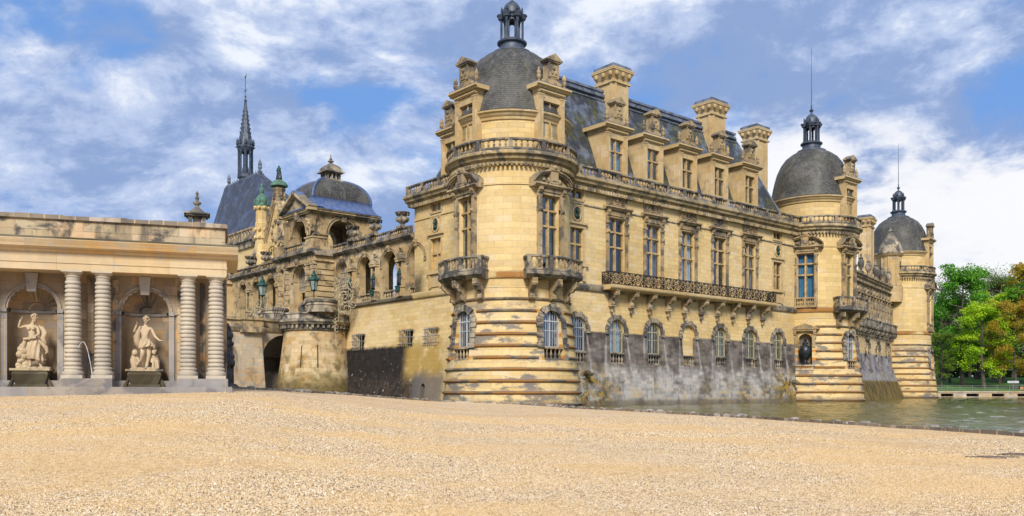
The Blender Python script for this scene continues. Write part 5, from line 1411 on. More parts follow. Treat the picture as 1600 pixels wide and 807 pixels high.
# ---------------------------------------------------------------- cascade wall with banded columns (left)
CT = 18.2
CO = (-18.4, 31.0)
CAS = thing('cascade_wall', 'low stone colonnade wall with banded columns and two statue niches beside the gravel', 'colonnade', (*CO, 0), CT)
gz = 1.48
xL, xR = -9.5, 7.75
mb = MB()
nic = [(.08, 1.74, 1.75, 5.26, True), (3.93, 5.62, 1.75, 5.26, True), (-3.9, -2.25, 1.75, 5.26, True), (-7.8, -6.15, 1.75, 5.26, True)]
wall(mb, xL, xR, [gz-.4, 3, 5.75], nic, lambda x, z, d: (x, .85+.12*d, z), .12, 1)
mb.face([(xR, .85, gz-.4), (xR, 3.6, gz-.4), (xR, 3.6, 5.75), (xR, .85, 5.75)], sm=False)
part('back_wall', mb, 'niche', CAS)
for a, b_, z0, z1, _ in nic:
    mb = MB(); c = (a+b_)/2; r = (b_-a)/2; zs_ = z1-r
    N = 18
    for i in range(N):
        p0, p1 = pi*i/N, pi*(i+1)/N
        A = (c-r*cos(p0), .97+r*.85*sin(p0)); B = (c-r*cos(p1), .97+r*.85*sin(p1))
        mb.face([(*A, z0), (*B, z0), (*B, zs_), (*A, zs_)], [(p0*r, z0), (p1*r, z0), (p1*r, zs_), (p0*r, zs_)])
        for k in range(6):
            e0, e1 = pi/2*k/6, pi/2*(k+1)/6
            def q(p, e): return (c-r*cos(p)*cos(e), .97+r*.85*sin(p)*cos(e), zs_+r*sin(e))
            # radiating flutes
            mb.face([q(p0, e0), q(p1, e0), q(p1, e1), q(p0, e1)], [(p0*r, zs_+e0*r), (p1*r, zs_+e0*r), (p1*r, zs_+e1*r), (p0*r, zs_+e1*r)])
    mb.prism([(a, z0), (b_, z0), (b_, z0+.01), (a, z0+.01)], .85, 1.9)
    part('niche_shell', mb, 'niche', CAS)
    mb = MB()
    for i in range(1, 12):          # joints of the fan and its hub
        p = pi*i/12
        w = .045 if i != 6 else .16
        pts_ = []
        for k in range(7):
            e = radians(12+78*k/6) if False else None
        x0_, z0_ = c-.28*cos(p), zs_+.06+.28*sin(p); x1_, z1_ = c-(r-.03)*cos(p), zs_+(r-.03)*sin(p)
        def bowl(x, z): return .97+.85*sqrt(max(0, r*r-(x-c)**2-(z-zs_)**2))-.03
        mb.tube([(lerp(x0_, x1_, k/6), bowl(lerp(x0_, x1_, k/6), lerp(z0_, z1_, k/6)), lerp(z0_, z1_, k/6)) for k in range(7)], w*.35, 4)
    mb.tube([(c-.26*cos(pi*k/10), bowl(c, zs_+.1), zs_+.02+.26*sin(pi*k/10)) for k in range(11)], .05, 5)
    part('shell_ribs', mb, 'attic', CAS)
    mb = MB()
    for i in range(N):
        p0, p1 = pi*i/N, pi*(i+1)/N
        def band(p, o, z): return (c-(r-o)*cos(p), .97+(r-o)*.85*sin(p), z)
        for (o0, za, o1, zb) in ((0, zs_-.14, .07, zs_-.11), (.07, zs_-.11, .10, zs_-.02), (.10, zs_-.02, .0, zs_)):
            mb.face([band(p0, o0, za), band(p1, o0, za), band(p1, o1, zb), band(p0, o1, zb)])
    for s in (-1, 1):
        xa, xb = sorted((c+s*r, c+s*(r+.2))); mb.box(xa, xb, .78, .85, z0, zs_-.14); mb.box(xa, xb+.0, .72, .97, zs_-.14, zs_)
        mb.box(*sorted((c+s*(r+.2), c+s*(r+.32))), .76, .86, zs_-.10, zs_-.02)
    ar = [(c-(r+.1)*cos(pi*k/20), .83, zs_+(r+.1)*sin(pi*k/20)) for k in range(21)]
    mb.tube(ar, .045, 4)
    mb.prism([(c-.15, 5.05), (c+.15, 5.05), (c+.22, 5.74), (c-.22, 5.74)], .60, .86)
    part('niche_moulding', mb, 'bluestone', CAS)
# shallow pilaster strips between columns
mb = MB()
for x in (-1.0, 2.05, 2.87, 3.72, 6.02, 6.85, 7.65, -1.9, -4.9):
    mb.box(x-.10, x+.10, .80, .86, gz, 5.6)
part('wall_pilasters', mb, 'attic', CAS)
mb = MB()
for a, b_ in ((2.0, 3.75), (5.98, xR+.05), (-2.1, -.25), (-6.0, -4.2), (xL, -8.1)):
    mb.box(a, b_, -.40, .86, gz-.5, 1.83)
for a, b_ in ((-.25, 2.0), (3.75, 5.98), (-4.2, -2.1), (-8.1, -6.0)): mb.box(a, b_, .45, .86, gz-.5, 1.76)
mb.box(xL, xR+.2, -.55, -.35, gz-.5, gz+.04)
part('plinth', mb, 'bluestone', CAS)
if 'bcol' not in _c:
    mb = MB()
    mb.box(-.36, .36, -.36, .36, 0, .12)
    pr = [(.34, .12), (.37, .17), (.37, .23), (.31, .27), (.30, .33), (.33, .36), (.32, .41), (.265, .44)]
    n = 20; z = .46; H = (3.60-.46)/n
    for i in range(n):
        r = .285-.03*i/n
        pr += [(r-.035, z), (r-.005, z+.015), (r+.012, z+.045), (r+.012, z+H-.06), (r-.005, z+H-.03), (r-.035, z+H-.018)]
        z += H
    pr += [(.235, 3.60), (.235, 3.70), (.27, 3.72), (.27, 3.75), (.24, 3.77), (.30, 3.84), (.33, 3.88)]
    mb.lathe(pr, n=28); mb.box(-.35, .35, -.35, .35, 3.88, 3.93)
    _c['bcol'] = mb.mesh('banded_column', 'column')
for x in (2.39, 3.39, 6.35, 7.36, -.75, -1.6, -4.6, -5.6, -8.6):
    place('banded_column', _c['bcol'], CAS, (x, 0, 1.83))
mb = MB()
mb.box(xL, xR, -.30, 3.4, 5.76, 6.02); mb.box(xL, xR+.02, -.33, 3.4, 6.02, 6.10); mb.box(xL, xR+.0, -.30, 3.4, 6.10, 6.40)
part('entablature', mb, 'entab', CAS)
mb = MB()
mb.extx([(3.6, 6.40), (-.34, 6.40), (-.40, 6.47), (-.40, 6.52), (-.62, 6.56), (-.66, 6.66), (-.70, 6.72), (-.74, 6.80), (-.72, 6.83), (3.6, 6.84)], xL, xR+.42)
part('cornice', mb, 'entab', CAS)
mb = MB(); mb.box(xL, xR+.40, -.71, -.23, 6.843, 6.90); part('cornice_dark_strip', mb, 'mossy', CAS)  # thin dark strip along the cornice top
mb = MB(); mb.box(xL, xR-.05, -.22, 3.2, 6.84, 7.60)
part('attic', mb, 'attic', CAS)
mb = MB(); mb.box(xL, xR+.03, -.32, 3.3, 7.60, 7.72)
rr = random.Random(2); x = xL
while x < xR:
    w = rr.uniform(.5, 1.1); mb.box(x, min(x+w, xR), -.30, .4, 7.72, 7.74+.03*rr.random()); x += w
part('attic_coping', mb, 'kerb', CAS)
mb = MB(); pinnacle(mb, 0, 0, 0, 1.0); mb.box(-.3, .3, -.3, .3, -.5, 0)
a = radians(CT)
# finial on a lodge roof behind
FX = 52.
mb = MB(); mb.box(-.55, .55, -.55, .55, -1, 0); mb.box(-.85, .85, -.85, .85, 0, .25)
for sx in (-1, 1):
    for sy in (-1, 1): mb.box(sx*.5-.14, sx*.5+.14, sy*.5-.14, sy*.5+.14, .25, 1.0)
mb.box(-.3, .3, -.3, .3, .2, 1.0); mb.box(-.8, .8, -.8, .8, 1.0, 1.14); mb.box(-.95, .95, -.95, .95, 1.14, 1.24)
mb.lathe([(.75, 1.24), (.5, 1.5), (.2, 1.75), (.12, 1.9), (.3, 2.05), (.32, 2.15), (.1, 2.3), (.16, 2.5), (.07, 2.7), (.14, 2.85), (.0, 3.1)], n=8)
hz = EYE+(610-352)*FX*1.3/FOC
o = thing('gate_lodge', 'gate lodge hidden behind the cascade wall, only its small stone roof finial showing', 'lodge', (px2x(308, FX*1.3), FX*1.3, hz-.4), 20, None, None)
part('roof_finial', mb, 'weather_shade', o)
mb = MB(); mb.box(-1.3, 1.3, -1.3, 1.3, -14, -2.6); mb.box(-1.45, 1.45, -1.45, 1.45, -2.6, -2.3); part('lodge_wall', mb, 'ashlar', o)
mb = MB(); mb.taper(0, 0, -2.3, -.3, 1.4, 1.4, .6, .6); part('lodge_roof', mb, 'slate', o)

# ---------------------------------------------------------------- figures grown from a skeleton
def skin(name, verts, edges, radii, mat, parent, lv=2, root=0, loc=(0, 0, 0), rz=0):
    me = bpy.data.meshes.new(name); me.from_pydata([tuple(v) for v in verts], edges, [])
    me.materials.append(M[mat])
    o = bpy.data.objects.new(name, me); COL.objects.link(o)
    if parent: o.parent = parent
    o.location = loc; o.rotation_euler = (0, 0, radians(rz))
    md = o.modifiers.new('Skin', 'SKIN'); md.use_smooth_shade = True
    sv = me.skin_vertices[0].data
    for i, r in enumerate(radii):
        sv[i].radius = (r, r) if not isinstance(r, tuple) else r; sv[i].use_root = (i == root)
    s = o.modifiers.new('Subsurf', 'SUBSURF'); s.levels = s.render_levels = lv
    return o
def add_hand(V, E, R_, wrist, dirv, side, s=1.0, curl=.35):
    """palm and five separate curled fingers"""
    w = Vector(V[wrist]); d = Vector(dirv).normalized(); side = Vector(side).normalized(); nrm = d.cross(side).normalized()
    i0 = len(V)
    V.append(w+d*.055*s); R_.append((.034*s, .026*s)); E.append((wrist, i0))
    V.append(w+d*.095*s); R_.append((.036*s, .022*s)); E.append((i0, i0+1)); palm = i0+1
    for k, (off, L) in enumerate(((-.032, .068), (-.011, .08), (.011, .075), (.032, .058))):
        b = len(V); base = w+d*.10*s+side*off*s
        V.append(base); R_.append(.0105*s); E.append((palm, b))
        p = base; dd = d.copy()
        for q in range(3):
            dd = (dd*cos(curl)+nrm*sin(curl)).normalized(); p = p+dd*L*s/3; V.append(p); R_.append((.0095-.001*q)*s); E.append((b+q, b+q+1))
    b = len(V); V.append(w+d*.045*s-side*.045*s); R_.append(.013*s); E.append((i0, b))
    V.append(V[b]+(d*.5-side*.6+nrm*.2).normalized()*.035*s); R_.append(.012*s); E.append((b, b+1))
    V.append(V[b+1]+(d*.9-side*.1+nrm*.3).normalized()*.03*s); R_.append(.010*s); E.append((b+1, b+2))
def statue_body(root, J, hold_l, hold_r, mat='marble'):
    names = list(J); V = [Vector(J[k][0]) for k in names]; R_ = [J[k][1] for k in names]; ix = {k: i for i, k in enumerate(names)}
    E = []
    for c in (('pelvis', 'waist', 'chest', 'neckbase', 'neck', 'headc', 'headt'), ('chest', 'shl', 'ell', 'wrl'), ('chest', 'shr', 'elr', 'wrr'), ('pelvis', 'hpl', 'knl', 'anl', 'tol'), ('pelvis', 'hpr', 'knr', 'anr', 'tor')):
        for a_, b_ in zip(c, c[1:]): E.append((ix[a_], ix[b_]))
    add_hand(V, E, R_, ix['wrl'], *hold_l); add_hand(V, E, R_, ix['wrr'], *hold_r)
    # heel
    for k in ('l', 'r'):
        a_ = V[ix['an'+k]]; V.append(a_+Vector((0, .05, -.06))); R_.append(.035); E.append((ix['an'+k], len(V)-1))
    return skin('body', V, E, R_, mat, root, 2, ix['pelvis'])
def face_parts(root, hc, turn, mat='marble', curls=16, seed=0, long=False):
    """nose, brow, lips, chin, ears as one small mesh; hair as another"""
    mb = MB(); a = radians(turn)
    def f(p): return (hc[0]+p[0]*cos(a)-p[1]*sin(a), hc[1]+p[0]*sin(a)+p[1]*cos(a), hc[2]+p[2])
    def ball(c, r, sc): mb.lathe([(r*sin(pi*k/6) if 0 < k < 6 else 0, -r*cos(pi*k/6)) for k in range(7)], n=9, caps=False, f=lambda p: f((c[0]+p[0]*sc[0], c[1]+p[1]*sc[1], c[2]+p[2]*sc[2])))
    ball((0, 0, .02), .098, (.88, 1.02, 1.22)); ball((0, -.035, -.07), .06, (.95, 1, .9))
    mb.tube([f((0, -.095, .035)), f((0, -.115, .0)), f((0, -.128, -.025))], [.014, .018, .022], 6)
    ball((0, -.098, -.058), .02, (1.5, .6, .45)); ball((0, -.096, -.072), .018, (1.3, .6, .5)); ball((0, -.085, -.11), .028, (1, .8, .8))
    for s in (-1, 1):
        ball((s*.035, -.088, .018), .016, (1.3, .6, .75)); ball((s*.038, -.093, .043), .02, (1.6, .6, .4)); ball((s*.088, .01, -.01), .026, (.5, .8, 1.3)); ball((s*.05, -.06, -.03), .035, (.9, .8, 1))
    part('head', mb, mat, root)
    hr = MB(); r_ = random.Random(seed); mb = hr
    for i in range(curls*3):
        th = r_.uniform(0, 2*pi); el = r_.uniform(-.15, 1.45)
        v = (.10*cos(el)*sin(th), .11*cos(el)*cos(th), .035+.115*sin(el))
        if v[1] < -.055 and v[2] < .095: continue
        ball(v, r_.uniform(.026, .042), (1, 1, 1))
    if long: ball((0, .12, .05), .06, (1, 1, 1)); mb.tube([f((.05, .07, -.02)), f((.08, .06, -.12)), f((.09, -.02, -.22))], [.03, .028, .015], 6)
    part('hair', hr, mat, root)
def drape(root, rows, mat='marble', name='drapery', fold=.03, nf=9, thick=.03, seed=1):
    """cloth round the body: rows of (centre x, y, z, half width, half depth, twist), pleated"""
    mb = MB(); N = 54; r_ = random.Random(seed); ph = [r_.uniform(0, 6) for _ in range(3)]
    G = []
    # refine rows
    rr = []
    for a_, b_ in zip(rows, rows[1:]):
        for q in range(4): rr.append([lerp(a_[i], b_[i], q/4) for i in range(6)])
    rr.append(list(rows[-1]))
    for j, (cx, cy, z, hx, hy, tw) in enumerate(rr):
        row = []
        for i in range(N):
            a_ = 2*pi*i/N
            f = fold*(j/len(rr)*.9+.35)*(sin(nf*(a_+tw)+ph[0])+.5*sin((nf*2-3)*(a_+tw*1.6)+ph[1])+.35*sin(4*a_+ph[2]+j*.3))
            zz = z+.035*sin(2*a_+tw*2+ph[1])*(1 if 0 < j < len(rr)-1 else 1.4)
            row.append((cx+(hx+f)*sin(a_), cy-(hy+f)*cos(a_), zz))
        G.append(row)
    for A, B in zip(G, G[1:]):
        for i in range(N): j = (i+1) % N; mb.face([A[i], B[i], B[j], A[j]])
    o = part(name, mb, mat, root, angle=70)
    s = o.modifiers.new('Solidify', 'SOLIDIFY'); s.thickness = thick
    return o
def fluttering(root, paths, mat='marble', name='mantle'):
    mb = MB()
    for pts_, r, t_ in paths: mb.tube(pts_, r, 7, t_)
    return part(name, mb, mat, root, angle=80)
def basin(label, x):
    c, s = cos(radians(CT)), sin(radians(CT))
    X, Y = CO[0]+x*c-.75*s*1.0, CO[1]+x*s+.75*c
    T = thing('fountain_pedestal', label, 'pedestal', (X, Y, 1.50), CT, 'mossy pedestals in the wall niches')
    mb = MB()
    for (za, ha, da, zb, hb, db) in ((0, .56, .46, .12, .56, .46), (.12, .48, .40, .50, .60, .50), (.50, .60, .50, .62, .55, .45)): mb.taper(0, 0, za, zb, ha, da, hb, db)
    for sx in (-1, 1): mb.tube([(sx*.68, -.30, 0), (sx*.62, -.32, .2), (sx*.52, -.30, .42), (sx*.58, -.34, .62)], [.09, .06, .06, .09], 7)
    part('pedestal_block', mb, 'mossy', T)
    mb = MB(); mb.box(-.66, .66, -.5, .5, .62, .70); part('pedestal_slab', mb, 'attic', T)
    return X, Y
# left statue: woman with raised right arm, drapery from the hips
X1, Y1 = basin('mossy pedestal under the draped female statue', .92)
ST = thing('marble_statue', 'weathered marble statue of a draped woman raising one hand, left niche', 'statue', (X1, Y1, 2.20), CT)
J = dict(pelvis=((.03, 0, 1.02), (.155, .125)), waist=((.0, .0, 1.24), (.115, .10)), chest=((-.03, 0, 1.47), (.155, .115)), neckbase=((-.01, 0, 1.64), .075), neck=((.03, -.02, 1.72), .052), headc=((.07, -.05, 1.83), .085), headt=((.08, -.05, 1.92), .07),
         shl=((.17, 0, 1.55), .068), ell=((.24, -.10, 1.27), .05), wrl=((.02, -.25, 1.12), .035), shr=((-.21, 0, 1.57), .068), elr=((-.44, -.08, 1.50), .05), wrr=((-.36, -.18, 1.76), .034),
         hpl=((.13, 0, .95), .12), knl=((.19, -.10, .54), .085), anl=((.27, .02, .12), .048), tol=((.33, -.14, .05), .035), hpr=((-.09, 0, .95), .125), knr=((-.10, -.08, .53), .085), anr=((-.06, -.02, .12), .05), tor=((-.08, -.20, .05), .037))
statue_body(ST, J, ((-1, -.1, -.3), (0, -.2, 1)), ((.6, 0, .8), (0, 1, 0)))
face_parts(ST, (.075, -.055, 1.86), 28, seed=3, long=True)
mb = MB()
for s in (-1, 1): mb.ball((-.03+s*.07, -.105, 1.47), .062, 9, 7)
part('bust_relief', mb, 'marble', ST)
drape(ST, [(.02, 0, 1.12, .19, .15, 0), (.04, -.01, .95, .235, .20, .2), (.05, -.03, .72, .25, .22, .5), (.09, -.04, .48, .27, .22, .8), (.13, -.02, .30, .27, .20, 1.0)], seed=4, fold=.034)
fluttering(ST, [([(.16, .10, 1.58), (.32, .08, 1.50), (.42, .02, 1.32), (.34, .0, 1.14), (.44, .02, .96), (.34, .04, .88)], [.06, .09, .10, .11, .08, .04], None),
                ([(.20, .06, 1.62), (.30, .1, 1.4), (.33, .08, 1.15), (.25, .06, .95)], [.05, .08, .09, .06], None),
                ([(.22, -.12, 1.02), (.34, -.08, .92), (.46, -.03, .78), (.50, 0, .62), (.42, 0, .55)], [.07, .08, .08, .06, .03], None),
                ([(-.18, -.14, 1.10), (-.26, -.12, .9), (-.30, -.1, .68), (-.28, -.08, .5)], [.05, .08, .09, .05], None),
                ([(-.25, -.20, 1.08), (-.05, -.24, 1.10), (.15, -.2, 1.14)], [.05, .05, .05], None)])
rk = random.Random(5); mb = MB()
for i in range(30):
    z = rk.uniform(0, .85); q = 1-z/1.1; mb.ball((-.34+rk.uniform(-.14, .16)*q, .06+rk.uniform(-.12, .1), z), rk.uniform(.09, .16), 7, 6)
for i in range(18): mb.ball((rk.uniform(-.45, .5), rk.uniform(-.2, .2), .02), rk.uniform(.07, .12), 7, 5, (1.2, 1.1, .6))
part('rock_support', mb, 'marble', ST)
# right statue: youth, right hand raised to the shoulder, left arm stretched out, dog and child at the feet
X2, Y2 = basin('mossy pedestal under the bare chested male statue', 4.78)
ST = thing('marble_statue', 'marble statue of a bare chested youth in a short cloth stretching one arm out', 'statue', (X2, Y2, 2.20), CT)
J = dict(pelvis=((.0, 0, 1.04), (.145, .115)), waist=((-.01, .0, 1.24), (.125, .10)), chest=((0, 0, 1.48), (.18, .12)), neckbase=((.02, 0, 1.66), .08), neck=((.03, -.01, 1.74), .06), headc=((.04, -.04, 1.85), .085), headt=((.04, -.04, 1.94), .07),
         shl=((.22, 0, 1.57), .075), ell=((.35, -.06, 1.27), .055), wrl=((.53, -.22, 1.10), .038), shr=((-.20, 0, 1.57), .075), elr=((-.40, -.05, 1.42), .055), wrr=((-.30, -.16, 1.66), .037),
         hpl=((.11, 0, .98), .12), knl=((.14, -.06, .55), .085), anl=((.05, -.02, .12), .05), tol=((.03, -.2, .05), .037), hpr=((-.10, 0, .98), .12), knr=((-.08, -.16, .58), .085), anr=((-.20, .05, .16), .048), tor=((-.24, -.10, .05), .035))
statue_body(ST, J, ((1, -.3, .0), (0, -1, .2)), ((.3, -.2, .9), (0, 1, 0)))
face_parts(ST, (.04, -.045, 1.885), -12, seed=8)
drape(ST, [(.0, 0, 1.14, .18, .145, 0), (.01, -.01, 1.0, .23, .19, .3), (.02, -.03, .84, .26, .22, .7)], seed=6, fold=.036)
fluttering(ST, [([(-.16, -.08, 1.64), (-.26, .02, 1.4), (-.30, .05, 1.1), (-.26, .05, .8)], [.06, .11, .13, .06], None),
                ([(-.12, .1, 1.62), (-.34, .08, 1.25), (-.34, .1, .95)], [.06, .1, .06], None),
                ([(.18, -.1, 1.04), (.30, -.04, .9), (.34, 0, .72)], [.07, .08, .03], None)])
mb = MB(); rk = random.Random(7)
for i in range(26): mb.ball((rk.uniform(-.5, .5), rk.uniform(-.18, .2), .02), rk.uniform(.07, .12), 7, 5, (1.2, 1.1, .6))
mb.ball((-.36, -.05, .62), .13, 10, 8, (.9, .9, 1.15)); mb.ball((-.37, -.16, .58), .06, 7, 5)
mb.tube([(-.36, 0, .55), (-.38, .02, .35), (-.34, .02, .05)], [.12, .17, .15], 8); mb.tube([(-.28, -.1, .45), (-.2, -.16, .3), (-.3, -.18, .15)], [.05, .05, .05], 6)
part('crouching_companion', mb, 'marble', ST)
mb = MB()
mb.tube([(.36, .05, .05), (.38, .05, .3), (.33, -.02, .55)], [.15, .14, .10], 8); mb.ball((.32, -.06, .66), .10, 9, 7, (.9, 1.1, 1)); mb.tube([(.32, -.12, .65), (.34, -.24, .6)], [.06, .035], 6)
for s in (-1, 1): mb.tube([(.36+s*.07, -.06, .35), (.38+s*.09, -.14, .03)], [.05, .035], 6); mb.ball((.32+s*.07, -.0, .74), .035, 6, 5, (.6, .8, 1.3))
mb.tube([(.3, .1, .3), (.2, .05, .5), (.24, -.05, .25)], [.06, .07, .04], 6)
part('seated_hound', mb, 'marble', ST)
# jet of water between the first pair of columns
m, t, b = newmat('falling_water'); M['jet'] = m
b.inputs['Base Color'].default_value = (.85, .9, .95, 1); b.inputs['Roughness'].default_value = .15; b.inputs['Transmission Weight'].default_value = .45; b.inputs['IOR'].default_value = 1.33
def cpt(u, y, z): c, s = cos(radians(CT)), sin(radians(CT)); return (CO[0]+u*c-y*s, CO[1]+u*s+y*c, z)
mb = MB(); pts_ = []
for k in range(25):
    q = k/24; u = 2.68+.46*q; pts_.append((u, -.25+.1*q, 3.02+.62*(4*(q*1.42)*(1-q*1.42)*.62+ .0)-1.25*max(0, q-.35)**1.3*1.2))
pts_ = [(lerp(2.62, 3.16, k/24), -.30, 2.95+1.35*(k/24)*1.3-3.35*(k/24)**2*1.05) for k in range(25)]
mb.tube(pts_, [.009+.004*sin(k*1.7)+.004*(k/24) for k in range(25)], 6)
o = thing('water_jet', 'thin arc of water spouting between the first pair of banded columns', 'water jet', (*CO, 0), CT, None, mb.mesh('water_jet', 'jet'))

# ---------------------------------------------------------------- urns, beasts, lamps and ironwork of the entrance
def bowl_urn():
    if 'urn' not in _c:
        mb = MB(); mb.box(-.5, .5, -.5, .5, 0, .25)
        mb.lathe([(.42, .25), (.22, .40), (.24, .5), (.55, .72), (.62, .95), (.56, 1.15), (.42, 1.25), (.46, 1.35), (.78, 1.58), (.80, 1.68), (.5, 1.70), (0, 1.62)], n=16)
        for i in range(8): c = az(45*i, .60); mb.ball((c[0], c[1], .95), .16, 6, 5, (1, 1, 1.5))
        for i in range(8): c = az(45*i+22, .66); mb.ball((c[0], c[1], 1.5), .12, 6, 5, (1, 1, 1.3))
        _c['urn'] = mb.mesh('stone_urn', 'weather_shade')
    return _c['urn']
for u, y, z, lab in ((-26.6, -.32, 17.75, 'grey stone urn on the arcade balustrade, closest to the square dome'), (-21.9, -.32, 17.75, 'grey stone urn at the middle of the arcade balustrade'), (-16.7, -.32, 17.75, 'grey stone urn on the arcade balustrade next to the tall wing'),
                     (-48.6, -.32, 17.6, 'grey stone urn next to the rose window of the chapel'), (-53.4, -.32, 17.6, 'grey stone urn between the chapel and the small cupola')):
    o = thing('stone_urn', lab, 'urn', Lp(u, y, z), LR, 'urns along the arcade balustrades', bowl_urn())
    o.scale = (.95, .95, .98)
def beast(root, mat, s=1.0, seated=True, mirror=1):
    V = [(0, .42, .55), (0, .15, .75), (0, -.25, 1.15), (0, -.42, 1.55), (0, -.55, 1.85), (0, -.80, 1.82),
         (.22, .45, .35), (.28, .05, .35), (.30, -.25, .10), (-.22, .45, .35), (-.28, .05, .35), (-.30, -.25, .10),
         (.17, -.42, .75), (.17, -.45, .30), (.18, -.60, .08), (-.17, -.42, .75), (-.17, -.45, .30), (-.18, -.60, .08), (0, .75, .25), (.25, .95, .35), (.1, .8, .8)]
    E = [(0, 1), (1, 2), (2, 3), (3, 4), (4, 5), (0, 6), (6, 7), (7, 8), (0, 9), (9, 10), (10, 11), (2, 12), (12, 13), (13, 14), (2, 15), (15, 16), (16, 17), (0, 18), (18, 19), (19, 20)]
    R_ = [.34, .32, .36, .34, .26, .14, .22, .16, .10, .22, .16, .10, .17, .12, .12, .17, .12, .12, .07, .05, .09]
    o = skin('body', [Vector((mirror*x, y, z))*s for x, y, z in V], E, [r*s for r in R_], mat, root, 2)
    mb = MB(); rk = random.Random(3)
    for i in range(46):
        a_ = rk.uniform(0, 2*pi); z = rk.uniform(1.1, 2.0); r = .30+.06*sin(a_)
        y = -.36+.3*cos(a_)+(-.1 if z > 1.5 else 0)
        if y < -.62 and z > 1.55: continue
        mb.ball((s*r*sin(a_), s*y, s*z), .13*s, 6, 5, (1, 1, 1.4))
    for q in (-1, 1): mb.ball((q*.16*s, -.55*s, 2.05*s), .07*s, 6, 5)
    mb.ball((0, -.92*s, 1.74*s), .09*s, 7, 5, (1.2, 1, .8))
    part('mane', mb, mat, root)
L1 = thing('stone_lion', 'seated stone lion on the pavilion corner under the square dome', 'statue', Lp(-31.9, -2.5, 18.72), LR+15)
beast(L1, 'trim')
L2 = thing('stone_griffin', 'dark weathered stone beast at the far end of the pavilion balustrade', 'statue', Lp(-39.7, -2.3, 18.5), LR-30)
beast(L2, 'weather_shade', .95)
R1 = thing('reclining_figure', 'dark stone figure reclining behind the urns right of the domed pavilion', 'statue', Lp(-22.6, 4.2, 17.2), LR+20)
skin('body', [Vector(v) for v in ((0, 0, .9), (-.5, 0, 1.1), (-1.0, 0, 1.5), (-1.3, 0, 2.0), (-1.35, 0, 2.35), (.6, .1, 1.3), (1.3, .1, .6), (-1.2, -.4, 1.5), (-1.7, -.5, 1.2), (.5, -.3, 1.0), (1.2, -.3, .4))], [(0, 1), (1, 2), (2, 3), (3, 4), (0, 5), (5, 6), (2, 7), (7, 8), (0, 9), (9, 10)], [.45, .42, .42, .2, .28, .25, .16, .18, .14, .25, .16], 'weather_shade', R1, 2)
mb = MB(); mb.box(-2.2, 2.2, -.8, .8, -.2, .35); mb.ball((0, .1, .5), .6, 10, 8, (2.6, 1, .9)); part('rock_base', mb, 'weather_shade', R1)
# bronze figures in the pier niches
NB = []
for u, lab in ((-17.29, 'green bronze figure in the pier niche nearest the tall wing'), (-22.3, 'green bronze figure in the middle pier niche of the arcade'), (-27.1, 'green bronze figure in the pier niche behind the gilded scrolls')):
    o = thing('bronze_figure', lab, 'statue', Lp(u, -.30, 12.0), LR, 'bronze figures in the arcade piers'); NB.append(o)
    if len(NB) == 1:
        V = [(0, 0, 1.0), (.02, 0, 1.25), (0, 0, 1.5), (0, 0, 1.72), (.0, -.02, 1.88), (.2, 0, 1.52), (.28, -.1, 1.25), (.12, -.25, 1.15), (-.2, 0, 1.52), (-.3, -.06, 1.25), (-.2, -.2, 1.05), (.1, 0, .55), (.12, .02, .1), (.14, -.15, .05), (-.1, 0, .55), (-.1, .02, .1), (-.12, -.15, .05)]
        sk = skin('body', [Vector(v) for v in V], [(0, 1), (1, 2), (2, 3), (3, 4), (2, 5), (5, 6), (6, 7), (2, 8), (8, 9), (9, 10), (0, 11), (11, 12), (12, 13), (0, 14), (14, 15), (15, 16)], [.17, .14, .18, .07, .11, .08, .06, .05, .08, .06, .05, .12, .06, .05, .12, .06, .05], 'bronze', o, 2)
        drape(o, [(0, 0, 1.1, .20, .17, 0), (0, 0, .7, .24, .2, .4), (0, 0, .15, .27, .22, .8)], 'darkbronze', seed=2)
        mb = MB(); mb.box(-.32, .32, -.3, .25, -.5, .02); mb.box(-.38, .38, -.34, .25, -.08, .02); part('figure_base', mb, 'bronze', o)
        proto = o
    else:
        for ch in list(proto.children): c = ch.copy(); COL.objects.link(c); c.parent = o
# bronze vase in the niche of the middle tower
a_ = -27; p = az(a_, 5.0)
mb = MB(); mb.lathe([(.42, 0), (.42, .2), (.22, .35), (.18, .55), (.30, .75), (.62, 1.2), (.70, 1.6), (.62, 2.0), (.35, 2.25), (.25, 2.4), (.34, 2.5), (.3, 2.6), (.12, 2.75), (.18, 2.95), (0, 3.1)], n=20)
for s in (-1, 1): mb.tube([(s*.6, 0, 1.4), (s*.85, 0, 1.8), (s*.7, 0, 2.15), (s*.35, 0, 2.2)], .06, 6)
o = thing('bronze_vase', 'black bronze vase standing in the pedimented niche of the middle tower', 'vase', (T2[0]+p[0], T2[1]+p[1], 4.36), a_, None, mb.mesh('bronze_vase', 'darkbronze'))
# lamps
def lamp(label, loc, s=1.):
    T = thing('street_lantern', label, 'lantern', loc, 20, 'green lanterns by the entrance')
    mb = MB(); mb.lathe([(.16*s, 0), (.14*s, .1*s), (.05*s, .3*s), (.05*s, .9*s), (.12*s, 1.0*s), (.3*s, 1.1*s), (.32*s, 1.16*s), (.1*s, 1.18*s)], n=8)
    for i in range(6):
        c0, c1 = az(60*i, .30*s), az(60*i, .50*s); mb.tube([(c0[0], c0[1], 1.14*s), (c1[0], c1[1], 2.15*s)], .035*s, 4)
    mb.lathe([(.56*s, 2.12*s), (.66*s, 2.2*s), (.62*s, 2.34*s), (.42*s, 2.5*s), (.30*s, 2.56*s), (.34*s, 2.7*s), (.22*s, 2.9*s), (.12*s, 3.0*s), (.16*s, 3.1*s), (.05*s, 3.25*s), (0, 3.4*s)], n=6)
    for i in range(6): c = az(60*i, .6*s); mb.ball((c[0], c[1], 2.34*s), .07*s, 5, 4)
    part('lantern_frame', mb, 'bronze', T)
    mb = MB(); mb.lathe([(.27*s, 1.16*s), (.47*s, 2.12*s)], n=6); part('lantern_glass', mb, 'gold', T, smooth=False)
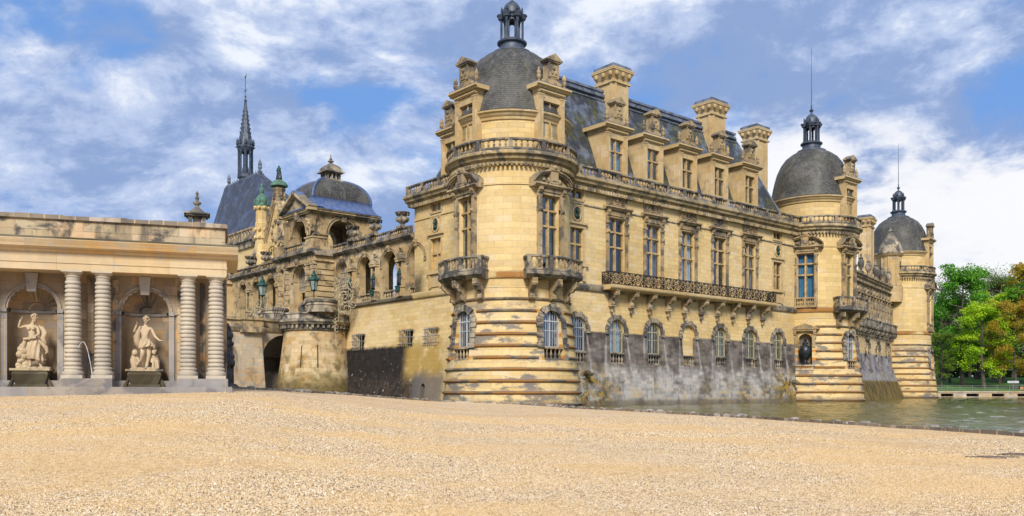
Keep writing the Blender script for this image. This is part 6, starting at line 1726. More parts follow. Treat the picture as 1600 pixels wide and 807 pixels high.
def atpx(px, Y, y): return (px2x(px, Y), Y, EYE+(610-y)*Y/FOC)
lamp('green six sided lantern over the bastion, in front of the entrance arch', atpx(490.5, 93.2, 470), 1.0)
lamp('green six sided lantern left of the entrance, in front of the shadowed arcade', atpx(410, 90.5, 478), .95)
# curved stone pedestals the lamps and beasts stand on
for px, Y, w, lab in ((503, 93.4, 1.75, 'round banded stone pedestal on top of the bastion beside the green lantern'), (430, 97.5, 1.5, 'low round banded stone pedestal on the causeway left of the entrance')):
    T = thing('stone_pedestal', lab, 'pedestal', (px2x(px, Y), Y, 9.2 if px < 460 else 9.75), 0, 'round pedestals before the entrance')
    mb = MB(); mb.lathe([(w, 0), (w, .25), (w*.93, .32), (w*.93, .72), (w*.98, .78), (w*.92, 1.0), (w*1.0, 1.1), (w*1.02, 1.3), (w*.95, 1.42), (0, 1.45)], n=32); part('pedestal_drum', mb, 'weather_shade', T)
    mb = MB()
    for s in (-1, 1):
        mb.tube([(-w-.2, s*.25, .1), (-w-.55, s*.25, .35), (-w-.5, s*.25, .8), (-w-.1, s*.25, 1.0), (-w+.1, s*.25, 1.5)], [.22, .26, .2, .2, .14], 7)
    mb.ball((-w-.5, 0, .45), .35, 8, 6); part('scroll_support', mb, 'weather_shade', T)
def big_scrolls(label, pts_, loc, rz):
    T = thing('iron_scrollwork', label, 'ironwork', loc, rz, 'cream painted iron scrolls flanking the entrance')
    mb = MB()
    for (cx, cz, r, a0, tn, s, t_) in pts_:
        q = [(cx+r*(1-.8*k/26)*cos(a0+s*tn*2*pi*k/26), 0, cz+r*(1-.8*k/26)*sin(a0+s*tn*2*pi*k/26)) for k in range(27)]
        mb.tube(q, t_, 5)
        for k in range(0, 24, 3): mb.ball((q[k][0], -.05, q[k][2]), t_*2.0, 5, 4)
    part('scrolls', mb, 'whiteiron', T); return T
T = big_scrolls('cream iron screen of tall scrolls hanging over the right rim of the bastion', [(1.0, 2.2, 1.15, pi, 1.6, -1, .06), (1.2, .8, .75, pi/2, 1.5, 1, .05), (.9, 3.6, .65, 0, 1.3, 1, .045), (2.0, 3.4, .5, 0, 1.4, 1, .045), (1.9, 1.3, .4, pi, 1.3, 1, .045), (1.0, 2.2, .6, 0, 1.4, 1, .045)], (px2x(524, 93.2), 93.2, 9.4), 22)
mb = MB(); rk = random.Random(1)
mb.tube([(0, 0, -1.9), (0, 0, 4.2)], .05, 5); mb.tube([(.35, 0, -.6), (.35, 0, 4.0)], .04, 5)
for i in range(52): z = -1.8+6.0*i/52; mb.ball((.05+.14*sin(i*1.9), -.05, z), .075, 5, 4); mb.tube([(0, 0, z), (rk.uniform(-.22, -.05), -.05, z+.14)], .022, 4)
for i in range(9): x = .2+.2*i; mb.tube([(x, 0, .1), (x+.05, 0, 3.9-.13*i), (x+.12, 0, 4.5-.2*i)], [.02, .02, .004], 4)
part('upright_bars', mb, 'whiteiron', T)
T = big_scrolls('cream iron quarter scroll beside the lantern left of the entrance', [(1.9, 0, 1.7, pi, .30, -1, .06), (1.9, 0, 1.35, pi, .30, -1, .045), (1.1, .7, .4, 0, 1.4, 1, .04), (.6, .5, .3, 0, 1.4, -1, .04)], (px2x(388, 90), 90, 9.3), 30)
mb = MB()
for i in range(11):
    a = pi-pi/2*i/10; mb.tube([(1.9+1.35*cos(a), 0, 1.35*sin(a)), (1.9+1.75*cos(a), 0, 1.75*sin(a))], .03, 4); mb.ball((1.9+1.8*cos(a), 0, 1.8*sin(a)), .06, 5, 4)
for i in range(5): mb.tube([(2.6+.22*i, 0, 0), (2.9+.25*i, 0, 1.6-.15*i)], [.03, .008], 4)
part('scroll_rays', mb, 'whiteiron', T)

# ---------------------------------------------------------------- chapel
CH = (px2x(409, 128), 128.)
CHA = thing('chapel', 'chapel with steep blue slate roof, tall dark lead spire, gable and octagonal turret', 'chapel', (*CH, 0), LR)
def cu_(px, y_in=0.):
    a = radians(LR); ox, oy = CH[0]-sin(a)*y_in, CH[1]+cos(a)*y_in; k = (px-800)/FOC
    u = (k*oy-ox)/(cos(a)-k*sin(a)); return u, oy+u*sin(a)
def cz_(px, y, y_in=0.): u, Y = cu_(px, y_in); return EYE+(610-y)*Y/FOC
uL, uT0, uT1, uG0, uG1 = cu_(300)[0], cu_(399)[0], cu_(418)[0], cu_(419.5)[0], cu_(452)[0]
ze = cz_(409, 372)
mb = MB(); mb.box(uL, uG1, 0, 12, 0, ze); part('nave_wall', mb, 'ashlar', CHA)
mb = MB(); mb.extx([(.3, ze-.5), (-.3, ze-.4), (-.45, ze), (-.6, ze+.1), (-.62, ze+.5), (.3, ze+.5)], uL, uT0)
for i in range(60): x = uL+(uT0-uL)*i/60; mb.box(x, x+.22, -.35, 0, ze-.9, ze-.45)
part('nave_cornice', mb, 'weather_shade', CHA)
mb = MB(); mb.box(uL, uT0, -.45, -.2, ze+.5, ze+.7); mb.box(uL, uT0, -.5, -.15, ze+1.7, ze+1.95)
n = 26
for i in range(n):
    x = uL+(uT0-uL)*(i+.5)/n; mb.tube([(x+.33*cos(2*pi*k/7), -.33, ze+1.2+.42*sin(2*pi*k/7)) for k in range(8)], .09, 4); mb.box(x+.38, x+.52, -.42, -.22, ze+.6, ze+1.8)
part('pierced_parapet', mb, 'trim', CHA)
zr = cz_(380, 285, 5.5)
ua, ub = cu_(357, 5.5)[0], cu_(407, 5.5)[0]
ub0, ub1 = cu_(322, 1)[0], cu_(430, 1)[0]
mb = MB(); z0 = ze+.6
yb0, yb1, ym0, ym1 = .6, 12, 4.8, 6.2
B0 = [(ub0, yb0), (ub1, yb0), (ub1, yb1), (ub0, yb1)]; B1 = [(ua, ym0), (ub, ym0), (ub, ym1), (ua, ym1)]
for i in range(4):
    j = (i+1) % 4; mb.face([(*B0[i], z0), (*B0[j], z0), (*B1[j], zr), (*B1[i], zr)], sm=False)
part('chapel_roof', mb, 'slate_blue', CHA)
mb = MB(); mb.box(ua, ub, 4.9, 6.1, zr, zr+.25)
for x in [ua+(ub-ua)*k/14 for k in range(15)]: pinnacle(mb, x, 5.5, zr+.2, .7)
for x in (ua+.2, ub-.2): pinnacle(mb, x, 5.5, zr+.3, 1.9)
part('roof_crest', mb, 'lead', CHA)
us = cu_(383.5, 5.5)[0]; Ys = cu_(383.5, 5.5)[1]; zz = lambda y: EYE+(610-y)*Ys/FOC; s = Ys/FOC
mb = MB()
mb.lathe([(11*s, zz(318)), (11*s, zz(280)), (13*s, zz(279)), (13*s, zz(274)), (10.5*s, zz(272)), (0, zz(272))], (us, 5.5, 0), n=8)
for i in range(8):
    c = az(45*i+22, 10*s); mb.tube([(us+c[0], 5.5+c[1], zz(275)), (us+c[0], 5.5+c[1], zz(232))], 1.7*s, 5); pinnacle(mb, us+c[0]*1.2, 5.5+c[1]*1.2, zz(232), 1.35)
    c = az(45*i, 10*s); pinnacle(mb, us+c[0], 5.5+c[1], zz(272), .8)
mb.lathe([(4*s, zz(272)), (4*s, zz(236))], (us, 5.5, 0), n=6)
mb.lathe([(8*s, zz(240)), (12.5*s, zz(236)), (13.5*s, zz(231)), (11*s, zz(228)), (10*s, zz(215)), (8.2*s, zz(210)), (2.4*s, zz(165)), (1.6*s, zz(160)), (2.6*s, zz(158)), (1.2*s, zz(155)), (0, zz(150))], (us, 5.5, 0), n=8)
for i in range(8):
    for k in range(6): q = k/6; r = lerp(8.6, 2.6, q)*s; c = az(45*i, r); mb.ball((us+c[0], 5.5+c[1], zz(lerp(208, 168, q))), 1.0*s, 5, 4)
part('spire', mb, 'lantern', CHA)
mb = MB(); mb.tube([(us, 5.5, zz(160)), (us, 5.5, zz(123))], .05*1.4, 5); mb.tube([(us-4.5*s, 5.5, zz(142)), (us+4.5*s, 5.5, zz(142))], .07, 5); mb.ball((us, 5.5, zz(151)), .2, 6, 5)
mb.ball((us, 5.5, zz(121)), 1.7*s, 7, 5, (1.4, .5, 1)); mb.tube([(us+1.5*s, 5.5, zz(121)), (us+3.2*s, 5.5, zz(117))], [.12, .05], 5); mb.tube([(us-1.5*s, 5.5, zz(121)), (us-2.4*s, 5.5, zz(119))], [.08, .05], 5)
part('weathercock', mb, 'copper', CHA)
# octagonal turret
uc, Yc = cu_(409, -.6); s = Yc/FOC; zz = lambda y: EYE+(610-y)*Yc/FOC
mb = MB(); mb.lathe([(9.6*s, 0), (9.6*s, zz(376)), (11.5*s, zz(374)), (11.5*s, zz(370)), (10*s, zz(368)), (10*s, zz(350)), (9*s, zz(348)), (9*s, zz(330)), (10.5*s, zz(328)), (11*s, zz(324)), (0, zz(324))], (uc, -.6, 0), a0=22.5, a1=382.5, n=8)
for i in range(8):
    for y in (372, 360, 326): c = az(45*i, 10.4*s); mb.ball((uc+c[0], -.6+c[1], zz(y)), .28, 5, 4)
part('turret', mb, 'ashlar', CHA, smooth=False)
mb = MB(); mb.lathe([(11*s, zz(324)), (11.6*s, zz(321)), (10*s, zz(318)), (9*s, zz(311)), (6*s, zz(307)), (4*s, zz(305)), (2.5*s, zz(303)), (4*s, zz(300)), (3.4*s, zz(295)), (1.5*s, zz(293)), (2.2*s, zz(290)), (0, zz(285))], (uc, -.6, 0), n=12)
for i in range(8): c = az(45*i, 10.5*s); mb.ball((uc+c[0], -.6+c[1], zz(317)), .25, 5, 4, (1, 1, 1.6))
part('turret_cap', mb, 'copper', CHA)
# gable with rose window and figure
g0, g1, gm = uG0, uG1, cu_(437)[0]; Yg = cu_(437)[1]; s = Yg/FOC; zz = lambda y: EYE+(610-y)*Yg/FOC
mb = MB(); mb.prism([(g0, ze-4), (g1, ze-4), (g1, zz(372)), (gm, zz(300)), (g0, zz(372))], -.5, .4)
part('gable_wall', mb, 'ashlar', CHA)
mb = MB()
for sx, e in ((1, g1), (-1, g0)):
    for q in range(13):
        f = q/13; x = lerp(e+sx*.5, gm, f); z = lerp(zz(378), zz(302), f); mb.ball((x, -.55, z+.4), .34, 6, 5, (1, .8, 1.1))
    mb.tube([(e+sx*.4, -.5, zz(376)), (gm, -.5, zz(298))], .30, 5); mb.tube([(e-sx*.6, -.6, zz(374)), (gm, -.6, zz(312))], .16, 5)
for k in range(8): mb.ball((gm+1.2*cos(k*pi/4), -.6, zz(362)+1.4*sin(k*pi/4)), .34, 6, 5)
part('crocket_gable', mb, 'trim', CHA)
mb = MB(); zc = zz(402); gr = cu_(432)[0]
mb.tube([(gr+1.75*cos(2*pi*k/24), -.6, zc+1.75*sin(2*pi*k/24)) for k in range(25)], .16, 6)
for k in range(12): mb.tube([(gr, -.6, zc), (gr+1.7*cos(2*pi*k/12), -.6, zc+1.7*sin(2*pi*k/12))], .07, 4)
for k in range(12): mb.tube([(gr+1.45*cos(2*pi*(k+.5)/12)+.2*cos(q), -.6, zc+1.45*sin(2*pi*(k+.5)/12)+.2*sin(q)) for q in [pi*2*j/6 for j in range(7)]], .05, 4)
mb.ball((gr, -.6, zc), .3, 8, 6); part('rose_window', mb, 'ashlar', CHA)
mb = MB(); mb.prism([(gr+1.7*cos(2*pi*k/24), zc+1.7*sin(2*pi*k/24)) for k in range(24)], -.54, -.4); part('rose_glass', mb, 'dark', CHA)
mb = MB(); mb.lathe([(.6, zz(318)), (.85, zz(300)), (1.0, zz(297)), (.8, zz(294)), (0, zz(294))], (gm, -.1, 0), n=8)
for i in range(8): c = az(45*i, .8); pinnacle(mb, gm+c[0], -.1+c[1], zz(312), .9)
part('gable_pedestal', mb, 'trim', CHA)
mb = MB(); mb.lathe([(.8, zz(294)), (1.25, zz(292)), (1.2, zz(289)), (.9, zz(285)), (.5, zz(282)), (0, zz(282))], (gm, -.1, 0), n=12); part('pedestal_cap', mb, 'copper', CHA)
q = Vector((gm, -.1, zz(282.5)))
a = radians(LR); wq = (CH[0]+q.x*cos(a)-q.y*sin(a), CH[1]+q.x*sin(a)+q.y*cos(a), q.z)
T = thing('bronze_saint', 'dark bronze standing saint on top of the chapel gable', 'statue', wq, -20)
skin('body', [Vector(v)*1.2 for v in ((0, 0, .95), (0, 0, 1.2), (0, 0, 1.45), (0, 0, 1.62), (0, -.03, 1.78), (.2, 0, 1.42), (.26, -.15, 1.15), (.05, -.28, 1.2), (-.2, 0, 1.42), (-.26, -.1, 1.15), (-.05, -.26, 1.1), (.08, 0, .5), (.08, -.05, .05), (-.08, 0, .5), (-.08, -.05, .05))], [(0, 1), (1, 2), (2, 3), (3, 4), (2, 5), (5, 6), (6, 7), (2, 8), (8, 9), (9, 10), (0, 11), (11, 12), (0, 13), (13, 14)], [.24, .2, .22, .09, .15, .1, .09, .07, .1, .09, .07, .18, .12, .18, .12], 'bronze', T, 2)
drape(T, [(0, 0, 1.5, .26, .2, 0), (0, 0, 1.0, .33, .27, .4), (0, 0, .05, .42, .36, .9)], 'darkbronze', seed=3, fold=.04, nf=7)

# ---------------------------------------------------------------- wing between the middle and the far tower
WT = 54.6
W2 = thing('chateau_wing', 'receding wing with stone urns on top, glazed gallery and sloping mossy buttressed foot', 'palace wing', (*T2, 0), WT, 'wings of the chateau')
x0, x1 = 3.6, 46.5
b2 = lambda z: .62*max(0, 5.2-z)*.55+.04*max(0, 8-z)
mb = MB(); hl = [(x-1.0, x+1.0, 3.4, 9.0, True) for x in (7.5, 14.2, 20.9, 27.6, 34.3, 41.0)]
def w2_extra(t, u, z, P, col, rag):
    k = t.ss(t.add(z, t.mul(rag, .3)), 6.9, 6.7); col = t.mix(k, col, t.mix(t.ss(t.noise(P, .6, 5, .65), .4, .6), (.10, .09, .10), (.26, .25, .26)))
    col = t.mix(t.ss(t.add(z, t.mul(rag, .9)), 4.4, 3.6), col, t.mix(t.ss(t.noise(t.scalev(P, (1, 1, .5)), 1.2, 6, .7), .40, .60), (.30, .29, .29), (.17, .15, .13)))
    col = t.mix(t.ss(t.add(z, t.mul(rag, .7)), 3.1, 2.6), col, t.mix(t.ss(t.noise(t.scalev(P, (1.2, 1.2, .3)), 1.2, 6, .75), .38, .62), (.035, .028, .008), (.20, .13, .02)))
    return col
M['wing2'] = stone('sloping_foot_stone', (.68, .52, .28), (.56, .41, .19), rh=.4, bw=1.1, extra=w2_extra, greyamt=.3)
wall(mb, x0, x1, [-.6, 1, 2, 3, 4, 5.2, 7, 9, 10.4], hl, planar(.7, b2), .7, 2)
part('lower_wall', mb, 'wing2', W2)
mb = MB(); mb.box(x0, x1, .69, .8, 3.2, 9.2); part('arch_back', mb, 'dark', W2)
for x in (7.5, 14.2, 20.9, 27.6, 34.3, 41.0):
    v = MB(); archring(v, x, 8.0, 1.0, .5, 9, 0, (.25, .15), 3, Pf=lambda X, z, o: (X, -b2(z)-o, z)); part('arch_stones', v, 'weather_shade', W2)
    f_, g_, c_, r_ = window_meshes('arched'); place('window', f_, W2, (x, .45, 5.9))
mb = MB(); mb.box(x0, x1, 0, .4, 10.4, 17.2)
part('upper_wall', mb, 'trim2', W2)
mb = MB()
mb.extx([(.2, 10.3), (-.5, 10.3), (-.85, 10.55), (-.9, 10.8), (.2, 10.85)], x0, x1); mb.box(x0, x1, -.78, -.55, 10.8, 11.75); mb.box(x0, x1, -.88, -.45, 11.75, 11.92)
for i in range(32): x = x0+.5+(x1-x0-1)*i/31; scroll_bracket(mb, x, 0, 10.35, .4, .8, 1.0)
for i in range(18): x = x0+.5+(x1-x0-1)*i/17; mb.box(x-.2, x+.2, -.86, -.5, 10.8, 11.8)
part('corbelled_gallery', mb, 'weather_shade', W2)
mb = MB(); n = 22
for i in range(n+1): x = x0+.3+(x1-x0-.6)*i/n; mb.box(x-.16, x+.16, -.16, 0, 11.9, 17.2); mb.box(x-.22, x+.22, -.24, 0, 15.1, 15.4)
for i in range(n*3): x = x0+.3+(x1-x0-.6)*i/n/3; mb.box(x-.05, x+.05, -.10, 0, 12.0, 15.0)
for z in (12.0, 13.9, 15.05): mb.box(x0, x1, -.12, 0, z-.06, z+.06)
mb.box(x0, x1, -.3, 0, 15.45, 15.62)
part('window_grid', mb, 'trim', W2)
mb = MB(); mb.box(x0, x1, -.03, .05, 12.0, 15.1); part('gallery_glass', mb, 'greyglass', W2)
mb = MB()
for i in range(n):
    x = x0+.3+(x1-x0-.6)*(i+.5)/n; mb.ball((x, -.1, 16.1), .42, 7, 5, (1, .5, .9)); mb.box(x-.5, x+.5, -.14, 0, 16.6, 16.75); mb.ball((x, -.1, 17.2), .3, 6, 5, (1.4, .6, .9))
straight_cornice(mb, x0, x1, 16.8, 17.0, .4, back=.3, dentil=False); mb.box(x0, x1, -.35, .2, 17.7, 18.05); mb.box(x0, x1, -.55, .4, 18.05, 18.3); mb.box(x0, x1, -.12, .3, 17, 17.8)
part('carved_frieze', mb, 'trim', W2)
mb = MB(); mb.box(x0, x1, .4, 12, -.6, 18); part('wing_mass', mb, 'ashlar', W2)
um = MB(); um.box(-.34, .34, -.34, .34, 0, .35); um.lathe([(.3, .35), (.15, .55), (.18, .7), (.42, 1.1), (.48, 1.6), (.36, 2.0), (.24, 2.1), (.34, 2.25), (.12, 2.5), (.15, 2.75), (0, 3.0)], n=12); umm = um.mesh('finial_urn', 'weather_shade')
ordn = 'first second third fourth fifth sixth seventh eighth ninth'.split()
for i in range(9):
    x = 6.2+4.5*i; a = radians(WT)
    o = thing('finial_urn', 'tall covered stone urn on the receding wing, %s counted from the middle tower' % ordn[i], 'urn', (T2[0]+x*cos(a), T2[1]+x*sin(a), 18.3), WT, 'urns on the receding wing', umm)
chimney(W2, 36.2, 1.5, 2.4, 1.8, 17.5, 28.9)
mb = MB(); c = (44.6, .2, 0); mb.lathe([(1.75, 15.8), (1.9, 17.2), (1.9, 18.3), (1.5, 18.5), (1.5, 23.2), (1.8, 23.4), (1.95, 23.7), (1.7, 23.75)], c, n=24)
for i in range(8): q = az(45*i, 1.52); mb.box(c[0]+q[0]-.12, c[0]+q[0]+.12, c[1]+q[1]-.12, c[1]+q[1]+.12, 18.5, 23.2)
part('stair_turret', mb, 'trim2', W2)
mb = MB(); mb.lathe([(2.0, 23.7), (1.9, 24.2), (1.6, 25.2), (1.0, 26.2), (.5, 27.0), (.3, 27.3), (.4, 27.5), (0, 28.2)], c, n=20); part('turret_cone', mb, 'weather_shade', W2)
mb = MB(); mb.box(c[0]-.35, c[0]+.35, c[1]-1.56, c[1]-1.4, 20.2, 22.4); part('turret_window', mb, 'dark', W2)
# ---------------------------------------------------------------- far bank: quay, fence, trees
mb = MB(); th = math.degrees(atan2(-.077, 1))
QY = thing('quay_wall', 'low stone quay with dark drain openings along the far bank', 'quay', (62, 174.7, 0), th)
L = 320
hl = [(19+4.9*i, 21.4+4.9*i, .12, .72, False) for i in range(60)]
wall(mb, 0, L, [-.5, 1.0], hl, planar(.8), .8, 5)
mb.box(0, L, -.12, 1.0, .92, 1.2)
part('quay_face', mb, 'kerbpale' if 'kerbpale' in M else 'bridge', QY)
mb = MB(); mb.box(0, L, .8, .9, 0, .9); part('drain_recess', mb, 'dark', QY)
FN = thing('bank_railing', 'thin grey green railing along the far bank', 'railing', (62, 176.4, 1.15), th)
mb = MB()
for z in (.35, .75, 1.2): mb.tube([(14, 0, z), (L, 0, z)], .03, 4)
for i in range(75): x = 14+2.4*i; mb.box(x-.04, x+.04, -.04, .04, 0, 1.25)
for i in range(600): x = 14+.3*i; mb.box(x-.012, x+.012, -.01, .01, .1, 1.2)
part('rails', mb, 'greyiron', FN)
# sign board and green bin by the path
S = thing('park_sign', 'small white sign board on a post under the trees', 'sign', (px2x(1583, 182), 182, 1.2), 0)
mb = MB(); mb.box(-.06, .06, -.06, .06, 0, 2.0); part('post', mb, 'greyiron', S)
mb = MB(); mb.box(-1.2, 1.2, -.05, .05, 1.7, 2.15); part('board', mb, 'white', S)
S = thing('litter_bin', 'green litter bin with an orange front under the trees', 'bin', (px2x(1595, 183), 183, 1.2), 0)
mb = MB(); mb.lathe([(.42, 0), (.45, .9), (.48, 1.0), (.4, 1.25), (0, 1.35)], n=14); part('bin_body', mb, 'bronze', S)
mb = MB(); mb.lathe([(.46, .15), (.48, .85), (.46, .88), (.44, .15)], a0=-40, a1=40, n=6); M['orange'] = plain('orange_paint', (.65, .22, .05)); part('bin_panel', mb, 'orange', S)

def leafmat(name, c, c2, tr=.35):
    m, t, b = newmat(name)
    P = t.node('ShaderNodeNewGeometry').outputs['Position']
    oi = t.node('ShaderNodeObjectInfo').outputs['Random']
    n = t.noise(P, .35, 4, .6); n2 = t.noise(P, 3.0, 3, .7)
    col = t.mix(t.ss(n, .36, .64), c, c2); col = t.mix(.6, col, t.mix(n2, (.5, .5, .5), (1.5, 1.5, 1.4)), 'MULTIPLY')
    t.put(b.inputs['Base Color'], col); b.inputs['Roughness'].default_value = .6
    trn = t.node('ShaderNodeBsdfTranslucent', {'Color': col}); mx = t.node('ShaderNodeMixShader', {0: tr})
    t.l.new(b.outputs[0], mx.inputs[1]); t.l.new(trn.outputs[0], mx.inputs[2]); t.l.new(mx.outputs[0], m.node_tree.nodes['Material Output'].inputs[0])
    M[name] = m
leafmat('green_leaves', (.06, .22, .010), (.15, .40, .018)); leafmat('lime_leaves', (.27, .48, .006), (.46, .64, .012)); leafmat('russet_leaves', (.42, .24, .012), (.36, .32, .02))
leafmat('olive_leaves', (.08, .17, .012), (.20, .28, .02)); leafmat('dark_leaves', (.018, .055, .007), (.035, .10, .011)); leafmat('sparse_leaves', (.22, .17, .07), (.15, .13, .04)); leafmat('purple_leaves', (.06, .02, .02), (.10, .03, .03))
M['bark'] = plain('tree_bark', (.055, .042, .032), .9, 0, (.11, .09, .07), 2.5, bd=.05); M['palebark'] = plain('pale_bark', (.22, .19, .15), .9, 0, (.12, .10, .08), 2.5, bd=.05)
TM = {}
def tree_meshes(kind, seed):
    k = (kind, seed)
    if k in TM: return TM[k]
    rk = random.Random(seed*7+len(kind))
    H, base, spread, nl, ls, sparse = {'broad': (1., .16, .34, 14000, .0125, 0), 'tall': (1., .14, .24, 14000, .0125, 0), 'sparse': (1., .30, .26, 2600, .010, 1), 'low': (1., .03, .50, 7000, .016, 0)}[kind]
    tk = MB(); lf = MB()
    pts_ = [Vector((0, 0, 0))]; 
    for i in range(1, 9): pts_.append(pts_[-1]+Vector((rk.uniform(-.012, .012), rk.uniform(-.012, .012), .105)))
    tk.tube([pts_[0]+Vector((0, 0, -.02)), pts_[0]+Vector((0, 0, .012))]+pts_[1:], [.034, .024]+[.020*(1-i/9.)+.003 for i in range(1, 9)], 8)
    clumps = []
    nb_ = 30 if not sparse else 34
    for i in range(nb_):
        q = base+(1-base)*((i+.5)/nb_)**.9
        if q > .97: q = .97
        pi_ = q/.84*8; idx = min(7, int(q/.105)); p = pts_[idx].lerp(pts_[min(8, idx+1)], min(1, q/.105-idx)) if idx < 8 else pts_[8]
        a_ = i*2.4+rk.uniform(-.5, .5); e = (q-base)/(1-base)
        prof = sin(pi*min(1, (e*.86+.12)))**.75
        L = spread*prof*rk.uniform(.55, 1.12)
        up = .15+.75*e
        tip = p+Vector((cos(a_)*L, sin(a_)*L, L*up*.7)); mid = p.lerp(tip, .5)+Vector((0, 0, -L*.08))
        r0 = .009*(1-e*.6)
        tk.tube([p, mid, tip], [r0, r0*.6, r0*.2], 5)
        for j in range(3):
            tt = tip+Vector((rk.uniform(-1, 1), rk.uniform(-1, 1), rk.uniform(-.3, 1)))*.07*(1.3 if sparse else 1); tk.tube([p.lerp(tip, rk.uniform(.4, .8)), tt], [r0*.4, r0*.12], 4)
            clumps.append((tt, rk.uniform(.035, .085))); 
        clumps.append((tip, rk.uniform(.05, .10))); clumps.append((p.lerp(tip, .6), rk.uniform(.04, .08)))
    tot = sum(c[1]**2 for c in clumps)
    for c, r in clumps:
        n = int(nl*r*r/tot)
        for _ in range(n):
            v = Vector((rk.gauss(0, 1), rk.gauss(0, 1), rk.gauss(0, 1))); v.normalize(); v *= r*rk.random()**.45
            v.z *= .62; o = c+v
            if o.z > .995 or o.z < .015: continue
            nn = (v.normalized()*.7+Vector((rk.gauss(0, .6), rk.gauss(0, .6), rk.gauss(0.5, .6)))).normalized(); ax = nn.orthogonal().normalized(); ax.rotate(Matrix.Rotation(rk.uniform(0, 6.28), 3, nn)); bx = nn.cross(ax)
            s = ls*rk.uniform(.45, 1.15)*(.8 if sparse else 1)
            q4 = [o-ax*s*.9, o-bx*s*.5, o+ax*s*.9, o+bx*s*.5]
            i0 = len(lf.V); lf.V += [tuple(w) for w in q4]; lf.F.append([i0, i0+1, i0+2, i0+3]); lf.U.append([(0, 0), (1, 0), (1, 1), (0, 1)]); lf.S.append(False)
    TM[k] = (tk.mesh('trunk', 'bark'), lf.mesh('crown', 'green_leaves', smooth=False)); return TM[k]
def tree(label, px, Y, ytop, kind, mat, seed, wide=1., bark='bark', group='trees on the far bank'):
    x = px2x(px, Y); yq = 173-(x-84)*.077; z = lawn(x, Y) if Y > yq else 1.2
    H = EYE+(610-ytop)*Y/FOC-z
    T = thing('tree', label, 'tree', (x, Y, z), (seed*67+px) % 360, group)
    tk, cr = tree_meshes(kind, seed)
    a = place('trunk', tk, T, sc=(H*wide*.95, H*wide*.95, H)); b_ = place('crown', cr, T, sc=(H*wide, H*wide, H))
    for o, mm in ((a, bark), (b_, mat)):
        if o.data.materials[0] is not M[mm]:
            key = (o.data.name, mm)
            if key not in TM: c = o.data.copy(); c.materials.clear(); c.materials.append(M[mm]); TM[key] = c
            o.data = TM[key]
TREES = [
 ('tall dark green tree right of the far tower, the broadest dark crown', 1503, 196, 413, 'tall', 'green_leaves', 1, .9),
 ('thin russet half bare tree directly behind the far tower', 1474, 214, 428, 'sparse', 'sparse_leaves', 2, 1.2),
 ('small dark purple tree peeping out beside the far tower', 1464, 226, 470, 'broad', 'purple_leaves', 3, .7),
 ('bright lime green tree in front of the darker trees', 1537, 187, 470, 'tall', 'lime_leaves', 4, 1.1),
 ('mid green tree behind the lime green one, with a loose pointed top', 1566, 208, 412, 'sparse', 'green_leaves', 5, 1.1),
 ('leafy mid green tree filling the gap behind the lime green tree', 1553, 214, 434, 'broad', 'olive_leaves', 1, .95),
 ('russet brown tree with a round crown near the right edge', 1586, 184, 468, 'broad', 'russet_leaves', 3, .82),
 ('tall russet tree at the right edge, highest brown crown', 1606, 199, 404, 'tall', 'russet_leaves', 5, 1.1),
 ('bare twiggy brownish tree between the dark green and lime trees', 1527, 220, 424, 'sparse', 'sparse_leaves', 4, 1.05),
 ('full green tree filling the view between the dark green tree and the far tower', 1484, 203, 462, 'broad', 'green_leaves', 5, .8),
 ('yellow green tree with a full crown behind the lime and russet trees', 1562, 200, 452, 'broad', 'lime_leaves', 3, .85),
 ('olive shrub like tree low beside the far tower', 1471, 191, 520, 'broad', 'olive_leaves', 4, .85),
 ('green tree just outside the russet one at the right edge', 1640, 193, 430, 'broad', 'green_leaves', 4, 1.1),
 ('lime tree beyond the right edge of the quay', 1700, 200, 420, 'broad', 'lime_leaves', 1, 1.0),
 ('second lime tree beyond the right edge of the quay', 1770, 196, 430, 'tall', 'olive_leaves', 3, 1.1),
]
for i, (lab, px, Y, yt, kd, mt, sd_, wd) in enumerate(TREES): tree(lab, px, Y, yt, kd, mt, sd_, wd, 'palebark' if px in (1566, 1553) else 'bark')
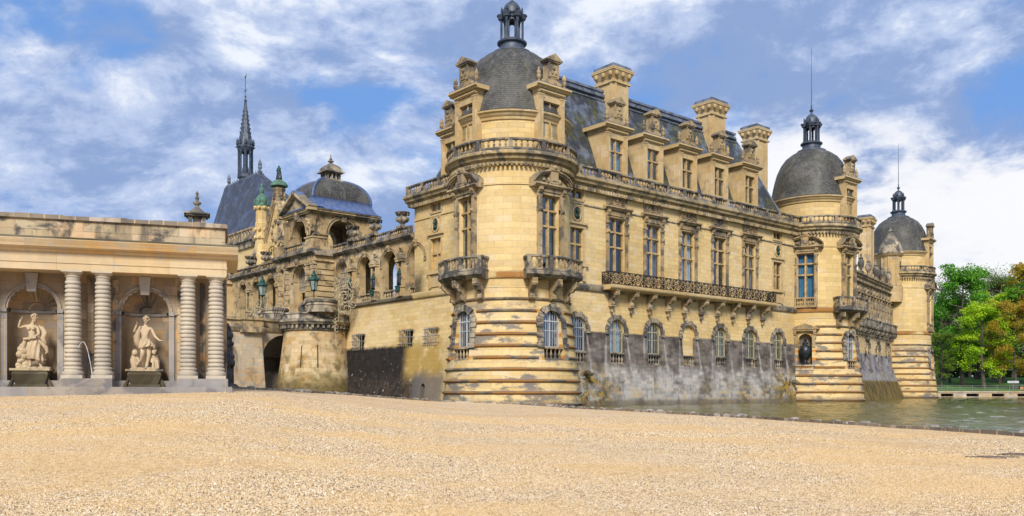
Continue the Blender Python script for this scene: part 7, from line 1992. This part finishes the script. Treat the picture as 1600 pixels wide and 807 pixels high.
for i, (px, Y) in enumerate(((1483, 238), (1515, 240), (1548, 242), (1583, 240), (1618, 244), (1655, 240), (1455, 242), (1700, 246))):
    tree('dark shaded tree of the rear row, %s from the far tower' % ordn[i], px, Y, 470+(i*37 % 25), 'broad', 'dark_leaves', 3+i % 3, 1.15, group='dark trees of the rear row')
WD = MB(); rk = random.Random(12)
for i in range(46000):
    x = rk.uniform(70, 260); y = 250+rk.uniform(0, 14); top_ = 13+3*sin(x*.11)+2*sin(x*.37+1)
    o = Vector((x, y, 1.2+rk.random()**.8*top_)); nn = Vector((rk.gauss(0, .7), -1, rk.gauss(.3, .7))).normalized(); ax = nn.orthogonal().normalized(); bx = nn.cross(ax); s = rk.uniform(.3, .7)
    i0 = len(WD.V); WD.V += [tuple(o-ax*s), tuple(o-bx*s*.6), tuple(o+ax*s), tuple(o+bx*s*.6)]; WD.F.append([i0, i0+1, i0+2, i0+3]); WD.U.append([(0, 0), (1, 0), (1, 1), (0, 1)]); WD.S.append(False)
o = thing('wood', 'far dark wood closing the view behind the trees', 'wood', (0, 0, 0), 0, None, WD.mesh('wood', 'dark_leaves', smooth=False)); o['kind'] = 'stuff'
M['rust'] = plain('rusty_cast_iron', (.15, .095, .07), .8, 0, (.30, .22, .16), 9)
# iron grates in the gravel at the lower right
def ground_z(x, y):
    px = 800+FOC*x/y; a_, R, z = rad(px); r = sqrt(x*x+y*y); return Z0+(z-Z0)*max(0, (r-6)/(R-6))
for px, y, w, lab in ((1551, 715, .23, 'smaller round iron drain cover in the gravel'), (1594, 711, .28, 'larger round iron drain cover at the right edge of the gravel')):
    Y = 15.
    for _ in range(30):
        z = ground_z(px2x(px, Y), Y); Y = (EYE-z)*FOC/(y-610)
    T = thing('drain_cover', lab, 'drain cover', (px2x(px, Y), Y, ground_z(px2x(px, Y), Y)-.02), 0, 'drain covers in the gravel')
    mb = MB(); mb.lathe([(w, -.05), (w, .035), (w-.05, .035), (w-.05, .03), (0, .03)], n=28); part('cover_rim', mb, 'rust', T)
    mb = MB()
    for i in range(-4, 5): h = sqrt(max(.01, (w-.06)**2-(i*.1)**2)); mb.box(i*.1-.02, i*.1+.02, -h, h, .03, .036)
    part('cover_ribs', mb, 'rust', T)
